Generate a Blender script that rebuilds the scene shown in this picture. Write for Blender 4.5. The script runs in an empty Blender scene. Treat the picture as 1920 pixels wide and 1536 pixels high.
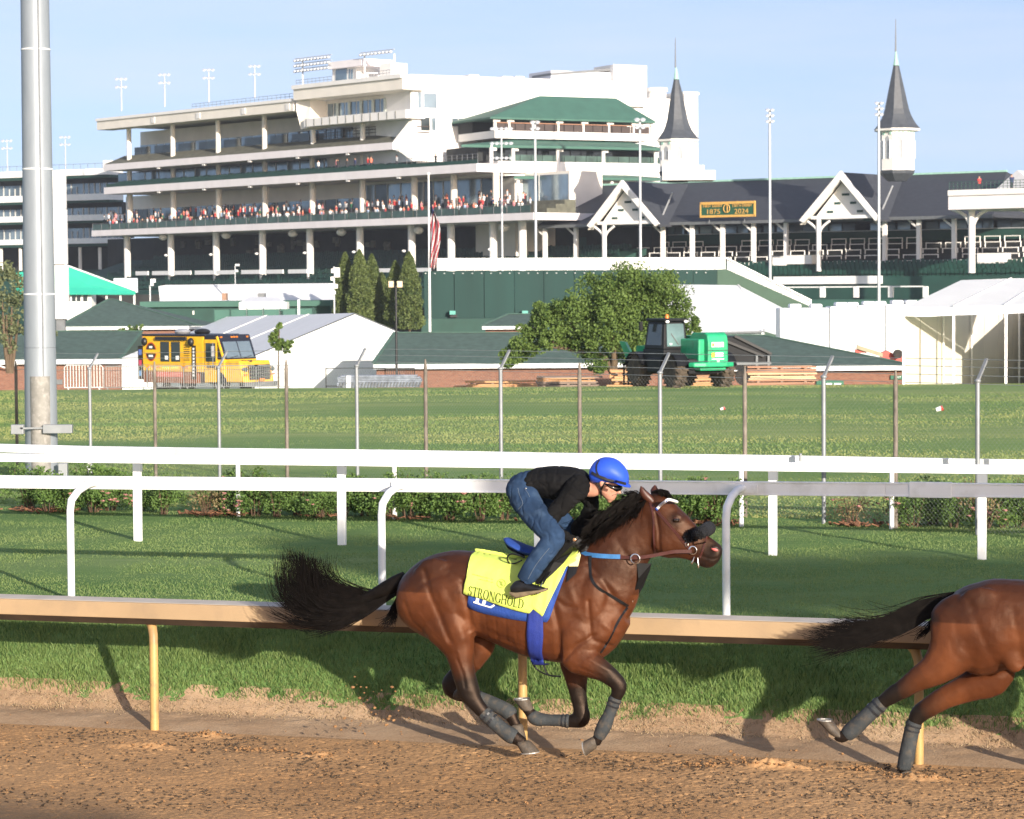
import bpy, bmesh, math, random
import numpy as np
from mathutils import Vector, Matrix
from mathutils.bvhtree import BVHTree

# ------------------------------------------------------------------ camera, sky, sun, exposure
random.seed(7)
RNG = np.random.default_rng(7)
SC = bpy.context.scene
COL = SC.collection
FPX, CX, CY = 5000.0, 960.0, 768.0
CAM_H = 3.64
PITCH = math.atan(228.0 / FPX)
ROLL = 0.007
fwd = Vector((0, math.cos(PITCH), -math.sin(PITCH)))
up0 = Vector((0, math.sin(PITCH), math.cos(PITCH)))
rt0 = Vector((1, 0, 0))
RT = rt0 * math.cos(ROLL) - up0 * math.sin(ROLL)
UP = up0 * math.cos(ROLL) + rt0 * math.sin(ROLL)
CAM = Vector((0, 0, CAM_H))
cd = bpy.data.cameras.new('camera')
cd.sensor_width = 36.0
cd.lens = 36.0 * FPX / 1920.0
cd.clip_start = 0.5
cd.clip_end = 9000
cd.dof.use_dof = True
cd.dof.focus_distance = 20.8
cd.dof.aperture_fstop = 10.0
cam = bpy.data.objects.new('camera', cd)
COL.objects.link(cam)
mw = Matrix(((RT.x, UP.x, -fwd.x, CAM.x), (RT.y, UP.y, -fwd.y, CAM.y), (RT.z, UP.z, -fwd.z, CAM.z), (0, 0, 0, 1)))
cam.matrix_world = mw
SC.camera = cam

SUN_EL = math.radians(12.5)
SUN_AZ = math.atan2(0.41, -0.91)
TOSUN = Vector((math.sin(SUN_AZ) * math.cos(SUN_EL), math.cos(SUN_AZ) * math.cos(SUN_EL), math.sin(SUN_EL)))
world = bpy.data.worlds.new('World')
SC.world = world
world.use_nodes = True
wn = world.node_tree
wn.nodes.clear()
w_out = wn.nodes.new('ShaderNodeOutputWorld')
w_bg = wn.nodes.new('ShaderNodeBackground')
w_sky = wn.nodes.new('ShaderNodeTexSky')
w_sky.sky_type = 'NISHITA'
w_sky.sun_disc = False
w_sky.sun_elevation = SUN_EL
w_sky.sun_rotation = SUN_AZ
w_sky.altitude = 140
w_sky.air_density = 1.0
w_sky.dust_density = 3.0
w_sky.ozone_density = 1.3
w_bg.inputs['Strength'].default_value = 0.13
# the low sky is read a little higher up, where it is blue and not yellow; thin streaks of high cloud
w_tc = wn.nodes.new('ShaderNodeTexCoord')
w_add = wn.nodes.new('ShaderNodeVectorMath'); w_add.operation = 'ADD'; w_add.inputs[1].default_value = (0, 0, 0.20)
wn.links.new(w_tc.outputs['Generated'], w_add.inputs[0])
wn.links.new(w_add.outputs[0], w_sky.inputs['Vector'])
w_map = wn.nodes.new('ShaderNodeMapping'); w_map.inputs['Scale'].default_value = (3.0, 3.0, 22.0); w_map.inputs['Rotation'].default_value = (0.05, 0.12, 0)
wn.links.new(w_tc.outputs['Generated'], w_map.inputs['Vector'])
w_n = wn.nodes.new('ShaderNodeTexNoise'); w_n.inputs['Scale'].default_value = 1.6; w_n.inputs['Detail'].default_value = 7; w_n.inputs['Roughness'].default_value = .55
wn.links.new(w_map.outputs[0], w_n.inputs['Vector'])
w_r = wn.nodes.new('ShaderNodeValToRGB'); w_r.color_ramp.elements[0].position = .42; w_r.color_ramp.elements[1].position = .80
w_r.color_ramp.elements[0].color = (.10, .10, .10, 1); w_r.color_ramp.elements[1].color = (.50, .50, .50, 1)
wn.links.new(w_n.outputs['Fac'], w_r.inputs['Fac'])
w_mx = wn.nodes.new('ShaderNodeMixRGB'); w_mx.inputs['Color2'].default_value = (3.0, 3.35, 3.9, 1)
wn.links.new(w_r.outputs['Color'], w_mx.inputs['Fac']); wn.links.new(w_sky.outputs[0], w_mx.inputs['Color1'])
w_tint = wn.nodes.new('ShaderNodeMixRGB'); w_tint.blend_type = 'MULTIPLY'; w_tint.inputs['Fac'].default_value = 1.0; w_tint.inputs['Color2'].default_value = (1.05, .965, 1.0, 1)
wn.links.new(w_mx.outputs[0], w_tint.inputs['Color1'])
wn.links.new(w_tint.outputs[0], w_bg.inputs['Color'])
wn.links.new(w_bg.outputs[0], w_out.inputs['Surface'])

sl = bpy.data.lights.new('sun', 'SUN')
sl.energy = 3.9
sl.angle = math.radians(0.55)
sl.color = (1.0, 0.90, 0.77)
sun = bpy.data.objects.new('sun', sl)
COL.objects.link(sun)
sun.rotation_euler = TOSUN.to_track_quat('Z', 'Y').to_euler()
sun.location = (30, -60, 40)

SC.view_settings.view_transform = 'Standard'
SC.view_settings.look = 'None'
SC.view_settings.exposure = 1.12
SC.view_settings.gamma = 1.0
SC.view_settings.use_curve_mapping = False
SC.cycles.max_bounces = 6
SC.cycles.transparent_max_bounces = 8

# ------------------------------------------------------------------ pixel <-> place
def ray(px, py):
    return fwd + RT * ((px - CX) / FPX) - UP * ((py - CY) / FPX)
def at(px, py, d):
    r = ray(px, py)
    return CAM + r * (d / r.y)
def proj(p):
    q = Vector(p) - CAM
    z = q.dot(fwd)
    return CX + FPX * q.dot(RT) / z, CY - FPX * q.dot(UP) / z
TA = math.atan(0.30)
TDIR = Vector((math.cos(TA), -math.sin(TA), 0))
NDIR = Vector((math.sin(TA), math.cos(TA), 0))
ORG = Vector((0, 20.5, 0))
def tp(u, v, z):
    return ORG + TDIR * u + NDIR * v + Vector((0, 0, z))
def uv_of(x, y):
    dx, dy = x - ORG.x, y - ORG.y
    return dx * TDIR.x + dy * TDIR.y, dx * NDIR.x + dy * NDIR.y
def hp(px, py, v=0.0):
    r = ray(px, py)
    t = (v - (CAM - ORG).dot(NDIR)) / r.dot(NDIR)
    p = CAM + r * t
    return (p - ORG).dot(TDIR), p.z
PV = ([-60, 0.50, 0.75, 1.12, 1.32, 1.62, 1.95, 2.45, 14], [0, 0, 0.03, 0.06, 0.16, 0.42, 0.60, 0.65, 0.65])
def gz(x, y):
    u, v = uv_of(x, y)
    if v < 14:
        return float(np.interp(v, PV[0], PV[1]))
    return float(np.interp(y, [0, 40, 46, 60, 80, 96, 230, 400, 9000], [0.65, 0.65, 0.46, 0.40, 0.22, 3.64 - .0373 * 96, 3.64 - .0373 * 230, -6.6, -6.6]))
def gzv(X, Y):
    v = (X - ORG.x) * NDIR.x + (Y - ORG.y) * NDIR.y
    a = np.interp(v, PV[0], PV[1])
    b = np.interp(Y, [0, 40, 46, 60, 80, 96, 230, 400, 9000], [0.65, 0.65, 0.46, 0.40, 0.22, 3.64 - .0373 * 96, 3.64 - .0373 * 230, -6.6, -6.6])
    return np.where(v < 14, a, b)
def on_ground(px, d):
    x = (px - CX) / FPX * d
    return Vector((x, d, gz(x, d)))
def at_ground(px, py, z=0.65):
    r = ray(px, py)
    t = (z - CAM.z) / r.z
    return CAM + r * t

# ------------------------------------------------------------------ value noise (for displacement)
_LAT = RNG.random((256, 256))
def vnoise(x, y):
    xi = np.floor(x).astype(int); yi = np.floor(y).astype(int)
    xf = x - xi; yf = y - yi
    xf = xf * xf * (3 - 2 * xf); yf = yf * yf * (3 - 2 * yf)
    g = lambda a, b: _LAT[a & 255, b & 255]
    return (g(xi, yi) * (1 - xf) + g(xi + 1, yi) * xf) * (1 - yf) + (g(xi, yi + 1) * (1 - xf) + g(xi + 1, yi + 1) * xf) * yf
def fbm(x, y, o=4):
    s, a, t = 0, 0.5, 0
    for k in range(o):
        s = s + a * vnoise(x * 2 ** k + 17 * k, y * 2 ** k + 31 * k); t += a; a *= .5
    return s / t

# ------------------------------------------------------------------ materials
MATS = {}
def newmat(name):
    m = bpy.data.materials.new(name)
    m.use_nodes = True
    nt = m.node_tree
    b = nt.nodes['Principled BSDF']
    MATS[name] = m
    return m, nt, b
def c4(c):
    return (c[0], c[1], c[2], 1.0)
def M(name, col, rough=0.6, metal=0.0, var=0.12, scale=3.0, bump=0.0, bscale=40.0, spec=0.5, stretch=(1, 1, 1), dirt=None, alpha=1.0, trans=0.0):
    """a solid colour with grain: two noises vary colour and roughness; optional fine bump and streaks of dirt"""
    if name in MATS:
        return MATS[name]
    m, nt, b = newmat(name)
    N, L = nt.nodes, nt.links
    tc = N.new('ShaderNodeTexCoord')
    mp = N.new('ShaderNodeMapping'); mp.inputs['Scale'].default_value = stretch
    L.new(tc.outputs['Object'], mp.inputs['Vector'])
    n1 = N.new('ShaderNodeTexNoise'); n1.inputs['Scale'].default_value = scale; n1.inputs['Detail'].default_value = 6
    L.new(mp.outputs[0], n1.inputs['Vector'])
    rp = N.new('ShaderNodeValToRGB')
    rp.color_ramp.elements[0].position = 0.3; rp.color_ramp.elements[1].position = 0.7
    rp.color_ramp.elements[0].color = c4([max(0, x * (1 - var)) for x in col])
    rp.color_ramp.elements[1].color = c4([min(1, x * (1 + var)) for x in col])
    L.new(n1.outputs['Fac'], rp.inputs['Fac'])
    out = rp.outputs['Color']
    if dirt:
        n2 = N.new('ShaderNodeTexNoise'); n2.inputs['Scale'].default_value = scale * 2.3; n2.inputs['Detail'].default_value = 8
        L.new(mp.outputs[0], n2.inputs['Vector'])
        r2 = N.new('ShaderNodeValToRGB'); r2.color_ramp.elements[0].position = 0.5; r2.color_ramp.elements[1].position = 0.72
        L.new(n2.outputs['Fac'], r2.inputs['Fac'])
        mx = N.new('ShaderNodeMixRGB'); mx.inputs['Color2'].default_value = c4(dirt)
        L.new(r2.outputs['Color'], mx.inputs['Fac']); L.new(out, mx.inputs['Color1'])
        out = mx.outputs['Color']
    L.new(out, b.inputs['Base Color'])
    b.inputs['Roughness'].default_value = rough
    b.inputs['Metallic'].default_value = metal
    b.inputs['Specular IOR Level'].default_value = spec
    b.inputs['Alpha'].default_value = alpha
    b.inputs['Transmission Weight'].default_value = trans
    if bump:
        n3 = N.new('ShaderNodeTexNoise'); n3.inputs['Scale'].default_value = bscale; n3.inputs['Detail'].default_value = 5
        L.new(mp.outputs[0], n3.inputs['Vector'])
        bp = N.new('ShaderNodeBump'); bp.inputs['Strength'].default_value = bump; bp.inputs['Distance'].default_value = 0.02
        L.new(n3.outputs['Fac'], bp.inputs['Height']); L.new(bp.outputs[0], b.inputs['Normal'])
    return m
def leafmat(name, c1, c2, scale=2.0, rough=0.55, transl=0.25, rw=1.0, stretch=(1, 1, 1), rot=0.0):
    """foliage: colour from place and from the leaf's own random value, some light shining through"""
    m, nt, b = newmat(name)
    N, L = nt.nodes, nt.links
    at_ = N.new('ShaderNodeAttribute'); at_.attribute_name = 'rnd'
    ge = N.new('ShaderNodeNewGeometry')
    n1 = N.new('ShaderNodeTexNoise'); n1.inputs['Scale'].default_value = scale; n1.inputs['Detail'].default_value = 4
    mp = N.new('ShaderNodeMapping'); mp.inputs['Scale'].default_value = stretch; mp.inputs['Rotation'].default_value = (0, 0, rot)
    L.new(ge.outputs['Position'], mp.inputs['Vector']); L.new(mp.outputs[0], n1.inputs['Vector'])
    ad = N.new('ShaderNodeMath'); ad.operation = 'MULTIPLY_ADD'; ad.inputs[1].default_value = rw
    L.new(at_.outputs['Fac'], ad.inputs[0]); L.new(n1.outputs['Fac'], ad.inputs[2])
    rp = N.new('ShaderNodeValToRGB'); rp.color_ramp.elements[0].position = 0.38 + .1 * rw; rp.color_ramp.elements[1].position = min(1, .62 + .3 * rw)
    rp.color_ramp.elements[0].color = c4(c1); rp.color_ramp.elements[1].color = c4(c2)
    L.new(ad.outputs[0], rp.inputs['Fac'])
    L.new(rp.outputs['Color'], b.inputs['Base Color'])
    b.inputs['Roughness'].default_value = rough
    b.inputs['Specular IOR Level'].default_value = 0.3
    tr = N.new('ShaderNodeBsdfTranslucent'); L.new(rp.outputs['Color'], tr.inputs['Color'])
    mx = N.new('ShaderNodeMixShader'); mx.inputs['Fac'].default_value = transl
    o = [n for n in N if n.type == 'OUTPUT_MATERIAL'][0]
    L.new(b.outputs[0], mx.inputs[1]); L.new(tr.outputs[0], mx.inputs[2]); L.new(mx.outputs[0], o.inputs['Surface'])
    return m
def groundmat(name, stops, s1=0.6, s2=9.0, stretch=(1, 1, 1), rough=0.9, bump=0.5, bscale=60, bdist=0.03, rot=0.0):
    """ground: large patches, small patches and grain drive one colour ramp; grain also gives relief"""
    m, nt, b = newmat(name)
    N, L = nt.nodes, nt.links
    ge = N.new('ShaderNodeNewGeometry')
    mp = N.new('ShaderNodeMapping'); mp.inputs['Scale'].default_value = stretch; mp.inputs['Rotation'].default_value = (0, 0, rot)
    L.new(ge.outputs['Position'], mp.inputs['Vector'])
    def noise(sc, de, vec):
        n = N.new('ShaderNodeTexNoise'); n.inputs['Scale'].default_value = sc; n.inputs['Detail'].default_value = de
        L.new(vec, n.inputs['Vector']); return n.outputs['Fac']
    a = noise(s1, 3, mp.outputs[0]); c = noise(s2, 5, mp.outputs[0]); g = noise(bscale, 4, ge.outputs['Position'])
    m1 = N.new('ShaderNodeMath'); m1.operation = 'MULTIPLY_ADD'; m1.inputs[1].default_value = 0.55
    L.new(a, m1.inputs[0])
    m2 = N.new('ShaderNodeMath'); m2.operation = 'MULTIPLY'; m2.inputs[1].default_value = 0.25
    L.new(c, m2.inputs[0]); L.new(m2.outputs[0], m1.inputs[2])
    m3 = N.new('ShaderNodeMath'); m3.operation = 'MULTIPLY_ADD'; m3.inputs[1].default_value = 0.2
    L.new(g, m3.inputs[0]); L.new(m1.outputs[0], m3.inputs[2])
    rp = N.new('ShaderNodeValToRGB')
    el = rp.color_ramp.elements
    while len(el) < len(stops): el.new(0.5)
    for e, (p, c_) in zip(el, stops): e.position = p; e.color = c4(c_)
    L.new(m3.outputs[0], rp.inputs['Fac']); L.new(rp.outputs['Color'], b.inputs['Base Color'])
    b.inputs['Roughness'].default_value = rough; b.inputs['Specular IOR Level'].default_value = 0.15
    bp = N.new('ShaderNodeBump'); bp.inputs['Strength'].default_value = bump; bp.inputs['Distance'].default_value = bdist
    L.new(g, bp.inputs['Height']); L.new(bp.outputs[0], b.inputs['Normal'])
    return m

# ------------------------------------------------------------------ mesh building
WL = {}
def link(o, parent=None):
    COL.objects.link(o)
    if parent is not None:
        o.parent = parent
        WL[o.name] = WL[parent.name].copy()
    else:
        WL[o.name] = Vector(o.location)
    return o
def tag(o, label=None, cat=None, group=None, kind=None):
    if label: o['label'] = label
    if cat: o['category'] = cat
    if group: o['group'] = group
    if kind: o['kind'] = kind
    return o
def thing(name, label, cat, loc=(0, 0, 0), group=None):
    o = bpy.data.objects.new(name, None)
    o.empty_display_size = 0.3
    o.location = loc
    link(o)
    return tag(o, label, cat, group)
def copy_tree(o, offset=None, loc=None, parent=None):
    c = o.copy()
    COL.objects.link(c)
    if parent is not None:
        c.parent = parent
    for ch in list(o.children):
        copy_tree(ch, parent=c)
    if loc is not None: c.location = loc
    if offset is not None: c.location = Vector(o.location) + Vector(offset)
    return c
class MB:
    def __init__(self):
        self.v = []; self.f = []; self.m = []; self.s = []
    def add(self, vs, fs, mi=0, smooth=False):
        b = len(self.v)
        self.v += [tuple(p) for p in vs]
        for f in fs:
            self.f.append(tuple(i + b for i in f)); self.m.append(mi); self.s.append(smooth)
        return self
    def hexa(self, p, mi=0):
        # p: 8 points, bottom ring 0-3 then top ring 4-7
        return self.add(p, [(3, 2, 1, 0), (4, 5, 6, 7), (0, 1, 5, 4), (1, 2, 6, 5), (2, 3, 7, 6), (3, 0, 4, 7)], mi)
    def box(self, x0, x1, y0, y1, z0, z1, mi=0):
        return self.hexa([(x0, y0, z0), (x1, y0, z0), (x1, y1, z0), (x0, y1, z0), (x0, y0, z1), (x1, y0, z1), (x1, y1, z1), (x0, y1, z1)], mi)
    def obox(self, c, ax, ay, az, mi=0):
        """box from centre and three half-axis vectors"""
        c, ax, ay, az = Vector(c), Vector(ax), Vector(ay), Vector(az)
        return self.hexa([c - ax - ay - az, c + ax - ay - az, c + ax + ay - az, c - ax + ay - az,
                          c - ax - ay + az, c + ax - ay + az, c + ax + ay + az, c - ax + ay + az], mi)
    def bar(self, a, b, w, h=None, mi=0, upv=(0, 0, 1)):
        a, b = Vector(a), Vector(b); h = h or w
        d = (b - a).normalized(); upv = Vector(upv)
        if abs(d.dot(upv)) > .95: upv = Vector((0, 1, 0))
        s = d.cross(upv).normalized(); t = s.cross(d)
        return self.obox((a + b) / 2, (b - a) / 2, s * w / 2, t * h / 2, mi)
    def loft(self, rings, mi=0, smooth=True, cap=True, closed=True):
        n = len(rings[0]); vs = [p for r in rings for p in r]; fs = []
        for i in range(len(rings) - 1):
            for j in range(n if closed else n - 1):
                k = (j + 1) % n
                fs.append((i * n + j, i * n + k, (i + 1) * n + k, (i + 1) * n + j))
        if cap and closed:
            fs.append(tuple(range(n))[::-1]); b = (len(rings) - 1) * n
            fs.append(tuple(b + j for j in range(n)))
        return self.add(vs, fs, mi, smooth)
    def tube(self, pts, r, n=8, mi=0, smooth=True, flat=1.0):
        pts = [Vector(p) for p in pts]
        rr = r if isinstance(r, (list, tuple)) else [r] * len(pts)
        rings = []; ref = None
        for i, p in enumerate(pts):
            d = (pts[min(i + 1, len(pts) - 1)] - pts[max(i - 1, 0)])
            d = d.normalized() if d.length > 1e-9 else Vector((0, 0, 1))
            if ref is None:
                ref = Vector((0, 0, 1)) if abs(d.z) < .9 else Vector((0, 1, 0))
            s = d.cross(ref)
            if s.length < 1e-5: s = d.orthogonal()
            s.normalize(); t = s.cross(d); ref = t
            rings.append([p + s * (math.cos(a) * rr[i]) + t * (math.sin(a) * rr[i] * flat) for a in [2 * math.pi * k / n for k in range(n)]])
        return self.loft(rings, mi, smooth)
    def ell(self, c, ax, ay, az, n=12, m=8, mi=0):
        c, ax, ay, az = Vector(c), Vector(ax), Vector(ay), Vector(az)
        rings = []
        for i in range(m + 1):
            t = -math.pi / 2 + math.pi * i / m
            t = max(-1.55, min(1.55, t))
            rings.append([c + az * math.sin(t) + (ax * math.cos(2 * math.pi * j / n) + ay * math.sin(2 * math.pi * j / n)) * math.cos(t) for j in range(n)])
        return self.loft(rings, mi, True)
    def prism(self, poly, ext, mi=0):
        """polygon (3-D points) pushed along vector ext"""
        n = len(poly); ext = Vector(ext)
        vs = [Vector(p) for p in poly] + [Vector(p) + ext for p in poly]
        fs = [tuple(range(n)), tuple(range(n, 2 * n))[::-1]] + [(i, i + n, (i + 1) % n + n, (i + 1) % n) for i in range(n)]
        return self.add(vs, fs, mi)
    def quad(self, a, b, c, d, mi=0):
        return self.add([a, b, c, d], [(0, 1, 2, 3)], mi)
    def slab(self, a, b, c, d, t, mi=0):
        """sheet of four corners given thickness t downwards along its normal"""
        a, b, c, d = map(Vector, (a, b, c, d))
        n = (b - a).cross(d - a).normalized() * t
        return self.hexa([a - n, b - n, c - n, d - n, a, b, c, d], mi)
    def build(self, name, mats, parent=None, kind=None, bevel=0.0, recalc=True):
        me = bpy.data.meshes.new(name)
        off = WL[parent.name] if parent is not None else Vector((0, 0, 0))
        vs = np.array(self.v, dtype=float) - np.array(off)
        me.from_pydata(vs.tolist(), [], self.f)
        for mt in (mats if isinstance(mats, (list, tuple)) else [mats]):
            me.materials.append(mt)
        me.polygons.foreach_set('material_index', self.m)
        me.polygons.foreach_set('use_smooth', self.s)
        if recalc:
            bm = bmesh.new(); bm.from_mesh(me); bmesh.ops.recalc_face_normals(bm, faces=bm.faces); bm.to_mesh(me); bm.free()
        me.update()
        if any(self.s): me.set_sharp_from_angle(angle=math.radians(58))
        o = bpy.data.objects.new(name, me)
        link(o, parent)
        if kind: o['kind'] = kind
        if bevel:
            bv = o.modifiers.new('bevel', 'BEVEL'); bv.width = bevel; bv.segments = 2; bv.limit_method = 'ANGLE'
        return o
def np_mesh(name, V, Fc, mat, rnd=None, smooth=False):
    """mesh from numpy arrays: V (n,3), Fc (m,k) with equal-sized faces; rnd per vertex"""
    me = bpy.data.meshes.new(name)
    n, m, k = len(V), len(Fc), Fc.shape[1]
    me.vertices.add(n); me.vertices.foreach_set('co', np.ascontiguousarray(V, dtype=np.float32).ravel())
    me.loops.add(m * k); me.loops.foreach_set('vertex_index', np.ascontiguousarray(Fc, dtype=np.int32).ravel())
    me.polygons.add(m); me.polygons.foreach_set('loop_start', np.arange(0, m * k, k, dtype=np.int32))
    me.polygons.foreach_set('use_smooth', np.full(m, smooth))
    me.materials.append(mat)
    if rnd is not None:
        a = me.attributes.new('rnd', 'FLOAT', 'POINT'); a.data.foreach_set('value', np.ascontiguousarray(rnd, dtype=np.float32))
    me.update(calc_edges=True)
    return me
def grid_obj(name, X, Y, Z, mat, kind='structure', smooth=True):
    h, w = X.shape
    V = np.stack([X, Y, Z], -1).reshape(-1, 3)
    i = np.arange(h * w).reshape(h, w)
    Fc = np.stack([i[:-1, :-1], i[:-1, 1:], i[1:, 1:], i[1:, :-1]], -1).reshape(-1, 4)
    o = bpy.data.objects.new(name, np_mesh(name, V, Fc, mat, smooth=smooth))
    link(o)
    if kind: o['kind'] = kind
    return o
def blades(name, P, hgt, wid, mat, lean=0.35, kind='stuff', rnd=None):
    """upright pointed blades, one triangle pair each, at the points P"""
    n = len(P)
    h = hgt * RNG.uniform(.55, 1.25, n); w = wid * RNG.uniform(.7, 1.3, n)
    a = RNG.uniform(0, 2 * np.pi, n); la = RNG.uniform(0, 2 * np.pi, n); ll = RNG.uniform(0, lean, n) * h
    side = np.stack([np.cos(a), np.sin(a), 0 * a], -1)
    top = P + np.stack([np.cos(la) * ll, np.sin(la) * ll, h], -1)
    mid = P * .5 + top * .5 + np.stack([0 * a, 0 * a, .06 * h], -1)
    mid = mid - np.stack([np.cos(la) * ll * .2, np.sin(la) * ll * .2, 0 * a], -1)
    V = np.stack([P - side * w[:, None] / 2, P + side * w[:, None] / 2, mid + side * w[:, None] * .36, top, mid - side * w[:, None] * .36], 1).reshape(-1, 3)
    b = np.arange(n)[:, None] * 5
    Fc = b + np.array([[0, 1, 2, 3, 4]])
    r = np.repeat(RNG.random(n) if rnd is None else rnd, 5)
    o = bpy.data.objects.new(name, np_mesh(name, V, Fc, mat, r))
    link(o)
    o['kind'] = kind
    return o
def leaves_mesh(name, P, size, mat, nrm=None, flat=0.0):
    """leaf quads (bent diamonds) at P"""
    n = len(P)
    d = RNG.normal(size=(n, 3)); d /= np.linalg.norm(d, axis=1)[:, None]
    e = RNG.normal(size=(n, 3)); e -= (e * d).sum(1)[:, None] * d; e /= np.linalg.norm(e, axis=1)[:, None]
    s = size * RNG.uniform(.6, 1.3, n)[:, None]
    k = np.cross(d, e)
    V = np.stack([P - d * s * .5, P + e * s * .32 + k * s * .1, P + d * s * .5, P - e * s * .32 + k * s * .1], 1).reshape(-1, 3)
    Fc = np.arange(n)[:, None] * 4 + np.array([[0, 1, 2, 3]])
    return np_mesh(name, V, Fc, mat, np.repeat(RNG.random(n), 4))
def mesh_obj(name, me, parent=None, kind=None):
    if parent is not None:
        me.transform(Matrix.Translation(-WL[parent.name]))
    o = bpy.data.objects.new(name, me)
    link(o, parent)
    if kind: o['kind'] = kind
    return o
def catmull(P, sub=4):
    P = np.asarray(P, float); out = []
    for i in range(len(P) - 1):
        p0, p1, p2, p3 = P[max(i - 1, 0)], P[i], P[i + 1], P[min(i + 2, len(P) - 1)]
        for k in range(sub):
            t = k / sub
            out.append(.5 * (2 * p1 + (p2 - p0) * t + (2 * p0 - 5 * p1 + 4 * p2 - p3) * t * t + (3 * p1 - p0 - 3 * p2 + p3) * t ** 3))
    out.append(P[-1])
    return np.array(out)
def text_obj(name, body, size, mat, origin, xdir, ydir, parent=None, ext=0.002, sx=1.0, align='CENTER'):
    cu = bpy.data.curves.new(name, 'FONT'); cu.body = body; cu.size = size; cu.extrude = ext; cu.align_x = align; cu.align_y = 'CENTER'
    cu.resolution_u = 3
    t = bpy.data.objects.new('tmp_text', cu)
    COL.objects.link(t)
    dg = bpy.context.evaluated_depsgraph_get()
    me = bpy.data.meshes.new_from_object(t.evaluated_get(dg))
    bpy.data.objects.remove(t); bpy.data.curves.remove(cu)
    X, Y = Vector(xdir).normalized() * sx, Vector(ydir).normalized()
    Z = X.normalized().cross(Y)
    me.transform(Matrix(((X.x, Y.x, Z.x, origin[0]), (X.y, Y.y, Z.y, origin[1]), (X.z, Y.z, Z.z, origin[2]), (0, 0, 0, 1))))
    me.name = name; me.materials.clear(); me.materials.append(mat)
    return mesh_obj(name, me, parent)

WHITE = M('white_paint', (.80, .80, .79), .45, var=.05, scale=1.5)
RAILW = M('rail_white', (.82, .83, .84), .38, var=.04, scale=2.0, dirt=(.66, .66, .64))
ALU = M('bare_metal', (.55, .56, .58), .38, metal=.85, var=.1, scale=4)
GALV = M('galvanised_steel', (.27, .285, .30), .55, metal=.35, var=.14, scale=3, bump=.1, bscale=20)
BLACK = M('black_paint', (.012, .012, .014), .45, var=.3)
RUBBER = M('rubber', (.02, .019, .018), .85, var=.4, bump=.4, dirt=(.06, .045, .035))
# ------------------------------------------------------------------ ground
DIRT = groundmat('harrowed_dirt', [(.30, (.27, .145, .062)), (.44, (.385, .218, .100)), (.56, (.455, .268, .128)), (.70, (.52, .325, .168))], .30, 46, bump=.45, bscale=130, bdist=.009)
VERGE = groundmat('packed_dirt', [(.32, (.25, .155, .085)), (.5, (.39, .26, .155)), (.7, (.48, .345, .22))], 1.2, 18, bump=.5, bscale=60, bdist=.015)
TURF = groundmat('mown_turf', [(.34, (.085, .17, .046)), (.50, (.135, .225, .065)), (.68, (.205, .275, .10))], .35, 7, stretch=(.25, 1.6, 1), bump=.7, bscale=45, rot=TA)
FIELD = groundmat('infield_grass', [(.36, (.12, .23, .06)), (.48, (.17, .275, .075)), (.58, (.26, .33, .105)), (.70, (.35, .38, .15))], .16, 1.6, stretch=(.16, 1.0, 1), bump=.8, bscale=14, bdist=.06)
FAR = groundmat('far_ground', [(.35, (.06, .10, .03)), (.6, (.12, .15, .06))], .02, .3)

def uv_grid(us, vs):
    U, V = np.meshgrid(us, vs)
    X = ORG.x + U * TDIR.x + V * NDIR.x
    Y = ORG.y + U * TDIR.y + V * NDIR.y
    return U, V, X, Y
us = np.concatenate([np.linspace(-60, -6.2, 24), np.arange(-6, 6.001, .0135), np.linspace(6.2, 60, 24)])
vs = np.concatenate([np.linspace(-45, -3.4, 22), np.arange(-3.3, .51, .0135), [.51]])
U, V, X, Y = uv_grid(us, vs)
near = np.clip((V + 3.4) * 3, 0, 1) * np.clip((6.2 - np.abs(U)) * 3, 0, 1)
pit = np.clip((vnoise(U * 31 + V * 17 + 3, V * 33 - U * 15 + 5) - .76) * 7, 0, 1) * np.clip((fbm(U * 3, V * 3, 2) - .25) * 3, 0, 1)
Z = .030 * (fbm(U * 1.6, V * 2.2, 3) - .5) + near * (.0025 * (fbm(U * 13 + V * 5, V * 13 - U * 4, 3) - .5) + .010 * (vnoise(U * 49 + V * 31 + 9, V * 49 - U * 33) - .5) - .014 * pit)
fade = np.clip((.51 - V) / .10, 0, 1)
def mound(uc, vc, ru, rv, h):
    global Z
    e = np.exp(-((U - uc) / ru) ** 2 - ((V - vc) / rv) ** 2)
    Z = Z + e * h * (.35 + 1.3 * fbm(U * 30 + uc, V * 30, 2)) 
PRINTS = []
for px, py, ru, h in ((270, 1402, .28, .035), (480, 1408, .20, -.025), (600, 1420, .18, .03), (1330, 1436, .22, -.03), (1440, 1440, .26, .06), (1600, 1442, .22, -.03), (1720, 1462, .2, .04), (390, 1380, .1, .04)):
    p = at_ground(px, py, 0)
    pu, pv = uv_of(p.x, p.y); PRINTS.append((pu, pv, ru, h))
    mound(pu, pv, ru, .07, h)
Z = Z * fade + .004
grid_obj('dirt_track', X, Y, Z, DIRT)
us = np.concatenate([np.linspace(-60, -6.2, 24), np.arange(-6, 6.001, .03), np.linspace(6.2, 60, 24)])
vs = np.concatenate([np.arange(.49, 1.44, .03)])
U, V, X, Y = uv_grid(us, vs)
Z = np.interp(V, PV[0], PV[1]) + .03 * (fbm(U * 4, V * 5, 3) - .5) * np.clip((V - .6) * 3, 0, 1) + .012 * (fbm(U * 28, V * 28, 2) - .5) * np.clip((V - .75) * 4, 0, 1)
grid_obj('track_verge', X, Y, Z, VERGE)
us = np.concatenate([np.linspace(-70, -9.5, 24), np.arange(-9, 9.001, .12), np.linspace(9.5, 70, 24)])
vs = np.concatenate([np.arange(1.26, 3.0, .05), np.arange(3.0, 14.01, .25)])
U, V, X, Y = uv_grid(us, vs)
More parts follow.
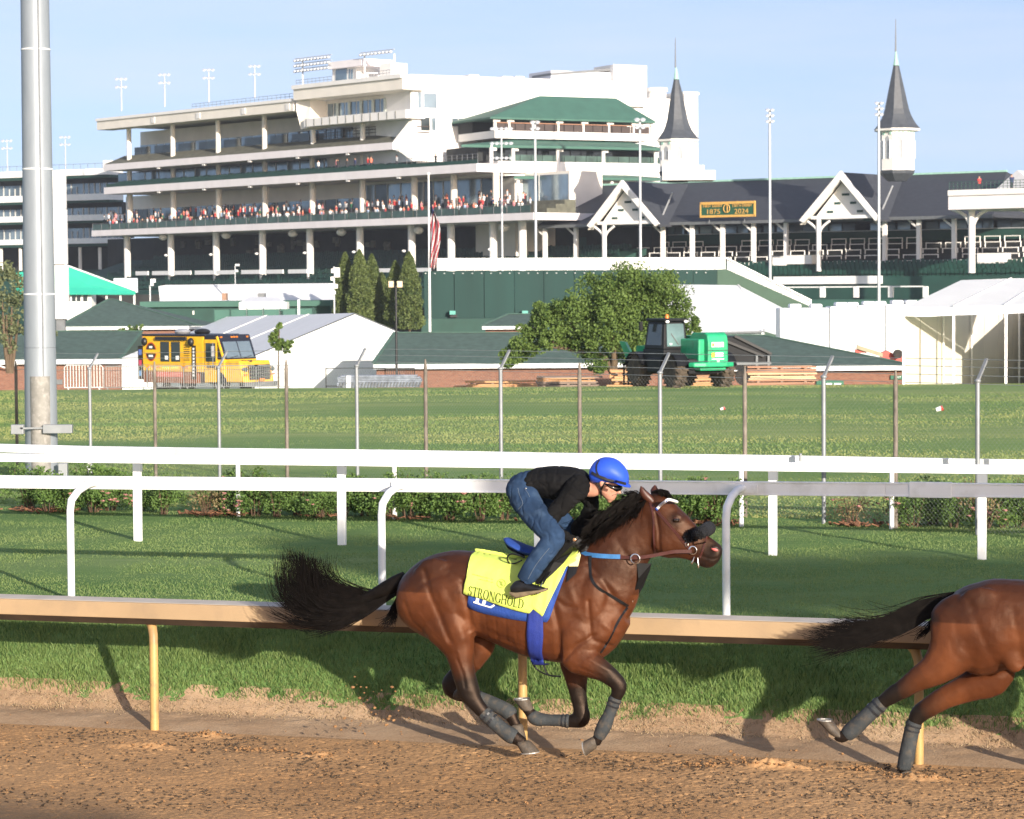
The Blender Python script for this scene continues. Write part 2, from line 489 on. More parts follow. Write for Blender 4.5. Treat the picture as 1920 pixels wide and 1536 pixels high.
Z = np.interp(V, PV[0], PV[1]) + .05 * (fbm(U * 1.5, V * 1.5, 3) - .5) * np.clip((V - 1.3) * 2, 0, 1)
grid_obj('turf_course', X, Y, Z - .004, TURF)
sc_ = np.concatenate([np.linspace(-1, 1, 90)])
vs = np.concatenate([np.arange(13.9, 80, 1.2), np.arange(80, 250, 4.0)])
S_, V = np.meshgrid(sc_, vs)
U = S_ * (40 + V * .9)
X = ORG.x + U * TDIR.x + V * NDIR.x; Y = ORG.y + U * TDIR.y + V * NDIR.y
Z = gzv(X, Y) + .12 * (fbm(U * .2, V * .2, 2) - .5) * np.clip((V - 16) / 10, 0, 1)
Z[0] = .64
grid_obj('infield', X, Y, Z - .006, FIELD)
mb = MB()
S = 6000
mb.add([(-S, 150, -6.6), (S, 150, -6.6), (S, S, -6.6), (-S, S, -6.6)], [(0, 1, 2, 3)])
mb.add([(-S, -S, -.6), (S, -S, -.6), (S, -18, -.6), (-S, -18, -.6)], [(0, 1, 2, 3)])
mb.build('ground', FAR, kind='structure')

# grass standing on the bank, the turf and the infield
BLADE = leafmat('bank_grass', (.045, .105, .022), (.20, .28, .085), scale=1.6, transl=.35, rw=.7)
TBLADE = leafmat('turf_grass', (.095, .185, .052), (.235, .305, .105), scale=.5, transl=.3, rw=.45, stretch=(.25, 1.6, 1), rot=TA)
FBLADE = leafmat('field_grass', (.150, .255, .075), (.36, .385, .14), scale=.36, transl=.35, rw=.06, stretch=(.12, 1.0, 1))
DRY = leafmat('dry_grass', (.16, .11, .06), (.40, .30, .18), scale=3, transl=.2)
def uvz(u, v, dz=0.0):
    X = ORG.x + u * TDIR.x + v * NDIR.x; Y = ORG.y + u * TDIR.y + v * NDIR.y
    return np.stack([X, Y, gzv(X, Y) + dz], -1)
n = 120000
u = RNG.uniform(-6.5, 6.5, n); v = 1.22 + 1.6 * RNG.random(n) ** 1.15
edge = 1.27 + .16 * (fbm(u * 3, u * 0 + 4, 3) - .35) + .10 * RNG.random(n)
k = v > edge
blades('bank_grass', uvz(u[k], v[k], -.008), .060 * (.55 + .9 * fbm(u[k] * 2.2, v[k] * 3, 2)), .0062, BLADE, .75)
n = 9000
u = RNG.uniform(-6.5, 6.5, n); v = RNG.normal(1.23, .10, n)
blades('dry_grass', uvz(u, v, -.004), .028, .006, DRY, 2.0)
def spread(n, v0, v1, pw, w0, w1):
    v = v0 + (v1 - v0) * RNG.random(n) ** pw
    x = RNG.uniform(-1, 1, n) * (w0 + (v - v0) * w1)
    return (x - v * NDIR.x) / TDIR.x, v
u, v = spread(200000, 2.6, 13.9, 1.15, 5.8, .30)
blades('turf_grass', uvz(u, v, -.006), .020, .0070, TBLADE, .9)
u, v = spread(230000, 14.3, 88, 1.25, 9.5, .27)
blades('infield_grass', uvz(u, v, -.02), .034, .028, FBLADE, 1.4)

# loose lumps of dirt
def lump_mesh(name, mat, n=7):
    mb = MB(); mb.ell((0, 0, 0), (.5, 0, 0), (0, .5, 0), (0, 0, .42), 6, 4)
    o = mb.v; mb.v = [(x * random.uniform(.7, 1.25), y * random.uniform(.7, 1.25), z * random.uniform(.7, 1.2)) for x, y, z in o]
    return mb
CLOD = M('dirt_clod', (.29, .16, .074), .95, var=.35, scale=30, bump=.6, bscale=90, spec=.1)
mb = MB()
def lump(p, s):
    b = lump_mesh('l', CLOD)
    mb.add([(p[0] + x * s, p[1] + y * s, p[2] + z * s * .8) for x, y, z in b.v], b.f, 0, False)
for pu, pv, ru, h in PRINTS:
    for i in range(26):
        uu, vv = pu + random.gauss(0, ru * .6), pv + random.gauss(0, .06)
        if vv > .47: continue
        p = tp(uu, vv, .012 + max(0, h) * .6 * math.exp(-((uu - pu) / ru) ** 2)); lump(p, random.uniform(.012, .034))
for i in range(900):
    uu, vv = random.uniform(-5, 5), random.uniform(-2.6, .48)
    lump(tp(uu, vv, .008), random.choice((.008, .010, .014, .022)))
for i in range(60):
    lump(tp(random.uniform(-5, 5), random.uniform(.55, 1.25), .03), random.uniform(.01, .03))
mb.build('dirt_clods', CLOD, kind='stuff')
# dark crumbs lying all over the loose surface
n = 9000
u = RNG.uniform(-5.6, 5.6, n); v = -2.7 + 3.15 * RNG.random(n)
keep = fbm(u * 1.2 + 7, v * 1.5, 2) + .12 * u / 5 > .62 - .45 * RNG.random(n)
u, v = u[keep], v[keep]; n = len(u)
O6 = np.array([[1, 0, 0], [-1, 0, 0], [0, 1, 0], [0, -1, 0], [0, 0, .7], [0, 0, -.7]], float)
sz = RNG.uniform(.005, .014, n); an = RNG.uniform(0, 6.28, n)
ca_, sa_ = np.cos(an)[:, None], np.sin(an)[:, None]
ox = O6[None, :, 0] * 1.25; oy = O6[None, :, 1] * .7
base_ = uvz(u, v, .007)
Vv = np.stack([base_[:, None, 0] + (ox * ca_ - oy * sa_) * sz[:, None], base_[:, None, 1] + (ox * sa_ + oy * ca_) * sz[:, None], base_[:, None, 2] + O6[None, :, 2] * sz[:, None]], -1).reshape(-1, 3)
Fo = np.array([[0, 2, 4], [2, 1, 4], [1, 3, 4], [3, 0, 4], [2, 0, 5], [1, 2, 5], [3, 1, 5], [0, 3, 5]])
Ff = (np.arange(n)[:, None, None] * 6 + Fo[None]).reshape(-1, 3)
CRUMB = M('dark_crumbs', (.075, .055, .038), .95, var=.4, scale=20, spec=.1)
mesh_obj('dark_dirt_crumbs', np_mesh('dark_dirt_crumbs', Vv, Ff, CRUMB), kind='stuff')
mb = MB()
for px, py in ((672, 1290), (680, 1292), (690, 1296), (700, 1297), (716, 1294), (733, 1289), (738, 1298), (705, 1303), (664, 1286), (688, 1340), (678, 1356), (695, 1345), (708, 1392), (712, 1398), (715, 1388), (682, 1380), (680, 1371), *[(random.gauss(1400, 45), 1438 - abs(random.gauss(0, 16))) for _ in range(46)], *[(random.gauss(690, 40), 1372 - abs(random.gauss(0, 45))) for _ in range(26)]):
    u_, z_ = hp(px, py, .12); lump(tp(u_, .12 + random.uniform(-.1, .1), z_), random.choice((.010, .014, .02, .032)))
mb.build('flying_dirt', CLOD, kind='stuff')

# ------------------------------------------------------------------ inner rail of the dirt track
TAN = M('tan_rail', (.365, .255, .145), .65, var=.12, scale=1.3, dirt=(.27, .195, .12), bump=.08)
TANP = M('tan_post', (.44, .28, .10), .5, var=.1, scale=4, dirt=(.33, .2, .09))
BEAMD = M('rail_underside', (.055, .036, .022), .8, var=.35, scale=6)  # dark brown for the beam below the rail cover
def rail_line(pa, pb, v):
    (xa, ya), (xb, yb) = pa, pb
    ua, za = hp(xa, ya, v); ub, zb = hp(xb, yb, v)
    return lambda u: za + (zb - za) * (u - ua) / (ub - ua)
def prof_rail(prof, u0, u1, v, zf, name, mat, parent, n=2, bevel=0):
    """profile of (dv, dz) swept along the track at offset v, top following zf"""
    mb = MB(); rings = []
    for i in range(n + 1):
        u = u0 + (u1 - u0) * i / n
        rings.append([tp(u, v + a, zf(u) + b) for a, b in prof])
    mb.loft(rings, smooth=False)
    return mb.build(name, mat, parent, bevel=bevel)
rv = .42
zf = rail_line((100, 1127), (1400, 1166), rv)
t = thing('inner_rail', 'low tan running rail on curved posts at the edge of the dirt track', 'rail', tp(0, .53, 0))
L_ = [-14.5, -8.2, -2.05, 4.1, 10.3, 16]
prof = [(0, 0), (.012, .008), (.19, .018), (.205, .008), (.205, -.03), (.19, -.03), (.04, -.05), (.018, -.125), (0, -.125)]
for a, b in zip(L_[:-1], L_[1:]):
    prof_rail(prof, a + .002, b - .002, rv, zf, 'rail_cover', TAN, t, bevel=.006)
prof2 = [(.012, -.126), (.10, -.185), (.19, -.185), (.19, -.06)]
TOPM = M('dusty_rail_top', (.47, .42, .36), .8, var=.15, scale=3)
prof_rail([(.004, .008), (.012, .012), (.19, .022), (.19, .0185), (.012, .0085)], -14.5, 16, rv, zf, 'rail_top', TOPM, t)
prof_rail(prof2, -14.5, 16, rv, zf, 'rail_beam', BEAMD, t)
posts = []
for px, py in ((290, 1365), (980, 1396), (1720, 1432)):
    p = at_ground(px, py, 0.02); posts.append(uv_of(p.x, p.y))
du = posts[1][0] - posts[0][0]
allp = [(posts[0][0] - 2 * du, .53), (posts[0][0] - du, .53)] + [(q[0], .53) for q in posts] + [(posts[2][0] + du, .53), (posts[2][0] + 2 * du, .53)]
for u_, v_ in allp:
    zt = zf(u_)
    mb = MB()
    P = [tp(u_, v_, -.05), tp(u_, v_, .3), tp(u_, v_, zt - .34), tp(u_ - .006, v_ + .01, zt - .27), tp(u_ - .035, v_ + .05, zt - .20), tp(u_ - .08, v_ + .09, zt - .150)]
    mb.tube(P, [.037, .036, .036, .037, .040, .046], 14)
    q = mb.build('post', TANP, t)

# ------------------------------------------------------------------ white running rails on the turf
def white_rail(name, label, prows, v, thick, depth, post_px, base_z, neck, extra, ztop_mul=1.0, bracket=True):
    zf = rail_line(prows[0], prows[1], v)
    pp = []
    for px, py in post_px:
        p = at_ground(px, py, base_z); pp.append(uv_of(p.x, p.y))
    t = thing(name, label, 'rail', tp(pp[0][0], v, base_z))
    us_ = [q[0] for q in pp]
    du = (us_[-1] - us_[0]) / (len(us_) - 1) if extra is None else extra
    lo, hi = us_[0] - 2 * du - 1, us_[-1] + 2 * du + 1
    joints = [lo] + [u_ + du * .42 for u_ in us_] + [hi]
    h = thick
    prof = [(0, 0), (0, -h * .10), (.006, -h * .13), (.006, -h * .87), (0, -h * .9), (0, -h), (depth, -h), (depth, 0)]
    for a, b in zip(joints[:-1], joints[1:]):
        prof_rail(prof, a + .001, b - .001, v, zf, 'rail_tube', RAILW, t, bevel=.004)
    ends = [(us_[0] - du, pp[0][1]), (us_[0] - 2 * du, pp[0][1])] + pp + [(us_[-1] + du, pp[-1][1]), (us_[-1] + 2 * du, pp[-1][1])]
    for u_, v_ in ends:
        zt = zf(u_); mb = MB()
        g = gz(*tp(u_, v_, 0).xy)
        if neck:
            a = v - v_
            mb.tube([tp(u_, v_, g - .1), tp(u_, v_, g + .5), tp(u_, v_, zt - .30), tp(u_ + .004, v_ + .02, zt - .20), tp(u_ + .02, v_ + a * .28, zt - .115), tp(u_ + .035, v_ + a * .62, zt - .07), tp(u_ + .05, v - .006, zt - .058)], [.036, .036, .036, .037, .037, .036, .034], 14)
            o = mb.build('post', RAILW, t)
            mb = MB(); mb.box(0, 0, 0, 0, 0, 0) if False else None
            mb.obox(tp(u_ + .06, v - .011, zt - .064), TDIR * .13, NDIR * .008, Vector((0, 0, .036)))
            for e in (-.095, .1):
                mb.tube([tp(u_ + .06 + e, v - .016, zt - .064), tp(u_ + .06 + e, v - .028, zt - .064)], .009, 6)
            mb.build('bracket', RAILW, t)
        else:
            w = neck_w
            mb.obox(tp(u_, v + depth * .5, (g - .1 + zt - h - .10) / 2), TDIR * w, NDIR * w * .7, Vector((0, 0, (zt - h - .10 - g + .1) / 2)))
            mb.build('post', RAILW, t, bevel=.008)
            mb = MB()
            mb.obox(tp(u_ + .006, v + depth * .5, zt - h - .052), TDIR * (w + .004), NDIR * w * .6, Vector((0, 0, .05)))
            mb.build('bracket', ALU, t)
    if name == 'turf_rail' and neck:
        u_, _ = hp(1744, 920, v)
        mb = MB(); mb.obox(tp(u_, v + .03, zf(u_) - thick / 2), TDIR * .19, NDIR * .036, Vector((0, 0, thick / 2 + .006)))
        mb.build('rail_sleeve', RAILW, t, bevel=.004)
    return t, zf
neck_w = .042
white_rail('turf_rail', 'nearest white running rail on goose-neck posts, just behind the horses on the turf', ((134, 893), (1380, 903)), 4.28, .126, .06,
           ((134, 1125), (717, 1142), (1362, 1161)), .65, True, None)
neck_w = .047
white_rail('turf_rail', 'middle white running rail on broad square posts with grey metal brackets', ((240, 853.5), (1845, 872)), 9.5, .098, .09,
           ((240, 1018), (628, 1026), (1003, 1033), (1446, 1042), (1845, 1046)), .65, False, None)
# farthest rail: bends, so its own line of posts
t = thing('turf_rail', 'farthest white running rail on thin posts in front of the rose bushes', 'rail', at_ground(740, 972))
P3 = [(-110, 945, 830), (168, 952, 837), (447, 967, 841), (740, 973, 844), (1065, 979, 850), (1390, 986, 853), (1672, 991, 858), (1960, 996, 863)]
tops = []
for px, py, pt in P3:
    b = at_ground(px, py, .65); zt = at(px, pt, b.y).z
    tops.append((b, zt))
    mb = MB(); mb.tube([(b.x, b.y, .5), (b.x, b.y, zt - .06)], .031, 10); mb.build('post', RAILW, t)
for (a, za), (b, zb) in zip(tops[:-1], tops[1:]):
    mb = MB(); A = Vector((a.x, a.y, za - .055)); B = Vector((b.x, b.y, zb - .055))
    if B.x > 9: B = B + (B - A) * 2
    if A.x < -9: A = A - (B - A) * 3
    mb.bar(A, B, .07, .115); mb.build('rail_tube', RAILW, t, bevel=.006)
# small dark joint strap on the farthest rail
mb = MB(); p = at(1501, 858, tops[5][0].y - .4); mb.obox(p, (.012, 0, 0), (0, .05, 0), (0, 0, .05)); mb.build('joint_strap', GALV, t)

# ------------------------------------------------------------------ rose bushes
LEAF = leafmat('rose_leaf', (.030, .072, .018), (.12, .20, .048), scale=3, transl=.2)
LEAFD = leafmat('dry_leaf', (.10, .085, .04), (.26, .20, .10), scale=3, transl=.2)
PINK = M('rose_petal', (.66, .32, .30), .6, var=.3, scale=9)
STEM = M('plant_stem', (.10, .06, .035), .8, var=.3)
MULCH = M('bark_mulch', (.20, .095, .05), .95, var=.4, scale=14, bump=.8, bscale=40)
def blob_points(n, r, h, lumps):
    out = []
    C = [(RNG.normal(0, r * .45), RNG.normal(0, r * .45), RNG.uniform(.18, .82) * h, RNG.uniform(.35, .6) * r) for _ in range(lumps)]
    while len(out) < n:
        c = C[RNG.integers(len(C))]
        d = RNG.normal(size=3); d /= np.linalg.norm(d)
        rr = c[3] * RNG.random() ** .4
        p = np.array([c[0] + d[0] * rr, c[1] + d[1] * rr, c[2] + d[2] * rr * .9])
        if p[2] > .02: out.append(p)
    return np.array(out)
bush_protos = []
for k in range(4):
    dry = k == 3
    P = blob_points(520 if dry else 2600, .36, .66, 14)
    lv = leaves_mesh('foliage', P, .043, LEAFD if dry else LEAF)
    mbs = MB()
    for i in range(10):
        a = RNG.uniform(0, 6.28); r0 = .05; r1 = RNG.uniform(.1, .26); h = RNG.uniform(.3, .6)
        mbs.tube([(math.cos(a) * r0, math.sin(a) * r0, -.03), (math.cos(a) * r1 * .6, math.sin(a) * r1 * .6, h * .55), (math.cos(a) * r1, math.sin(a) * r1, h)], [.009, .007, .004], 5)
    bush_protos.append((lv, mbs, P))
# rose blossom: a cup of overlapping petals
def blossom(mb, c, s):
    for ring, (n, tilt, rr) in enumerate(((5, .55, 1.0), (5, 1.0, .62), (3, 1.35, .3))):
        for i in range(n):
            a = 6.283 * i / n + ring * .6
            o = Vector((math.cos(a), math.sin(a), 0)); w = Vector((-math.sin(a), math.cos(a), 0)); z = Vector((0, 0, 1))
            b = Vector(c) + o * s * .12; m = Vector(c) + (o * math.cos(tilt) + z * math.sin(tilt)) * s * rr
            mb.add([b - w * s * .15, b + w * s * .15, m * .6 + b * .4 + w * s * .42 * rr + o * .05 * s, m, m * .6 + b * .4 - w * s * .42 * rr + o * .05 * s], [(0, 1, 2, 3, 4)])
BUSHES = [(52, 1, 0), (88, 1, 2), (128, 0, 3), (172, 1, 2), (205, 1, 3), (262, 0, 4), (305, 1, 3), (385, 3, 1), (412, 3, 1), (443, 2, 2), (478, 0, 3), (517, 1, 3), (556, 2, 3), (596, 0, 2), (640, 1, 3), (683, 2, 2), (722, 0, 2), (765, 1, 3), (800, 2, 2), (842, 0, 1), (900, 2, 0), (945, 1, 3), (1010, 0, 2), (1060, 2, 2), (1110, 0, 2), (1160, 1, 2), (1205, 2, 2), (1248, 0, 2), (1282, 1, 2), (1322, 2, 3), (1352, 0, 2), (1600, 3, 1), (1690, 3, 1), (1716, 0, 2), (1752, 1, 4), (1792, 2, 3), (1850, 3, 2), (1886, 0, 3), (1915, 1, 2)]
MAINW = ['dense', 'full', 'rounded', 'thin']
for i, (px, k, nf) in enumerate(BUSHES):
    row = np.interp(px, [0, 440, 900, 1600, 1920], [957, 966, 976, 986, 990]) + random.uniform(-3, 4)
    b = at_ground(px, row, .65)
    b = Vector((b.x, b.y + .15, .65))
    word_ = ('first second third fourth fifth sixth seventh eighth ninth tenth'.split() + ['%dth' % q for q in range(11, 60)])[i]
    if k == 3: lab = 'thin half bare rose bush with brownish twigs, %s from the left in the bed' % word_
    elif nf == 0: lab = 'green rose bush without open blossoms, %s from the left in the bed' % word_
    elif nf >= 4: lab = 'rose bush crowded with pink blossoms, %s from the left in the bed' % word_
    else: lab = '%s rose bush with some pink blossoms, %s from the left in the bed' % (('Dense', 'Full', 'Rounded')[k], word_)
    t = thing('rose_bush', lab, 'bush', b, 'rose bushes along the infield fence')
    lv, mbs, P = bush_protos[k]
    o = bpy.data.objects.new('foliage', lv); link(o, t); o['kind'] = 'stuff'
    s = random.uniform(.74, .98)
    t.scale = (s, s, random.uniform(.85, 1.12) * s); t.rotation_euler = (0, 0, random.uniform(0, 6.28))
    m2 = MB(); m2.v = [tuple(Vector(q) + b) for q in mbs.v]; m2.f = mbs.f; m2.m = mbs.m; m2.s = mbs.s
    if i < 4: m2.build('stems', STEM, t)
    else:
        o = bpy.data.objects.new('stems', bpy.data.meshes['stems'] if 'stems' in bpy.data.meshes else None); link(o, t)
    ctr = P.mean(0)
    out = P[np.argsort(-np.linalg.norm((P - ctr) * np.array([1, 1, .8]), axis=1))[:90]]
    for j in range(nf * 3):
        q = out[RNG.integers(len(out))]
        fb = MB(); blossom(fb, Vector(q) + b, random.uniform(.038, .062)); fb.build('blossom', PINK, t, recalc=False)
    # mulch at its foot
mb = MB()
for px, k, nf in BUSHES:
    row = np.interp(px, [0, 440, 900, 1600, 1920], [957, 966, 976, 986, 990])
    b = at_ground(px, row, .65)
    for j in range(0 if random.random() < .55 else random.choice((14, 36))):
        q = (b.x + random.gauss(0, .16), b.y + random.gauss(.02, .12), .66 + random.uniform(0, .03))
        a = random.uniform(0, 6.28); w = random.uniform(.03, .07)
        mb.obox(q, (math.cos(a) * w, math.sin(a) * w, random.uniform(-.02, .03)), (-math.sin(a) * .016, math.cos(a) * .016, 0), (0, 0, .007))
mb.build('bark_mulch', MULCH, kind='stuff')

# ------------------------------------------------------------------ chain-link fence
CONC = M('weathered_post', (.17, .145, .12), .85, var=.5, scale=9, stretch=(1, 1, .5), bump=.5, bscale=30)
WIRE = M('fence_wire', (.28, .30, .30), .5, metal=.4, var=.15)
FP = [(30, 0), (168, 1), (290, 0), (410, 1), (537, 0), (669, 1), (798, 0), (939, 1), (1087, 0), (1238, 1), (1397, 0), (1545, 1), (1680, 0), (1834, 1), (1990, 0)]
t = thing('chain_link_fence', 'chain link fence on grey and weathered posts with barbed wire arms along the infield', 'fence', on_ground(939, 38))
fpos = []
for px, arm in FP:
    d = 1 / np.interp(px, [30, 1990], [1 / 47.5, 1 / 31.0])
    b = on_ground(px, d); fpos.append((b, arm))
for b, arm in fpos:
    mb = MB()
    if arm:
        mb.tube([b - Vector((0, 0, .1)), b + Vector((0, 0, 1.84))], .028, 12)
        mb.ell(b + Vector((0, 0, 1.84)), (.042, 0, 0), (0, .042, 0), (0, 0, .03), 10, 6)
        o = mb.build('post', GALV, t)
        mb = MB(); mb.bar(b + Vector((0, 0, 1.84)), b + Vector((.13, .12, 2.10)), .04, .025); mb.build('barbed_wire_arm', GALV, t)
    else:
        mb.tube([b - Vector((0, 0, .1)), b + Vector((0, 0, .9)), b + Vector((0, 0, 1.80)), b + Vector((0, 0, 1.95))], [.030, .029, .028, .010], 8)
        mb.build('post', CONC, t)
mb = MB(); mw_ = MB()
for (a, _), (b, _) in zip(fpos[:-1], fpos[1:]):
    d = b - a; ln = Vector((d.x, d.y, 0)).length; H = 1.78; st = .062
    n = int(ln / st)
    for s_ in (1, -1):
        for i in range(-int(H / st), n + 1):
            x0, x1, z0, z1 = i * st, i * st + H, .03, H
            if x0 < 0: z0 += -x0; x0 = 0
            if x1 > ln: z1 -= (x1 - ln); x1 = ln
            if x1 - x0 < .02: continue
            if s_ < 0: x0, x1 = ln - x0, ln - x1
            pa = a + d * (x0 / ln) + Vector((0, 0, z0 - 0)); pb = a + d * (x1 / ln) + Vector((0, 0, z1))
            mb.add([pa + Vector((-.0007, 0, 0)), pa + Vector((.0007, 0, 0)), pb + Vector((.0007, 0, 0)), pb + Vector((-.0007, 0, 0)), pa + Vector((0, .0015, 0)), pb + Vector((0, .0015, 0))], [(0, 1, 2, 3), (1, 4, 5, 2), (4, 0, 3, 5)])
    for zz, off in ((1.8, 0), (1.90, .03), (2.0, .08), (2.09, .115)):
        mw_.bar(a + Vector((off, off, zz)), b + Vector((off, off, zz)), .007)
mb.build('wire_mesh', WIRE, t, kind='stuff', recalc=False)
mw_.build('barbed_wire', WIRE, t, kind='stuff')

# ------------------------------------------------------------------ great grey light mast
MAST = M('mast_steel', (.27, .30, .335), .5, metal=.25, var=.05, scale=9, stretch=(1, 1, .25), bump=.05, bscale=60)
bp_ = on_ground(76, 45)
t = thing('light_mast', 'thick pale grey steel mast rising out of the picture at the left', 'mast', bp_)
def mast_r(z): return .275 - .0046 * z
segs = [0, 2.2, 3.1, 5.2, 7.2, 14, 22, 30]
for z0, z1 in zip(segs[:-1], segs[1:]):
    mb = MB(); mb.tube([bp_ + Vector((0, 0, z0)), bp_ + Vector((0, 0, z1 - .004))], [mast_r(z0), mast_r(z1)], 32)
    mb.build('mast_section', MAST, t)
for z in (3.1, 5.2, 7.2):
    mb = MB(); mb.tube([bp_ + Vector((0, 0, z - .012)), bp_ + Vector((0, 0, z + .012))], mast_r(z) + .006, 32)
    mb.build('seam_ring', WHITE, t)
mb = MB(); mb.tube([bp_ + Vector((.10, -.27, .9)), bp_ + Vector((.10, -.25, 8)), bp_ + Vector((.09, -.17, 28))], .012, 6); mb.build('conduit', GALV, t)
BEI = M('pole_sleeve', (.25, .24, .22), .8, var=.2, scale=6, dirt=(.36, .34, .32), bump=.2)
mb = MB(); mb.tube([bp_ + Vector((.02, -.16, -.1)), bp_ + Vector((.02, -.16, 1.72))], .175, 20); mb.build('concrete_sleeve', BEI, t)
def px_off(px, row, dy=-.3): 
    return at(px, row, bp_.y + dy)
mb = MB()
p0, p1 = px_off(82, 796), px_off(137, 812); mb.box(p0.x, p1.x, bp_.y - .42, bp_.y - .28, p1.z, p0.z); mb.build('cable_box', GALV, t, bevel=.01)
mb = MB(); p0, p1 = px_off(22, 796), px_off(46, 814); mb.box(p0.x, p1.x, bp_.y - .40, bp_.y - .26, p1.z, p0.z); mb.build('cable_box', GALV, t, bevel=.01)
mb = MB(); p0, p1 = px_off(40, 801), px_off(84, 804); mb.box(p0.x, p1.x, bp_.y - .40, bp_.y - .38, p1.z, p0.z); mb.build('clamp_bar', GALV, t)
mb = MB(); p0, p1 = px_off(111, 868), px_off(128, 905); mb.box(p0.x, p1.x, bp_.y - .42, bp_.y - .28, p1.z - .2, p0.z); mb.build('meter_box', GALV, t, bevel=.01)

# ------------------------------------------------------------------ unseen trees added behind the photographer, shaped to shade part of turf and track
def sunside(a, b, t):
    p = Vector((.9118, .4106, 0)); s_ = Vector((TOSUN.x, TOSUN.y, 0)).normalized()
    q = p * a + s_ * t
    return Vector((q.x, q.y, b + t * math.tan(SUN_EL)))
BACKL = leafmat('shadow_caster_leaf', (.028, .065, .014), (.115, .185, .040), scale=.9, transl=.1)
for lab, blobs, ta in (('unseen tall spreading tree added behind the photographer at right to cast shade', ((11.2, 6.55, 1.1), (12.4, 6.2, 1.2), (13.6, 5.9, 1.0), (14.8, 5.7, .9), (10.6, 6.9, .6), (12.0, 5.8, .7), (16.0, 5.6, .9), (17.2, 5.4, 1.0)), 18.5),
                       ('unseen lower spreading tree added behind the photographer at left to cast shade', ((3.4, 3.6, 1.0), (1.8, 3.4, 1.2), (4.5, 3.6, .75), (.2, 3.6, 1.3), (5.0, 3.2, .6)), -1.5)):
    tt = 18
    base = sunside(ta, 0, tt); base.z = -.6
    t = thing('shadow_caster_tree', lab, 'tree', base)
    P = []
    for a, b, r in blobs:
        c = np.array(sunside(a, b, tt)); n = int(750 * r * r)
        d_ = RNG.normal(size=(n, 3)); d_ /= np.linalg.norm(d_, axis=1)[:, None]
        P.append(c + d_ * (r * RNG.random(n)[:, None] ** .45) * np.array([1.1, 1.1, .75]))
    mesh_obj('crown', leaves_mesh('crown', np.concatenate(P), .30, BACKL), t, kind='stuff')
    mb = MB(); top = sunside(blobs[1][0], blobs[1][1], tt)
    C = catmull([tuple(base), tuple(base * .97 + Vector((0, 0, 3.2))), tuple(base * .6 + top * .4 + Vector((0, 0, 1.5))), tuple(top)], 5)
    mb.tube([Vector(c) for c in C], [.30 - .22 * i / (len(C) - 1) for i in range(len(C))], 10)
    for a, b, r in blobs[2:]:
        q = sunside(a, b, tt); mb.tube([Vector(C[9]), (Vector(C[9]) + q) / 2 + Vector((0, 0, .3)), q], [.12, .08, .03], 7)
    mb.build('trunk', STEM, t)
# ------------------------------------------------------------------ horses
def v3(u, v, z): return tp(u, v, z)
def remesh(mb, voxel, smooth_it, name):
    me = bpy.data.meshes.new('tmp'); me.from_pydata([tuple(p) for p in mb.v], [], mb.f)
    bm = bmesh.new(); bm.from_mesh(me); bmesh.ops.recalc_face_normals(bm, faces=bm.faces); bm.to_mesh(me); bm.free()
    o = bpy.data.objects.new('tmp', me); COL.objects.link(o)
    r = o.modifiers.new('r', 'REMESH'); r.mode = 'VOXEL'; r.voxel_size = voxel; r.use_smooth_shade = True
    s = o.modifiers.new('s', 'SMOOTH'); s.factor = .5; s.iterations = smooth_it
    dg = bpy.context.evaluated_depsgraph_get()
    out = bpy.data.meshes.new_from_object(o.evaluated_get(dg))
    bpy.data.objects.remove(o); bpy.data.meshes.remove(me)
    out.name = name
    return out
def get_co(me):
    a = np.empty(len(me.vertices) * 3); me.vertices.foreach_get('co', a); return a.reshape(-1, 3)
def to_uvz(P):
    d = P - np.array(ORG)
    T, N_ = np.array(TDIR), np.array(NDIR)
    return np.stack([d @ T, d @ N_, d[:, 2]], -1)
def from_uvz(Q):
    return np.array(ORG) + Q[:, :1] * np.array(TDIR) + Q[:, 1:2] * np.array(NDIR) + np.stack([0 * Q[:, 2], 0 * Q[:, 2], Q[:, 2]], -1)
def sections(mb, secs, n=22, sub=4, sq=2.0, v0=0.0):
    """loft through (top px, bottom px, half width, [v shift]) sections"""
    A = []
    for s_ in secs:
        (tx, ty), (bx, by), w = s_[:3]
        (u0, z0), (u1, z1) = hp(tx, ty, v0), hp(bx, by, v0)
        A.append((u0, z0, u1, z1, w))
    A = catmull(A, sub)
    rings = []
    for u0, z0, u1, z1, w in A:
        ring = []
        for k in range(n):
            t = 2 * math.pi * k / n
            c, s = math.cos(t), math.sin(t)
            c = math.copysign(abs(c) ** (2 / sq), c); s = math.copysign(abs(s) ** (2 / sq), s)
            ring.append(v3((u0 + u1) / 2 + (u0 - u1) / 2 * s, v0 + w * c, (z0 + z1) / 2 + (z0 - z1) / 2 * s))
        rings.append(ring)
    mb.loft(rings)
    return A
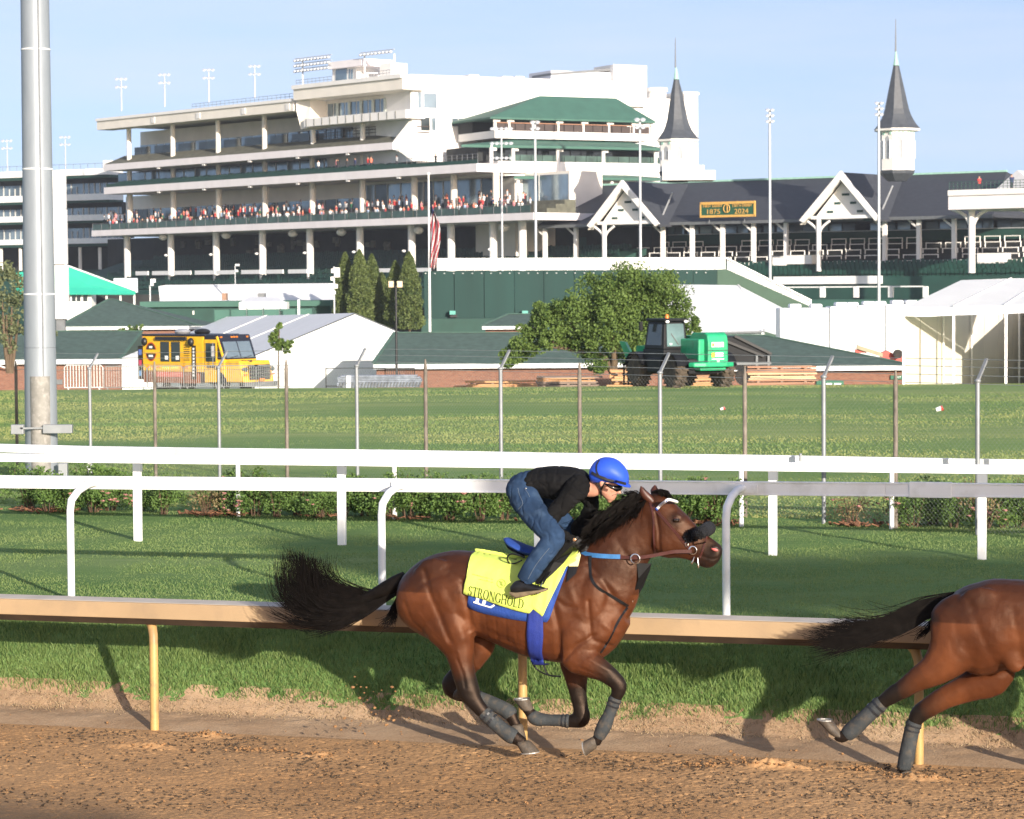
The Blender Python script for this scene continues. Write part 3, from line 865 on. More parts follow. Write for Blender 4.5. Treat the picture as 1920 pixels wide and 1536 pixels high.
def limb(mb, pts, n=14, sub=4, lat=.85, thigh=0):
    """pts: (px, py, half thickness px, v) -> tapering elliptical tube"""
    A = []
    for px, py, h, v in pts:
        u, z = hp(px, py, v); s = FPX / (CAM - tp(u, v, z)).length
        A.append((u, v, z, h / s))
    A = catmull(A, sub)
    rings = []
    for i, (u, v, z, h) in enumerate(A):
        a, b = A[max(0, i - 1)], A[min(len(A) - 1, i + 1)]
        d = Vector((b[0] - a[0], b[2] - a[2])).normalized()
        nx, nz = -d.y, d.x
        la = lat
        if thigh:
            g = min(1, i / (2.6 * sub)); la = lat * (thigh + (1 - thigh) * g)
            if i == 0:
                for e, sc in ((.75, .45), (.5, .75), (.22, .93)):
                    rings.append([v3(u - d.x * h * e + nx * h * sc * math.cos(t), v + la * h * sc * math.sin(t), z - d.y * h * e + nz * h * sc * math.cos(t)) for t in [2 * math.pi * k / n for k in range(n)]])
        rings.append([v3(u + nx * h * math.cos(t), v + la * h * math.sin(t), z + nz * h * math.cos(t)) for t in [2 * math.pi * k / n for k in range(n)]])
    mb.loft(rings)
    return A
def pell(mb, px, py, rx, ry, rv, v, ang=0.0):
    """ellipsoid given in picture pixels at side offset v (rv in metres)"""
    u, z = hp(px, py, v); s = 245.0
    ca, sa = math.cos(ang), math.sin(ang)
    mb.ell(v3(u, v, z), TDIR * (ca * rx / s) + Vector((0, 0, -sa * rx / s)), TDIR * (sa * ry / s) + Vector((0, 0, ca * ry / s)), NDIR * rv, 14, 10)

TRUNK = [((752, 1094), (748, 1132), .09), ((763, 1074), (757, 1162), .19), ((792, 1049), (788, 1188), .255), ((835, 1034), (830, 1204), .275), ((880, 1033), (882, 1190), .265),
         ((920, 1038), (925, 1204), .265), ((960, 1045), (965, 1222), .285), ((1000, 1047), (1005, 1234), .295), ((1040, 1042), (1042, 1241), .28), ((1075, 1032), (1080, 1246), .25),
         ((1105, 1030), (1120, 1240), .225), ((1130, 1055), (1155, 1214), .185), ((1152, 1092), (1181, 1172), .12)]
NECK = [((1078, 1042), (1150, 1205), .19), ((1095, 1014), (1190, 1140), .165), ((1122, 986), (1204, 1092), .135), ((1150, 962), (1213, 1062), .108), ((1180, 947), (1223, 1044), .092), ((1204, 938), (1234, 1030), .085)]
HEAD = [((1200, 934), (1221, 1000), .07), ((1222, 926), (1230, 1038), .092), ((1248, 930), (1250, 1047), .104), ((1275, 953), (1270, 1047), .098), ((1298, 977), (1287, 1050), .078), ((1316, 997), (1301, 1055), .060),
        ((1334, 1009), (1316, 1064), .053), ((1348, 1019), (1334, 1064), .053), ((1355, 1029), (1349, 1052), .038)]
NF = [(1112, 1165, 46, -.13), (1080, 1222, 36, -.16), (1102, 1243, 28, -.17), (1130, 1258, 20.5, -.17), (1153, 1276, 16.5, -.165), (1161, 1290, 15, -.16), (1153, 1312, 11.5, -.155), (1143, 1338, 10.5, -.15), (1133, 1361, 13, -.15), (1122, 1383, 10.5, -.15), (1115, 1394, 11, -.15)]
FF = [(1095, 1180, 44, .12), (1078, 1235, 32, .15), (1080, 1268, 23, .15), (1084, 1300, 17, .15), (1089, 1328, 15.5, .15), (1091, 1347, 16.5, .15), (1072, 1352, 13, .145), (1050, 1351, 10.5, .14), (1025, 1350, 10.5, .14), (1005, 1347, 13, .135), (992, 1334, 10, .13), (985, 1326, 10, .13)]
NH = [(825, 1130, 62, -.13), (845, 1178, 50, -.15), (860, 1216, 32, -.15), (866, 1246, 24, -.15), (874, 1278, 21.5, -.145), (882, 1302, 21, -.14), (893, 1320, 16, -.14), (915, 1344, 13, -.135), (942, 1368, 13, -.13), (958, 1379, 14.5, -.13), (974, 1388, 11.5, -.13), (982, 1394, 12, -.13)]
FH = [(840, 1140, 55, .12), (890, 1180, 40, .14), (902, 1206, 29, .14), (886, 1236, 23, .14), (862, 1264, 19.5, .14), (846, 1284, 19, .135), (856, 1297, 16.5, .135), (878, 1304, 14, .13), (905, 1312, 13, .13), (936, 1325, 13, .125), (955, 1337, 14, .125), (964, 1354, 10.5, .12), (968, 1362, 11, .12)]
# hoof: (pastern end px, toe px, sole heel px, v)
HOOVES1 = [((980, 1391), (1011, 1409), (976, 1411), -.13), ((968, 1360), (986, 1383), (957, 1384), .12), ((1117, 1390), (1100, 1417), (1094, 1388), -.15), ((990, 1331), (964, 1312), (994, 1311), .13)]
GROOVES = [([(796, 1072), (812, 1118), (832, 1165), (846, 1200)], -.016, .020), ([(868, 1090), (880, 1138), (882, 1182)], -.018, .020), ([(775, 1108), (806, 1086), (845, 1074), (872, 1088)], -.010, .018),
           ([(1100, 1058), (1138, 1108), (1162, 1146)], -.014, .020), ([(1040, 1128), (1050, 1180), (1048, 1232)], -.020, .020), ([(1104, 1128), (1106, 1165), (1108, 1192)], -.014, .012),
           ([(1060, 1236), (1085, 1208), (1114, 1192)], -.016, .014), ([(1112, 1200), (1148, 1222)], -.014, .014), ([(1213, 1062), (1196, 1104), (1166, 1150)], -.014, .018),
           ([(1222, 962), (1228, 1000), (1229, 1036)], -.014, .012), ([(1040, 1118), (1060, 1136), (1080, 1140)], -.012, .016), ([(1066, 1100), (1090, 1160), (1100, 1200)], .010, .025),
           ([(1262, 998), (1292, 1018)], .007, .010), ([(858, 1236), (868, 1262), (872, 1290)], -.008, .008), ([(830, 1110), (850, 1150), (868, 1196)], .012, .03),
           ([(1306, 1047), (1326, 1053), (1348, 1049)], -.020, .0055), ([(1330, 1058), (1344, 1060)], .006, .010), ([(1328, 1022), (1332, 1036), (1342, 1041)], -.006, .006), ([(1280, 968), (1300, 992)], -.006, .012), ([(900, 1175), (960, 1205)], -.006, .02), ([(1128, 1170), (1150, 1190)], .010, .02), ([(760, 1130), (772, 1165), (800, 1195)], -.006, .014),
           ([(1108, 1236), (1140, 1256)], .006, .012), ([(1090, 1252), (1128, 1268)], -.006, .008), ([(1085, 1060), (1120, 1080), (1150, 1110)], .006, .02), ([(1150, 1015), (1180, 1060), (1178, 1105)], -.006, .02)]
RIBS = [([(x, 1090), (x - 12, 1150), (x - 14, 1205)], -.0035, .009) for x in (925, 945, 965, 985, 1010, 1030)]
VEINS = [([(905, 1200), (940, 1196), (975, 1206), (1000, 1218)], .0035, .0055), ([(940, 1196), (960, 1184), (980, 1180)], .003, .005), ([(860, 1220), (868, 1250), (876, 1280)], .004, .006), ([(1085, 1226), (1112, 1240), (1138, 1258)], .003, .005), ([(1240, 1000), (1256, 1016), (1272, 1024)], .0025, .004), ([(1290, 990), (1284, 1006), (1296, 1016)], .003, .004), ([(1120, 1130), (1128, 1150), (1122, 1172)], .003, .006), ([(790, 1150), (806, 1176), (828, 1196)], .003, .006), ([(905, 1170), (925, 1160), (950, 1166)], .0025, .006)]
BLACKP = [(NF, 3, [0, .0, .0, .7, 1, 1, 1, 1, 1, 1, 1]), (FF, 3, [0, 0, .15, .8, 1, 1, 1, 1, 1, 1, 1, 1]), (NH, 3, [0, 0, 0, .25, .8, .85, 1, 1, 1, 1, 1, 1]), (FH, 3, [0, 0, 0, .1, .9, 1, 1, 1, 1, 1, 1, 1, 1])]

COAT, cnt, cb = newmat('bay_coat')
def coat_nodes():
    N, L = cnt.nodes, cnt.links
    a = N.new('ShaderNodeVertexColor'); a.layer_name = 'coat'
    ge = N.new('ShaderNodeTexCoord')
    n1 = N.new('ShaderNodeTexNoise'); n1.inputs['Scale'].default_value = 5; n1.inputs['Detail'].default_value = 5; L.new(ge.outputs['Object'], n1.inputs['Vector'])
    mx = N.new('ShaderNodeMixRGB'); mx.blend_type = 'MULTIPLY'; mx.inputs['Fac'].default_value = 1
    rp = N.new('ShaderNodeValToRGB'); rp.color_ramp.elements[0].position = .3; rp.color_ramp.elements[1].position = .7
    rp.color_ramp.elements[0].color = (.70, .66, .64, 1); rp.color_ramp.elements[1].color = (1.18, 1.15, 1.1, 1)
    L.new(n1.outputs['Fac'], rp.inputs['Fac']); L.new(a.outputs['Color'], mx.inputs['Color1']); L.new(rp.outputs['Color'], mx.inputs['Color2'])
    L.new(mx.outputs['Color'], cb.inputs['Base Color'])
    cb.inputs['Roughness'].default_value = .48
    cb.inputs['Specular IOR Level'].default_value = .36
    cb.inputs['Specular Tint'].default_value = (1.0, .72, .55, 1)
    cb.inputs['Sheen Weight'].default_value = .0
    mp = N.new('ShaderNodeMapping'); mp.inputs['Scale'].default_value = (30, 30, 150); L.new(ge.outputs['Object'], mp.inputs['Vector'])
    n2 = N.new('ShaderNodeTexNoise'); n2.inputs['Scale'].default_value = 3; n2.inputs['Detail'].default_value = 3; L.new(mp.outputs[0], n2.inputs['Vector'])
    n3 = N.new('ShaderNodeTexNoise'); n3.inputs['Scale'].default_value = 16; n3.inputs['Detail'].default_value = 3; L.new(ge.outputs['Object'], n3.inputs['Vector'])
    ad = N.new('ShaderNodeMath'); ad.operation = 'MULTIPLY_ADD'; ad.inputs[1].default_value = 3.0; L.new(n3.outputs['Fac'], ad.inputs[0]); L.new(n2.outputs['Fac'], ad.inputs[2])
    bp = N.new('ShaderNodeBump'); bp.inputs['Strength'].default_value = .20; bp.inputs['Distance'].default_value = .006
    L.new(ad.outputs[0], bp.inputs['Height']); L.new(bp.outputs[0], cb.inputs['Normal'])
coat_nodes()
HOOF = M('hoof_horn', (.075, .060, .045), .7, var=.35, scale=14, dirt=(.10, .07, .045), bump=.3)
SHOE = M('horseshoe_metal', (.36, .35, .33), .5, metal=.6)
HAIR = M('black_hair', (.0065, .0052, .0045), .55, var=.5, scale=20, spec=.07)
WRAP = M('grey_leg_wrap', (.030, .035, .038), .8, var=.2, scale=9, dirt=(.075, .062, .048), bump=.25)
BAND = M('black_wrap_band', (.02, .022, .026), .35, var=.3)
EYE = M('horse_eye', (.012, .007, .004), .05, spec=.8)
NOSE = M('nostril_lining', (.55, .13, .12), .5)

def seg_dist(Q, A, B):
    AB = B - A; t = np.clip(((Q - A) @ AB) / max(AB @ AB, 1e-9), 0, 1)
    return np.linalg.norm(Q - (A + t[:, None] * AB), axis=1), t
def horse_body(legs, hooves, front, name, grooves, black, rot_tail=None):
    mb = MB()
    S_ = sections(mb, TRUNK if front is None else front['trunk'], sq=2.25)
    if front is None or front.get('head', True):
        sections(mb, NECK, sq=2.1); sections(mb, HEAD, n=18, sq=2.3)
    for lg in legs: limb(mb, lg)
    return mb, S_
def finish_body(mb, voxel, grooves, black, coatdark, name, du=0, dz=0):
    me = remesh(mb, voxel, 12, name)
    P = get_co(me); Q = to_uvz(P)
    no = np.empty(len(me.vertices) * 3); me.vertices.foreach_get('normal', no); no = no.reshape(-1, 3)
    disp = np.zeros(len(Q))
    for line, dep, sig in grooves:
        dep, sig = dep * .75, sig * 1.2
        L_ = [np.array(hp(x, y, -.22)) for x, y in line]
        dm = np.full(len(Q), 9.0)
        for a, b in zip(L_[:-1], L_[1:]):
            d, _ = seg_dist(Q[:, [0, 2]] - np.array([du, dz]), a, b); dm = np.minimum(dm, d)
        side = np.clip((np.abs(Q[:, 1]) - .03) / .05, 0, 1)
        disp += dep * np.exp(-(dm / sig) ** 2) * side
    disp += .0016 * (fbm(Q[:, 0] * 30 + 3, Q[:, 2] * 30 + Q[:, 1] * 12, 3) - .5) * 2
    disp += .004 * (fbm(Q[:, 0] * 9 + 3, Q[:, 2] * 9 + Q[:, 1] * 5, 3) - .5) * 2
    P = P + no * disp[:, None]
    me.vertices.foreach_set('co', P.ravel())
    # bay, black legs, dark nose; form shade painted on top, orange glints lower
    bay = np.array([.083, .0255, .0095]); dark = np.array([.024, .0088, .0050]); blk = np.array([.009, .0075, .007]); light = np.array([.150, .050, .019])
    q = Q.copy(); q[:, 0] -= du; q[:, 2] -= dz
    top = np.clip((q[:, 2] - 1.22) / .40, 0, 1) * .75
    nz_ = fbm(q[:, 0] * 2.2 + 5, q[:, 2] * 2.2 + q[:, 1] * 2, 3)
    k = np.clip(top + (nz_ - .46) * 1.5 + .05, 0, .9)[:, None]
    C = bay * (1 - k) + dark * k
    fl = np.clip((nz_ - .52) * 4, 0, .6)[:, None] * (q[:, 2:3] < 1.3)
    C = C * (1 - fl) + light * fl
    if coatdark:
        for px, py, r, a in ((1150, 985, .17, .85), (1120, 1010, .18, .8), (1190, 955, .12, .7), (1160, 1050, .15, .6), (1110, 1060, .16, .55), (1215, 1040, .08, .4), (1060, 1120, .12, .4), (850, 1050, .12, .5)):
            u, z = hp(px, py, -.1)
            w_ = (a * np.clip(1.5 - np.hypot(q[:, 0] - u, q[:, 2] - z) / r, 0, 1) * np.clip(.5 + nz_, 0, 1))[:, None]
            C = C * (1 - w_) + np.array([.030, .0098, .0052]) * w_
    B = np.zeros(len(q)); D = np.full(len(q), 9.0)
    for pts, _, bl in black:
        A = []
        for (px, py, h, v), b in zip(pts, bl):
            u, z = hp(px, py, v); A.append((u, v, z, h / 245.0, b))
        for a, b in zip(A[:-1], A[1:]):
            d, t = seg_dist(Q, np.array(a[:3]), np.array(b[:3]))
            r = a[3] * (1 - t) + b[3] * t; bb = a[4] * (1 - t) + b[4] * t
            w = d / (r + 1e-6); better = w < D
            D = np.where(better, w, D); B = np.where(better, np.where(w < 1.7, bb, 0), B)
    B = np.clip(B * 1.4 + (nz_ - .5) * 1.0 * (B > .03), 0, 1)
    if coatdark:
        # muzzle grey-black, dark along the crest
        for px, py, r, a in ((1340, 1040, .115, 1.0), (1318, 1062, .07, .9), (1268, 975, .055, .85), (1215, 925, .06, .6)):
            u, z = hp(px, py, -.05)
            d = np.hypot(q[:, 0] - u, q[:, 2] - z)
            B = np.maximum(B, a * np.clip(1.5 - d / r, 0, 1) * np.clip(.65 + nz_ * .6, 0, 1))
    u, z = hp(752, 1098, 0); d = np.hypot(q[:, 0] - u, q[:, 2] - z); B = np.maximum(B, np.clip(1.3 - d / .05, 0, 1) * .8)
    C = C * (1 - B[:, None]) + blk * B[:, None]
    ca = me.color_attributes.new('coat', 'FLOAT_COLOR', 'POINT')
    ca.data.foreach_set('color', np.concatenate([C, np.ones((len(C), 1))], 1).astype(np.float32).ravel())
    me.materials.clear(); me.materials.append(COAT)
    me.update()
    return me
def shift_pts(pts, du, dz):
    return pts
def add_hoof(parent, past, toe, heel, v):
    """hoof: cone frustum from the coronet to the ground face, metal shoe beneath"""
    P, T, H = [np.array(hp(*p, v)) for p in (past, toe, heel)]
    sole_c = (T + H) / 2; ax = (T - H); ln = np.linalg.norm(ax); ax /= ln
    nrm = np.array([-ax[1], ax[0]])
    if (P - sole_c) @ nrm < 0: nrm = -nrm
    rings = []
    hgt = (P - sole_c) @ nrm
    for f, sc, sh in ((0, 1.0, 0), (.5, .92, -.10), (.92, .84, -.22), (1.08, .66, -.26)):
        c = sole_c + (P - sole_c) * f
        ring = []
        for k in range(16):
            a = 6.283 * k / 16
            x = math.cos(a) * ln * .5 * sc; y = math.sin(a) * ln * .44 * sc
            if math.cos(a) < -.6: x *= .86
            p = c + ax * x; ring.append(v3(p[0], v + y, p[1]))
        rings.append(ring)
    mb = MB(); mb.loft(rings); h = mb.build('hoof', HOOF, parent)
    mb = MB(); rr = []
    for off in (0, -.008):
        for sc in (1.0, .72):
            ring = []
            for k in range(15):
                a = -2.5 + 5.0 * k / 14
                c = sole_c + nrm * off; p = c + ax * math.cos(a) * ln * .5 * sc
                ring.append(v3(p[0], v + math.sin(a) * ln * .44 * sc, p[1]))
            rr.append(ring)
    mb.loft([rr[0], rr[2], rr[3], rr[1], rr[0]], smooth=False, cap=False, closed=False); mb.build('horseshoe', SHOE, h)
def add_wrap(parent, pts, i0, i1, grow, n=16, bands=2):
    """boot round the cannon: from picture points between two stations of the limb"""
    A = []
    for px, py, h, v in pts:
        u, z = hp(px, py, v); A.append((u, v, z, h / 245.0))
    A = catmull(A, 6)
    a, b = int(i0 * 6), int(i1 * 6)
    S_ = A[a:b + 1]
    rings = []
    for i, (u, v, z, h) in enumerate(S_):
        p, q = S_[max(0, i - 1)], S_[min(len(S_) - 1, i + 1)]
        d = Vector((q[0] - p[0], q[2] - p[2])).normalized(); nx, nz = -d.y, d.x
        r = h + grow - (.006 if i in (0, len(S_) - 1) else 0)
        rings.append([v3(u + nx * r * math.cos(t), v + .9 * r * math.sin(t), z + nz * r * math.cos(t)) for t in [6.283 * k / n for k in range(n)]])
    mb = MB(); mb.loft(rings); o = mb.build('leg_boot', WRAP, parent)
    for k in range(bands):
        i = 1 + 2 * k
        if i + 1 >= len(rings): break
        c0, c1 = rings[i], rings[i + 1]
        def grow_ring(r, f):
            c = sum((Vector(p) for p in r), Vector()) / len(r); return [c + (Vector(p) - c) * f for p in r]
        m0 = [Vector(p) * .75 + Vector(q) * .25 for p, q in zip(c0, c1)]; m1 = [Vector(p) * .1 + Vector(q) * .9 for p, q in zip(c0, c1)]
        mb = MB(); mb.loft([grow_ring(m0, 1.02), grow_ring(m0, 1.07), grow_ring(m1, 1.07), grow_ring(m1, 1.02)], smooth=False, cap=False); mb.build('strap', BAND, o)
def hair(name, parent, guides, n, r0, r1, spread, mat=HAIR, seg=9, wave=.012, kind='stuff'):
    """many thin strands following blends of neighbouring guide curves (u, v, z)"""
    G = [catmull(g, 6) for g in guides]
    m = min(len(g) for g in G)
    G = np.array([[g[int(round(i * (len(g) - 1) / (seg - 1)))] for i in range(seg)] for g in G])
    mb = MB()
    ncl = max(8, n // 22)
    cl = [(RNG.uniform(0, len(G) - 1), RNG.normal(size=3) * spread, RNG.uniform(.74, 1.08)) for _ in range(ncl)]
    for s in range(n):
        fc, oc, lc = cl[RNG.integers(ncl)]
        f = min(len(G) - 1.001, max(0, fc + RNG.normal() * .10)); i = min(int(f), len(G) - 2); t = f - i
        C = G[i] * (1 - t) + G[i + 1] * t
        ln = lc * RNG.uniform(.86, 1.05)
        off = oc + RNG.normal(size=3) * spread * .40
        if RNG.random() < .12: off = oc + RNG.normal(size=3) * spread * np.array([2.2, 1.5, 2.6]); ln = RNG.uniform(.6, 1.12)
        k = np.linspace(0, 1, seg)[:, None] ** 1.25
        ph = RNG.uniform(0, 6.28, 3); wv = np.sin(k * RNG.uniform(4, 9) + ph) * wave * k
        C = C[0] + (C - C[0]) * ln + off * (k * .9 + .12) + wv
        rr = [r0 * (1 - .75 * x) * RNG.uniform(.8, 1.2) + r1 for x in np.linspace(0, 1, seg)]
        mb.tube([v3(*c) for c in C], rr, 3)
    return mb.build(name, mat, parent, kind=kind, recalc=False)

def gl(*pts):
    return [(*hp(x, y, v)[:1], v, hp(x, y, v)[1]) for x, y, v in pts]
TAILG = [gl((752, 1092, 0), (715, 1106, 0), (680, 1117, .01), (640, 1108, .03), (600, 1086, .05), (574, 1064, .06), (556, 1038, .07)),
         gl((751, 1094, .02), (712, 1110, .02), (676, 1122, .03), (632, 1118, .04), (588, 1104, .05), (556, 1080, .05), (548, 1040, .05)),
         gl((750, 1098, -.02), (710, 1115, -.02), (670, 1129, -.02), (622, 1130, -.02), (572, 1120, -.02), (538, 1096, -.02), (540, 1050, -.02)),
         gl((750, 1102, .0), (708, 1120, .01), (668, 1137, .02), (616, 1144, .03), (566, 1138, .04), (532, 1112, .05), (530, 1068, .06)),
         gl((749, 1106, -.01), (706, 1126, -.02), (664, 1145, -.03), (612, 1156, -.04), (565, 1150, -.05), (538, 1132, -.05), (519, 1112, -.05)),
         gl((749, 1110, .01), (708, 1131, .02), (668, 1152, .03), (626, 1167, .04), (586, 1168, .05), (552, 1160, .06), (526, 1148, .06)),
         gl((748, 1112, 0), (712, 1136, 0), (684, 1156, 0), (657, 1171, 0), (632, 1183, 0), (610, 1192, 0), (588, 1198, 0))]
TAILG2 = [gl((748, 1108, 0), (738, 1128, 0), (728, 1146, 0), (722, 1160, 0), (712, 1168, 0)), gl((750, 1112, .03), (746, 1134, .03), (742, 1152, .03), (738, 1166, .03), (726, 1174, .03))]
DOCK = [(760, 1086, 15, 0), (742, 1094, 15, 0), (720, 1106, 14, 0), (695, 1118, 11, .01), (668, 1124, 7, .02), (650, 1124, 4, .02)]
MANEROOTS = [(1098, 1014), (1112, 998), (1126, 984), (1140, 971), (1155, 960), (1170, 952), (1186, 944), (1200, 938), (1212, 932)]

def front_parts(root):
    # ears
    for base, tip, w, v, lean in (((1221, 940), (1203.5, 911), 11, -.052, -.01), ((1233, 930), (1226, 910), 10, .05, .012)):
        (ub, zb), (ut, zt) = hp(*base, v), hp(*tip, v)
        mb = MB(); rings = []
        for f, r in ((0, .75), (.25, 1.0), (.5, .85), (.75, .5), (1, .06)):
            cu, cz = ub + (ut - ub) * f - .012 * math.sin(f * 3.1), zb + (zt - zb) * f
            rings.append([v3(cu + r * w / 245 * math.cos(a), v + lean * f * 3 + r * .026 * math.sin(a), cz + .3 * r * w / 245 * math.sin(a)) for a in [6.283 * k / 10 for k in range(10)]])
        mb.loft(rings); e = mb.build('ear', COATD, root)
        mb = MB(); m_ = []
        for f, r in ((.15, .5), (.4, .62), (.7, .36), (.92, .08)):
            cu, cz = ub + (ut - ub) * f - .012 * math.sin(f * 3.1) + .3 * w / 245, zb + (zt - zb) * f
            m_.append([v3(cu + (.62 if s == 0 else .35) * r * w / 245, v + lean * f * 3 + r * .024 * s, cz + .002) for s in (-1, 0, 1)])
        mb.loft(m_, cap=False, closed=False); mb.build('ear_lining', HAIR, e)
    for s in (-1, 1):
        u, z = hp(1268, 975.5, s * .090)
        mb = MB(); mb.ell(v3(u, s * .090, z), TDIR * .027, Vector((0, 0, .019)), NDIR * .024, 14, 10); mb.build('eye', EYE, root)
        mb = MB()
        mb.tube([v3(u - .027, s * .092, z - .004), v3(u - .012, s * .099, z + .017), v3(u + .010, s * .098, z + .016), v3(u + .027, s * .090, z - .006)], [.003, .0055, .0055, .003], 8); mb.build('eyelid', COATD, root)
        u, z = hp(1340, 1030, s * .050)
        mb = MB(); mb.ell(v3(u, s * .052, z), TDIR * .028 + Vector((0, 0, -.007)), Vector((0, 0, .0145)), NDIR * .013, 14, 8); mb.build('nostril', NOSE, root)
        mb = MB(); mb.tube([v3(u - .027, s * .052, z + .001), v3(u - .008, s * .058, z + .0155), v3(u + .018, s * .054, z + .011), v3(u + .027, s * .048, z - .008)], [.005, .008, .008, .005], 8); mb.build('nostril_rim', COATN, root)
    # forelock and mane
    fg = [gl((1222, 924, v), (1236, 921, v), (1248, 926, v), (1256, 934, v)) for v in (-.03, 0, .03)]
    hair('forelock', root, fg, 90, .004, .0012, .008)
    mg, mg2, mg3 = [], [], []
    for i, (x, y) in enumerate(MANEROOTS):
        k = (.45, .6, .8, .95, 1, 1, 1, .95, .8)[i]
        mg.append(gl((x, y, 0), (x - 7 * k, y - 9 * k, -.03), (x - 17 * k, y - 6 * k, -.07), (x - 29 * k, y + 6 * k, -.10), (x - 39 * k, y + 17 * k, -.11)))
        mg2.append(gl((x + 2, y + 5, -.03), (x - 2 * k, y + 9 * k, -.08), (x - 9 * k, y + 19 * k, -.125), (x - 19 * k, y + 30 * k, -.15), (x - 27 * k, y + 40 * k, -.165)))
        mg3.append(gl((x, y, 0), (x - 3 * k, y - 9 * k, .01), (x - 10 * k, y - 15 * k, .02), (x - 20 * k, y - 15 * k, .03)))
    hair('mane', root, mg, 900, .0032, .0008, .013, wave=.010)
    hair('mane', root, mg2, 900, .0032, .0008, .014, wave=.010)
    hair('mane', root, mg3, 330, .003, .0008, .013, wave=.012)
COATD = M('dark_bay_skin', (.055, .016, .008), .45, var=.2, scale=9)
COATN = M('muzzle_skin', (.028, .019, .016), .5, var=.2, scale=12)

base1 = tp(0, 0, 0)
horse = thing('horse', 'dark bay racehorse at full gallop with a black shadow roll and lime saddle cloth', 'horse', base1, 'galloping racehorses')
mb = MB()
TR = sections(mb, TRUNK, sq=2.25); sections(mb, NECK, sq=2.1); sections(mb, HEAD, n=18, sq=2.3)
for lg in (NF, FF, NH, FH): limb(mb, lg, thigh=.55)
# muscle masses
for a in ((1100, 1135, 36, 62, .07, -.165, .35), (1072, 1190, 30, 40, .06, -.20, .2), (820, 1105, 52, 62, .06, -.185, -.3), (868, 1158, 26, 42, .045, -.19, -.2), (786, 1135, 30, 50, .05, -.16, -.35), (1244, 1010, 24, 28, .03, -.075, 0)):
    pell(mb, *a)
    b = list(a); b[5] = -a[5]; pell(mb, *b)
pell(mb, 1326, 1057, 12, 8, .045, 0)
pell(mb, 1341, 1034, 9, 12, .018, -.036, -.4); pell(mb, 1341, 1034, 9, 12, .018, .036, -.4)
pell(mb, 1268, 972, 13, 11, .03, -.068); pell(mb, 1268, 972, 13, 11, .03, .068)
pell(mb, 858, 1303, 9, 12, .035, -.14, .5); pell(mb, 838, 1287, 9, 11, .03, .135, .5)
for lg in (NF, FF, NH, FH): pass
me1 = finish_body(mb, .0105, GROOVES + RIBS + VEINS, BLACKP, True, 'body')
body1 = mesh_obj('body', me1.copy(), horse)
BV1 = BVHTree.FromPolygons([tuple(p) for p in get_co(me1)], [tuple(p.vertices) for p in me1.polygons])
front_parts(horse)
for h in HOOVES1: add_hoof(horse, *h)
add_wrap(horse, NF, 5.9, 9.0, .004); add_wrap(horse, FF, 6.3, 9.7, .004); add_wrap(horse, NH, 6.7, 9.6, .004); add_wrap(horse, FH, 7.2, 10.4, .004)
hair('tail', horse, TAILG, 1500, .0024, .0005, .017, wave=.015, seg=12)
mb = MB(); limb(mb, DOCK); mb.build('tail_dock', HAIR, horse)
hair('tail', horse, TAILG2, 90, .003, .0008, .018, wave=.016)

# second horse: same build further up the track, pushing off with both hind legs
LEG1 = [(1806, 1165, 62, -.13), (1790, 1215, 50, -.15), (1757, 1252, 33, -.15), (1722, 1273, 23, -.15), (1692, 1293, 18.5, -.145), (1674, 1303, 16.5, -.145), (1650, 1321, 13, -.14), (1622, 1346, 12.5, -.14), (1600, 1367, 13.5, -.135), (1580, 1382, 11, -.135), (1573, 1380, 11.5, -.135), (1569, 1377, 11, -.135)]
LEG2 = [(1850, 1190, 56, .12), (1860, 1262, 42, .14), (1822, 1286, 29, .14), (1778, 1305, 22.5, .14), (1742, 1326, 19, .135), (1723, 1340, 17.5, .135), (1712, 1362, 12.5, .13), (1705, 1392, 12.5, .13), (1699, 1424, 13, .13), (1695, 1443, 11, .13), (1700, 1452, 11, .13)]
uA, zA = hp(850, 1034, 0); uB, zB = hp(1868, 1087, 0)
DU2, DZ2 = uB - uA, zB - zA
mb = MB()
_hp = hp
def hp_shift(px, py, v=0.0):
    u, z = _hp(px, py, v); return u + DU2, z + DZ2
hp = hp_shift
sections(mb, TRUNK, sq=2.25); sections(mb, NECK, sq=2.1); sections(mb, HEAD, n=18, sq=2.3)
for lg in (NF, FF): limb(mb, lg, thigh=.55)
for a in ((1100, 1135, 36, 62, .07, -.165, .35), (1072, 1190, 30, 40, .06, -.20, .2), (820, 1105, 52, 62, .06, -.185, -.3), (868, 1158, 26, 42, .045, -.19, -.2), (786, 1135, 30, 50, .05, -.16, -.35)):
    pell(mb, *a)
    b = list(a); b[5] = -a[5]; pell(mb, *b)
hp = _hp
for lg in (LEG1, LEG2): limb(mb, lg, thigh=.55)
BLACK2 = [(LEG1, 3, [0, 0, 0, .05, .45, .8, 1, 1, 1, 1, 1, 1]), (LEG2, 3, [0, 0, 0, 0, .3, .7, 1, 1, 1, 1, 1])]
me2 = finish_body(mb, .0115, [(g[0], g[1] * .5, g[2] * 1.3) for g in GROOVES if max(p[0] for p in g[0]) < 1070], BLACK2, False, 'body', DU2, DZ2)
horse2 = thing('horse', 'lighter bay racehorse cut off by the right edge, only its hindquarters and tail in view', 'horse', tp(DU2, 0, 0), 'galloping racehorses')
mesh_obj('body', me2, horse2)
add_hoof(horse2, (1571, 1379), (1531, 1350), (1563, 1352), -.135)
add_hoof(horse2, (1698, 1446), (1712, 1466), (1684, 1466), .13)
add_wrap(horse2, LEG1, 5.9, 8.8, .007); add_wrap(horse2, LEG2, 5.8, 9.0, .007)
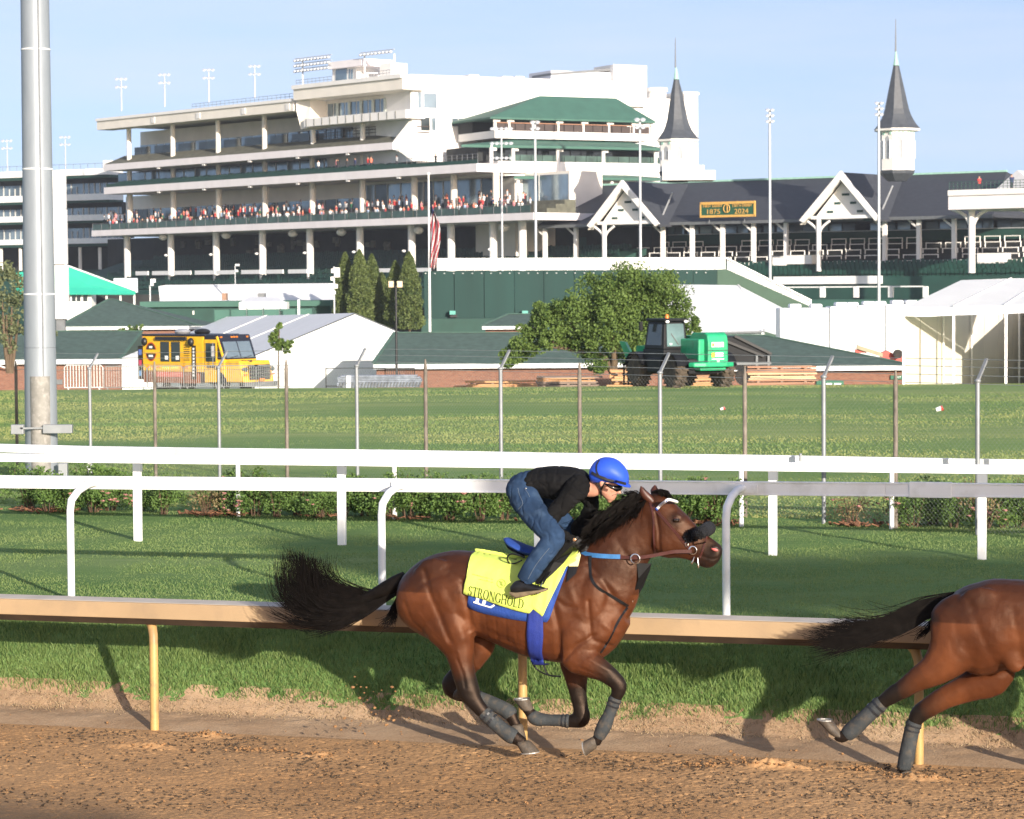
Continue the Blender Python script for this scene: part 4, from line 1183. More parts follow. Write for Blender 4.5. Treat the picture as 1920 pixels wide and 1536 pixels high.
T2 = [gl((1790, 1112, 0), (1750, 1120, 0), (1715, 1130, 0), (1690, 1142, 0), (1655, 1160, 0), (1620, 1170, 0), (1585, 1172, 0), (1548, 1168, 0)),
      gl((1786, 1116, .02), (1748, 1126, .02), (1712, 1138, .02), (1680, 1154, .02), (1640, 1172, .02), (1600, 1186, .02), (1560, 1188, .02), (1530, 1180, .02)),
      gl((1782, 1120, -.02), (1742, 1134, -.02), (1708, 1148, -.02), (1672, 1166, -.02), (1632, 1182, -.02), (1592, 1196, -.02), (1555, 1204, -.02), (1520, 1208, -.02)),
      gl((1778, 1126, 0), (1742, 1146, 0), (1712, 1160, 0), (1676, 1176, 0), (1640, 1190, 0), (1600, 1204, 0), (1566, 1213, 0), (1535, 1218, 0)),
      gl((1774, 1130, 0), (1745, 1154, 0), (1720, 1170, 0), (1695, 1184, 0), (1660, 1192, 0), (1622, 1200, 0), (1590, 1208, 0), (1560, 1216, 0))]
hair('tail', horse2, T2, 1000, .0024, .0005, .020, wave=.014, seg=12)
hair('tail', horse2, [gl((1768, 1132, 0), (1752, 1158, 0), (1742, 1176, 0), (1732, 1192, 0)), gl((1764, 1140, .02), (1750, 1168, .02), (1738, 1184, .02), (1715, 1200, .02))], 80, .003, .0008, .014)
hp = hp_shift
ob = horse2
WLs = WL[horse2.name]
front_parts(horse2)
for h in HOOVES1[2:]: add_hoof(horse2, *h)
hp = _hp

# ------------------------------------------------------------------ tack of the leading horse
def drape(px, py, infl=.006, side=-1, v_guess=-.22):
    """point on the horse's flank seen at a picture point, lifted off the coat by infl"""
    v = v_guess
    for k in range(4):
        u, z = hp(px, py, v)
        o = Vector(v3(u, -1.2, z))
        loc, no, idx, dist = BV1.ray_cast(o, NDIR)
        if loc is None:
            break
        v = (loc - ORG).dot(NDIR) - infl
    return Vector(v3(u, v, z))
def drape_uz(u, z, infl=.006, side=-1):
    o = Vector(v3(u, 1.2 * side, z))
    loc, no, idx, dist = BV1.ray_cast(o, NDIR * (-side))
    if loc is None: return Vector(v3(u, 0, z))
    return loc + NDIR * infl * side
LIME = M('lime_cloth', (.56, .68, .12), .75, var=.06, scale=5, bump=.25, bscale=30)
LIMEP = M('pale_cloth_edge', (.80, .74, .36), .75, var=.08)
BLUE = M('royal_blue_cloth', (.014, .055, .27), .8, var=.12, scale=12, bump=.25, bscale=60)
BLUED = M('blue_webbing', (.010, .026, .20), .75, var=.12, scale=14, bump=.2, bscale=80)
INK = M('dark_green_print', (.016, .028, .008), .8, spec=.1)
WPRINT = M('white_print', (.8, .8, .8), .7)
LEATHER = M('brown_leather', (.055, .014, .010), .42, var=.25, scale=20)
BLEATHER = M('black_leather', (.010, .010, .011), .36, var=.4, scale=12, bump=.08, bscale=30, spec=.35)
MATTB = M('matte_black_leather', (.007, .007, .0075), .6, var=.4, scale=12, bump=.08, bscale=30, spec=.15)
STEEL = M('polished_steel', (.80, .80, .78), .18, metal=1.0, var=.05)
FLEECE = M('black_fleece', (.006, .007, .010), .95, var=.5, scale=60, bump=1.0, bscale=90)
REINB = M('blue_rein', (.035, .15, .36), .6, var=.15, scale=20)

def backline(px):
    return drape_top(hp(px, 1040, 0)[0])
def drape_top(u, infl=.015):
    loc, no, idx, dist = BV1.ray_cast(Vector(v3(u, 0, 2.6)), Vector((0, 0, -1)))
    return (loc.z if loc else 1.6) + infl
def cloth(name, mat, top_px, bot, infl, parent, na=34, nb=14, far=True, thick=.005, split=0):
    """cloth over the back: bot is the lower hem as picture points; its upper end lies along the spine"""
    bx = [p[0] for p in bot]; by = [p[1] for p in bot]
    acc = [0]
    for a, b in zip(bot[:-1], bot[1:]): acc.append(acc[-1] + math.hypot(b[0] - a[0], b[1] - a[1]))
    rows = []
    for i in range(na + 1):
        f = i / na * acc[-1]
        qx, qy = np.interp(f, acc, bx), np.interp(f, acc, by)
        P = drape(qx, qy, infl)
        ub, vb = (P - ORG).dot(TDIR), (P - ORG).dot(NDIR)
        tx = top_px[0] + (top_px[1] - top_px[0]) * i / na
        ut = hp(tx, 1040, 0)[0]; zt = drape_top(ut, infl)
        near = []
        for j in range(nb + 1):
            g = j / nb
            if g < .45:
                a = g / .45 * math.pi / 2 * .82
            u = ut + (ub - ut) * g
            zz = zt + (P.z - zt) * (g ** 1.55 if g < 1 else 1)
            if j == 0: near.append(Vector(v3(u, 0, zt)))
            else:
                q = drape_uz(u, min(zz, zt - .012), infl)
                q = q + NDIR * (-.003 * math.sin(i * .9 + j * .5) * g)
                near.append(q)
        farr = [Vector(v3((q - ORG).dot(TDIR), -(q - ORG).dot(NDIR), q.z)) for q in near[1:]]
        rows.append((near[split:], farr[split - 1:] if split else None) if split else farr[::-1] + near)
    mb = MB()
    if split:
        mb.loft([r[0] for r in rows], cap=False, closed=False); mb.loft([r[1] for r in rows], cap=False, closed=False)
    else: mb.loft(rows, cap=False, closed=False)
    o = mb.build(name, mat, parent)
    s = o.modifiers.new('thickness', 'SOLIDIFY'); s.thickness = thick; s.offset = 0
    return o
def strip(name, mat, pts, width, infl, parent, thick=.004, drp=True, sub=6):
    """strap through picture points laid on the coat; width in metres"""
    Q = catmull([(p[0], p[1]) for p in pts], sub)
    C = [drape(x, y, infl) for x, y in Q]
    mb = MB(); A, B = [], []
    for i, c in enumerate(C):
        d = (C[min(i + 1, len(C) - 1)] - C[max(0, i - 1)]).normalized()
        s = d.cross(NDIR).normalized() * width / 2
        out = NDIR * -thick
        A.append([c - s, c - s + out, c + s + out, c + s])
    mb.loft(A, smooth=False)
    return mb.build(name, mat, parent)

ct = thing('saddle_cloth', 'lime yellow saddle cloth with a printed name over a royal blue one', 'saddle cloth', tp(0, 0, 1.5))
BLUEHEM = [(880, 1092), (876, 1140), (905, 1150), (940, 1158), (990, 1166), (1006, 1165), (1028, 1167), (1040, 1132), (1052, 1100), (1064, 1066)]
cloth('blue_under_cloth', BLUE, (893, 1080), BLUEHEM, .006, ct, split=6)
LIMEHEM = [(877, 1075), (868, 1114), (900, 1122), (930, 1133), (960, 1143), (992, 1151), (1000, 1142), (1012, 1152), (1017, 1157), (1030, 1128), (1046, 1096), (1062, 1062), (1080, 1052)]
cloth('lime_cloth', LIME, (890, 1088), LIMEHEM, .024, ct, na=60, nb=18)
# lettering, one raised letter at a time along the hem: serif strokes drawn in a unit box
def arc(cx, cy, rx, ry, a0, a1, thin, thick, n=14):
    out = []
    for i in range(n):
        qs = []
        for t in (i / n, (i + 1) / n):
            a = math.radians(a0 + (a1 - a0) * t); w = thin + (thick - thin) * abs(math.cos(a)) ** 1.3
            qs.append((cx + rx * math.cos(a), cy + ry * math.sin(a), cx + (rx - w) * math.cos(a), cy + (ry - w * .8) * math.sin(a)))
        (a, b, c, d), (e, f, g, h) = qs
        out.append([(a, b), (e, f), (g, h), (c, d)])
    return out
def rc(x0, y0, x1, y1): return [(x0, y0), (x1, y0), (x1, y1), (x0, y1)]
def stem(x, w=.13, y0=0, y1=1): return [rc(x - w / 2, y0, x + w / 2, y1), rc(x - w * 1.25, 0, x + w * 1.25, .045), rc(x - w * 1.25, .955, x + w * 1.25, 1)]
GLY = {'T': (.82, stem(.41) + [rc(.02, .94, .80, 1.0), rc(.02, .78, .07, 1), rc(.75, .78, .80, 1)]),
       'R': (.88, stem(.17) + arc(.36, .74, .33, .26, -90, 90, .05, .13) + [rc(.17, .95, .38, 1), rc(.17, .48, .40, .53), [(.40, .50), (.54, .50), (.84, .0), (.70, .0)], rc(.64, 0, .90, .045)]),
       'O': (.98, arc(.49, .5, .47, .52, 0, 360, .05, .15, 26)),
       'N': (.98, stem(.14, .06) + stem(.84, .06) + [[(.06, 1), (.22, 1), (.87, .0), (.80, .0)]]),
       'G': (.96, arc(.49, .5, .47, .52, 42, 350, .05, .15, 24) + [rc(.80, .05, .92, .42), rc(.66, .40, .98, .45), rc(.86, .66, .89, .98)]),
       'H': (1.0, stem(.16) + stem(.84) + [rc(.16, .47, .84, .53)]),
       'L': (.78, stem(.17) + [rc(.17, 0, .72, .055), rc(.68, 0, .73, .28)]),
       'D': (.96, stem(.17) + arc(.36, .5, .56, .5, -90, 90, .05, .15) + [rc(.15, .95, .38, 1), rc(.15, 0, .38, .05)]),
       'S': (.70, arc(.35, .74, .30, .265, 20, 270, .05, .13) + arc(.35, .265, .31, .28, 90, -160, .05, .14) + [rc(.60, .72, .64, .98), rc(.04, .02, .08, .30)])}
word = 'STRONGHOLD'
x0, y0, x1, y1 = 877, 1116, 982, 1142.5
tot = sum(GLY[c][0] + .10 for c in word)
cur = 0
for c in word:
    wd, polys = GLY[c]
    mb = MB()
    for poly in polys:
        def tr(p):
            f = (cur + p[0]) / tot
            bx, by = x0 + (x1 - x0) * f, y0 + (y1 - y0) * (f ** 1.02)
            hgt = 17.5
            return drape(bx + hgt * .14 * p[1], by - hgt * p[1], .033)
        q = [tr(p) for p in poly]
        mb.add(q, [tuple(range(len(q)))], 0)
    mb.build('letter', INK, ct)
    cur += wd + .10
def flat_mark(name, mat, polys, infl, parent):
    mb = MB()
    for poly in polys:
        q = [drape(x, y, infl) for x, y in poly]; mb.add(q, [tuple(range(len(q)))])
    return mb.build(name, mat, parent)
# white initials cut off by the upper cloth
flat_mark('letter', WPRINT, [[(893, 1121), (899, 1122.5), (896.5, 1131), (891, 1129.5)], [(888, 1127.5), (900, 1131), (899, 1134), (887.5, 1130.5)]], .017, ct)
flat_mark('letter', WPRINT, [[(906, 1124), (912, 1126), (908.5, 1136), (903, 1134.5)], [(898, 1131.5), (921, 1138), (920, 1140.5), (897.5, 1133.8)], [(918, 1138), (926, 1133), (928, 1136), (921, 1140.5)]], .017, ct)
# faint badge and scribble
badge = []
for i in range(20):
    a, b = 6.283 * i / 20, 6.283 * (i + 1) / 20
    badge.append([(940 + 8.2 * math.cos(a), 1094 + 8.2 * math.sin(a)), (940 + 8.2 * math.cos(b), 1094 + 8.2 * math.sin(b)), (940 + 7.2 * math.cos(b), 1094 + 7.2 * math.sin(b)), (940 + 7.2 * math.cos(a), 1094 + 7.2 * math.sin(a))])
badge += [[(936, 1090), (938, 1089), (944, 1098), (942, 1099)], [(938, 1096), (940, 1094), (942, 1095), (939, 1098)], [(940, 1090), (943, 1091), (942, 1093), (939.5, 1092)]]
OLIVE = M('olive_print', (.30, .38, .05), .7)
flat_mark('badge', OLIVE, badge, .033, ct)
scr = []
random.seed(3)
for x in range(886, 924, 3):
    y = 1076 + (x - 886) * .26; scr.append([(x, y + random.uniform(-1, 2)), (x + 2.6, y + .6 + random.uniform(-1, 1)), (x + 2.2, y + 1.7), (x - .2, y + 1.6)])
    if x > 897: scr.append([(x, y + 6 + random.uniform(-2, 2)), (x + 2, y + 6), (x + 1.6, y + 7.4), (x - .4, y + 7.6)])
flat_mark('signature', OLIVE, scr, .033, ct)
flat_mark('front_edge', LIMEP, [[(1086, 1034), (1089, 1041), (1084, 1062), (1066, 1062), (1072, 1050)]], .026, ct)
flat_mark('wither_pad', BLEATHER, [[(1084, 1062), (1080, 1076), (1062, 1092), (1066, 1062)]], .020, ct)

# girth
gt = thing('girth', 'royal blue elastic girth round the belly of the galloping horse', 'girth', tp(.2, 0, 1.0))
mb = MB(); rings = []
for k in range(30):
    f = k / 29
    cx_, cy_ = np.interp(f, [0, .5, .82, 1], [1005, 1003, 1003, 1009]), np.interp(f, [0, .5, .82, 1], [1122, 1180, 1224, 1246])
    hw = np.interp(f, [0, .6, 1], [13.5, 15.5, 11])
    rings.append([drape(cx_ - hw + 2 * hw * j / 6, cy_ + .10 * (j - 3), .016) + NDIR * (-.003 * (j in (3,))) for j in range(7)])
last = rings[-1]
for g in (.3, .6, 1):
    rings.append([Vector((p.x, p.y, p.z)) + NDIR * (.16 * g) - Vector((0, 0, .016 * g ** .5)) for p in last])
mb.loft(rings, cap=False, closed=False)
o = mb.build('girth_band', BLUED, gt); s = o.modifiers.new('thickness', 'SOLIDIFY'); s.thickness = .008; s.offset = 0
mb = MB()
L1 = [(1000, 1247), (1008, 1256), (1022, 1264), (1038, 1268), (1052, 1268)]; L2 = [(1020, 1246), (1023, 1258), (1030, 1266), (1044, 1268)]
for L_ in (L1, L2):
    C = catmull([(*hp(x, y, -.02)[:1], -.02, hp(x, y, -.02)[1]) for x, y in L_], 4); mb = MB(); mb.tube([v3(*c) for c in C], .006, 6); mb.build('girth_strap', BLEATHER, gt)

# saddle
st = thing('saddle', 'small exercise saddle with a blue padded cantle and black leather flaps', 'saddle', tp(.1, 0, 1.6))
mb = MB()
SEAT = [((945, 1009), (948, 1016), .03), ((952, 1008), (958, 1026), .085), ((966, 1014), (972, 1033), .12), ((985, 1022), (988, 1040), .13), ((1010, 1028), (1010, 1044), .125), ((1038, 1026), (1038, 1044), .11), ((1060, 1016), (1064, 1040), .09), ((1070, 1014), (1074, 1030), .05)]
sections(mb, SEAT, n=16, sub=4); mb.build('seat', BLUE, st)
mb = MB()
sections(mb, [((947, 1014), (950, 1018), .035), ((958, 1024), (960, 1030), .09), ((975, 1032), (977, 1037), .125), ((990, 1038), (990, 1042), .13)], n=14); mb.build('seat_trim', BLEATHER, st)
FLAP = [(1052, 1020), (1066, 1010), (1074, 1022), (1072, 1036), (1056, 1056), (1036, 1076), (1018, 1092), (1006, 1096), (1004, 1086), (1018, 1060), (1034, 1036)]
def flap(side):
    mb = MB()
    pts = [drape(x, y, .045) for x, y in FLAP]
    if side > 0: pts = [Vector(v3((p - ORG).dot(TDIR), -(p - ORG).dot(NDIR), p.z)) for p in pts]
    c = sum(pts, Vector()) / len(pts) + NDIR * side * .012
    n = len(pts)
    mb.add(pts + [c] + [p - NDIR * side * .01 for p in pts], [(i, (i + 1) % n, n) for i in range(n)] + [(i, i + n + 1, (i + 1) % n + n + 1, (i + 1) % n) for i in range(n)], 0, False)
    return mb.build('flap', MATTB, st)
flap(-1); flap(1)
for side in (-1, 1):
    def sd(p):
        return p if side < 0 else Vector(v3((p - ORG).dot(TDIR), -(p - ORG).dot(NDIR), p.z))
    mb = MB(); A = []
    for x, y in ((1052, 1030), (1040, 1056), (1026, 1078), (1016, 1096)):
        p = sd(drape(x, y, .068)); A.append([p - TDIR * .013 - NDIR * .002, p + TDIR * .013 - NDIR * .002, p + TDIR * .013 + NDIR * .002, p - TDIR * .013 + NDIR * .002])
    mb.loft(A, smooth=False); mb.build('stirrup_leather', BLEATHER, st)
    base = sd(drape(1012, 1112, .07)) ; topp = sd(drape(1017, 1090, .07))
    mb = MB()
    n_ = NDIR * .055
    mb.tube([topp, topp - n_ * .7 - Vector((0, 0, .03)), base - n_, base, base + n_, topp + n_ * .7 - Vector((0, 0, .03)), topp], .0062, 6); mb.build('stirrup_iron', STEEL, st)
mb = MB()
lp = [drape(x, y, .035) for x, y in ((984, 1046), (972, 1041), (958, 1039), (951, 1046), (955, 1056), (964, 1057), (978, 1051))]
mb.tube([Vector(c) for c in catmull([tuple(p) for p in lp], 5)], .007, 6); mb.build('loop_strap', BLEATHER, st)

# bridle and reins
bt = thing('bridle', 'brown leather bridle with a white browband, steel rings and a black fleece noseband', 'bridle', tp(1.2, 0, 1.9))
strip('cheek_strap', LEATHER, [(1219, 944), (1226, 952), (1234, 961), (1252, 981), (1270, 1002), (1288, 1024), (1294, 1030)], .021, .003, bt)
strip('throat_lash', LEATHER, [(1218, 938), (1223, 958), (1225.5, 975), (1226, 1005), (1228, 1037)], .014, .003, bt)
strip('noseband_strap', LEATHER, [(1326, 1006), (1321, 1020), (1317, 1034), (1312, 1046)], .013, .003, bt)
strip('chin_strap', LEATHER, [(1268, 1037), (1280, 1036), (1294, 1036)], .016, .004, bt)
P = [drape(x, y, .010) for x, y in ((1231, 955), (1238, 948), (1246, 941.5), (1254, 937))]
u_, _ = hp(1262, 935, 0)
loc = BV1.ray_cast(Vector(v3(u_, 0, 2.6)), Vector((0, 0, -1)))[0]
P += [Vector(v3((P[-1] - ORG).dot(TDIR) + .02, -.04, loc.z + .004)), Vector(v3(u_, .03, loc.z + .006))]
C = [Vector(c) for c in catmull([tuple(p) for p in P], 5)]
mb = MB(); mb.tube(C, .0115, 8); mb.build('browband', WHITE, bt)
for i in range(3, len(C) - 8, 2):
    mb = MB(); d = (C[i + 1] - C[i]).normalized(); q = C[i] - NDIR * .010 + Vector((0, 0, -.004)); s = Vector((d.z, 0, -d.x)).normalized()
    mb.add([q + d * .007 + Vector((0, 0, -.008)), q - d * .007 + Vector((0, 0, -.008)), q + Vector((0, 0, .004)) - NDIR * .002], [(0, 1, 2)]); mb.build('blue_diamond', BLUE, bt)
mb = MB(); mb.tube([C[0] - (C[1] - C[0]) * 1.2, C[1]], .0125, 8); mb.build('blue_end', BLUE, bt)
# fleece roll across the nose
R = [drape(1291, 1007, .016), drape(1303, 1003, .018), drape(1316, 998, .022)]
u_, z_ = hp(1326, 992, -.03); R.append(Vector(v3(u_, -.035, z_))); u_, z_ = hp(1329, 991, .02); R.append(Vector(v3(u_, .02, z_))); u_, z_ = hp(1318, 998, .07); R.append(Vector(v3(u_, .075, z_)))
C = [Vector(c) for c in catmull([tuple(p) for p in R], 6)]
mb = MB(); mb.tube(C, [.026 + .027 * math.sin(math.pi * min(1, (i + 1.5) / len(C)) * .62) for i in range(len(C))], 14); fr = mb.build('fleece_noseband', FLEECE, bt)
mb = MB()
for c in C:
    for k in range(60):
        a, b = RNG.uniform(0, 6.28), RNG.uniform(-1, 1)
        d = Vector((math.sqrt(1 - b * b) * math.cos(a), math.sqrt(1 - b * b) * math.sin(a), b)); q = c + d * .044; w = d.orthogonal() * .005
        mb.add([q - w - d * .012, q + w - d * .012, q + d * RNG.uniform(.006, .014)], [(0, 1, 2)])
mb.build('fleece_pile', FLEECE, fr, kind='stuff', recalc=False)
def ring(px, py, r, name, infl=.012, parent=bt, wire=.0055, p=None):
    c = p or drape(px, py, infl); mb = MB()
    mb.tube([c + (TDIR * math.cos(a) + Vector((0, 0, 1)) * math.sin(a)) * r for a in [6.283 * k / 20 for k in range(21)]], wire, 6); return mb.build(name, STEEL, parent)
ring(1299, 1032, .030, 'bit_ring')
bk = drape(1287.5, 1021, .010); mb = MB(); mb.tube([bk + (TDIR * x + Vector((0, 0, z))) for x, z in ((-.012, .008), (0, .016), (.012, .01), (.010, -.012), (-.004, -.015), (-.012, .008))], .0035, 5); mb.build('buckle', STEEL, bt)
for a, b, r in (((1302, 1044), (1297, 1058), .0075), ((1308, 1046), (1310, 1066), .008)):
    P0, P1 = drape(*a, .014), drape(*a, .014); ub, zb = hp(*b, (P0 - ORG).dot(NDIR)); P1 = Vector(v3(ub, (P0 - ORG).dot(NDIR), zb))
    mb = MB(); mb.tube([P0, P0 * .5 + P1 * .5, P1 * .85 + P0 * .15, P1], [.003, .005, r * 1.25, .004], 8); mb.build('bit_tail', STEEL, bt)
# reins: hand - blue grip - brown leather - martingale ring - bit
hand_n = Vector(v3(*[*hp(1092, 1030, -.085)][:1], -.085, hp(1092, 1030, -.085)[1]))
def rein_pts(pts):
    return [Vector(v3(hp(x, y, v)[0], v, hp(x, y, v)[1])) for x, y, v in pts]
def ribbon(name, mat, P, w, parent, th=.004):
    C = [Vector(c) for c in catmull([tuple(p) for p in P], 5)]; A = []
    for i, c in enumerate(C):
        d = (C[min(i + 1, len(C) - 1)] - C[max(0, i - 1)]).normalized(); s = d.cross(NDIR).normalized() * w / 2; n = NDIR * th / 2
        A.append([c - s - n, c + s - n, c + s + n, c - s + n])
    mb = MB(); mb.loft(A, smooth=False); return mb.build(name, mat, parent)
rt_ = thing('reins', 'brown leather reins with a blue rubber grip running from hand to bit', 'reins', hand_n)
ribbon('grip', REINB, rein_pts([(1091, 1034, -.10), (1100, 1039, -.125), (1120, 1042, -.155), (1145, 1043.5, -.16), (1163, 1044, -.155)]), .034, rt_)
ribbon('rein', LEATHER, rein_pts([(1163, 1044.5, -.155), (1191, 1046, -.15), (1215, 1043.5, -.14), (1245, 1038, -.125), (1266, 1034.5, -.115), (1297, 1034, -.09)]), .026, rt_)
ribbon('rein', REINB, rein_pts([(1094, 1030, .08), (1120, 1036, .14), (1163, 1040, .15)]), .03, rt_)
ribbon('rein', LEATHER, rein_pts([(1163, 1040, .15), (1215, 1040, .14), (1297, 1034, .09)]), .024, rt_)
mt_ = thing('martingale', 'black leather breast straps and running martingale on the bay chest', 'harness', tp(.8, 0, 1.3))
c = rein_pts([(1191, 1048, -.165)])[0]; ring(0, 0, .036, 'martingale_ring', parent=mt_, p=c)
strip('breast_strap', BLEATHER, [(1107, 1042), (1106.5, 1062), (1109, 1084), (1120, 1101), (1140, 1114), (1160, 1126), (1178, 1137)], .022, .004, mt_)
strip('chest_strap', BLEATHER, [(1177, 1139), (1167, 1153), (1157, 1170), (1142, 1200), (1126, 1224)], .018, .004, mt_)
mb = MB()
F_ = rein_pts([(1194, 1056, -.09), (1221, 1057, -.02), (1218, 1070, 0), (1206, 1100, 0), (1190, 1128, -.01), (1184, 1134, -.03), (1189, 1110, -.06), (1197, 1085, -.09)])
mb.prism(F_, NDIR * .008); mb.build('bib', MATTB, mt_)
c = rein_pts([(1184, 1134, -.05)])[0]
mb = MB(); mb.tube([c + Vector((0, 0, .05)), c + TDIR * .012 + Vector((0, 0, .03)), c - TDIR * .004, c - TDIR * .025 - Vector((0, 0, .04)), c - TDIR * .038 - Vector((0, 0, .03))], .006, 6); mb.build('snap_hook', STEEL, mt_)

# ------------------------------------------------------------------ exercise rider
def skin_fig(segs, voxel, it, name):
    """one continuous figure from tapering limbs: each limb is a list of (px, py, half px, v, side factor)"""
    mb = MB()
    for s in segs:
        limb(mb, [p[:4] for p in s[0]], lat=s[1])
    return mb
SKIN = M('skin', (.50, .25, .17), .5, var=.12, scale=14)
TOPK = M('black_knit', (.0075, .0075, .008), .9, var=.35, scale=7, bump=.3, bscale=14, spec=.12)
VESTK = M('black_vest', (.005, .005, .0055), .75, var=.3, scale=6, bump=.3, bscale=10, spec=.2)
DENIM = M('blue_denim', (.020, .042, .088), .9, var=.40, scale=4.5, bump=.35, bscale=16, dirt=(.042, .074, .13), spec=.15)
GLOVE = M('black_glove', (.009, .009, .010), .7, var=.3, bump=.3)
HELM = M('royal_blue_helmet_cover', (.020, .080, .55), .55, var=.06, scale=8, bump=.12, bscale=14)
SOLE = M('brown_sole', (.16, .12, .07), .8, var=.3, scale=18)
VISOR = M('dark_goggle', (.006, .006, .008), .08, spec=.7)
rider = thing('person', 'crouching rider in black top, jeans and royal blue helmet on the dark bay horse', 'person', tp(0, 0, 1.6))
TORSO = [(966, 915, 22, 0), (980, 910, 28, 0), (1005, 905, 28, 0), (1038, 906, 31, 0), (1066, 909, 33, 0), (1088, 912, 30, 0), (1103, 915, 20, 0)]
NARM = [(1084, 914, 25, -.175), (1066, 934, 20, -.215), (1045, 958, 17.5, -.24), (1028, 980, 17, -.25), (1030, 988, 15.5, -.245), (1050, 1001, 13, -.19), (1068, 1011, 11, -.13), (1080, 1017, 9.5, -.105)]
FARM = [(1092, 916, 22, .175), (1108, 938, 17, .21), (1108, 956, 15, .23), (1096, 975, 14.5, .24), (1083, 990, 14, .22), (1086, 1000, 12, .17), (1094, 1012, 9.5, .10)]
NLEG = [(976, 922, 30, -.09), (990, 945, 29, -.16), (1010, 972, 26, -.25), (1030, 996, 23, -.31), (1040, 1008, 21.5, -.325), (1031, 1022, 21, -.335), (1010, 1050, 21, -.345), (992, 1076, 19, -.35), (983, 1090, 16, -.35)]
FLEG = [(985, 922, 30, .09), (1010, 945, 28, .16), (1038, 968, 24, .25), (1058, 984, 21, .31), (1060, 998, 20, .325), (1040, 1030, 19, .335), (1015, 1062, 18, .34), (996, 1088, 15, .34)]
NECKB = [(1094, 914, 18, 0), (1112, 918, 14, 0), (1124, 911, 14, 0)]
def scale_l(l, f): return [(x, y, h * f, v) for x, y, h, v in l]
# body: neck, head, trunk and limbs in one skin
mb = MB()
limb(mb, scale_l(TORSO, .80), lat=1.25); limb(mb, NECKB, lat=.95)
for l in (NARM, FARM): limb(mb, scale_l(l, .60))
for l in (NLEG, FLEG): limb(mb, scale_l(l, .68))
# hands: palm and fingers curled round the rein
def hand(mb, px, py, v, s):
    pell(mb, px, py, 6, 6.5, .014, v, .5)
    for k in range(4):
        z0 = v + s * (.030 - .019 * k) * 0
        a = (px + 5 - k * 1.0, py - 6 + k * 4.6)
        limb(mb, [(px - 2, a[1] + 2, 3.0, v - .012), (a[0] + 3, a[1] + .5, 2.7, v - .018), (a[0] + 6.5, a[1] + 3, 2.4, v - .006), (a[0] + 4, a[1] + 5.5, 2.2, v + .014)], n=8, sub=3, lat=1)
    limb(mb, [(px - 3, py - 4, 3.4, v + .01), (px + 4, py - 9, 3.0, v + .018), (px + 11, py - 8, 2.6, v + .012)], n=8, sub=3, lat=1)
HN, HF = (1092, 1023, -.085), (1101, 1017, .075)
hand(mb, *HN, 1); hand(mb, *HF, -1)
HEADS = [((1118, 880), (1118, 912), .055), ((1126, 868), (1126, 924), .072), ((1138, 864), (1134, 934), .078), ((1150, 868), (1142, 940), .070), ((1159, 880), (1148, 940), .055), ((1164, 895), (1154, 934), .035)]
sections(mb, HEADS, n=18, sq=2.2)
pell(mb, 1160, 922, 6.5, 4.0, .016, 0, .55); pell(mb, 1157, 917, 4, 6, .012, 0, -.45)      # nose
pell(mb, 1151, 931, 5.0, 2.2, .020, 0, .35); pell(mb, 1148.5, 935.5, 4.6, 2.2, .018, 0, .35)   # lips
pell(mb, 1143, 939, 5, 4, .022, 0); pell(mb, 1148, 918, 7, 5, .03, -.035); pell(mb, 1148, 918, 7, 5, .03, .035)   # chin, cheekbones
pell(mb, 1128, 905, 4.2, 7.5, .012, -.078, .3); pell(mb, 1128, 905, 4.2, 7.5, .012, .078, .3)     # ears
mes = remesh(mb, .0062, 4, 'body'); mes.materials.append(SKIN)
bo = mesh_obj('body', mes, rider)
# clothing
def fold_disp(me, amp, fx, seed):
    P = get_co(me); no = np.empty(len(P) * 3); me.vertices.foreach_get('normal', no); no = no.reshape(-1, 3); Q = to_uvz(P)
    n_ = fbm(Q[:, 0] * fx + Q[:, 2] * fx * .5 + seed, Q[:, 2] * fx * 1.6 - Q[:, 0] * fx * .7 + Q[:, 1] * 4, 3) - .5
    r_ = np.abs(fbm(Q[:, 0] * fx * 1.8 + seed, Q[:, 2] * fx * 1.2 + 3, 2) - .5)
    P = P + no * (amp * 2 * n_ - amp * 1.6 * (np.clip(.10 - r_, 0, 1) * 10))[:, None]
    me.vertices.foreach_set('co', P.ravel()); me.update()
mb = MB()
limb(mb, [(992, 904, 24, 0)] + TORSO[2:], lat=1.28)
pell(mb, 1000, 908, 22, 22, .165, 0)
for l in (NARM, FARM): limb(mb, l)
pell(mb, 1084, 912, 24, 24, .10, -.13); pell(mb, 1088, 912, 23, 24, .10, .13)
limb(mb, [(1090, 914, 22, 0), (1106, 917, 15.5, 0)], lat=1.0)
mes = remesh(mb, .0085, 4, 'knit_top'); fold_disp(mes, .006, 11, 2); mes.materials.append(TOPK); mesh_obj('knit_top', mes, rider)
mb = MB()
limb(mb, [(1004, 904.5, 27.5, 0), (1036, 905, 32, 0), (1064, 908.5, 34.5, 0), (1086, 911, 32, 0), (1100, 914, 22, 0)], lat=1.27)
mes = remesh(mb, .009, 4, 'vest'); fold_disp(mes, .004, 8, 6); mes.materials.append(VESTK); mesh_obj('vest', mes, rider)
mb = MB()
limb(mb, [(960, 920, 16, 0), (970, 916, 25, 0), (986, 911, 28, 0), (1004, 906, 26, 0)], lat=1.30)
for l in (NLEG, FLEG): limb(mb, scale_l(l, 1.0))
pell(mb, 975, 920, 28, 26, .11, -.09, .6); pell(mb, 975, 920, 28, 26, .11, .09, .6)
mes = remesh(mb, .0085, 3, 'jeans'); fold_disp(mes, .0042, 8, 9); mes.materials.append(DENIM); je = mesh_obj('jeans', mes, rider)
SEAM = M('denim_stitch', (.10, .13, .17), .8)
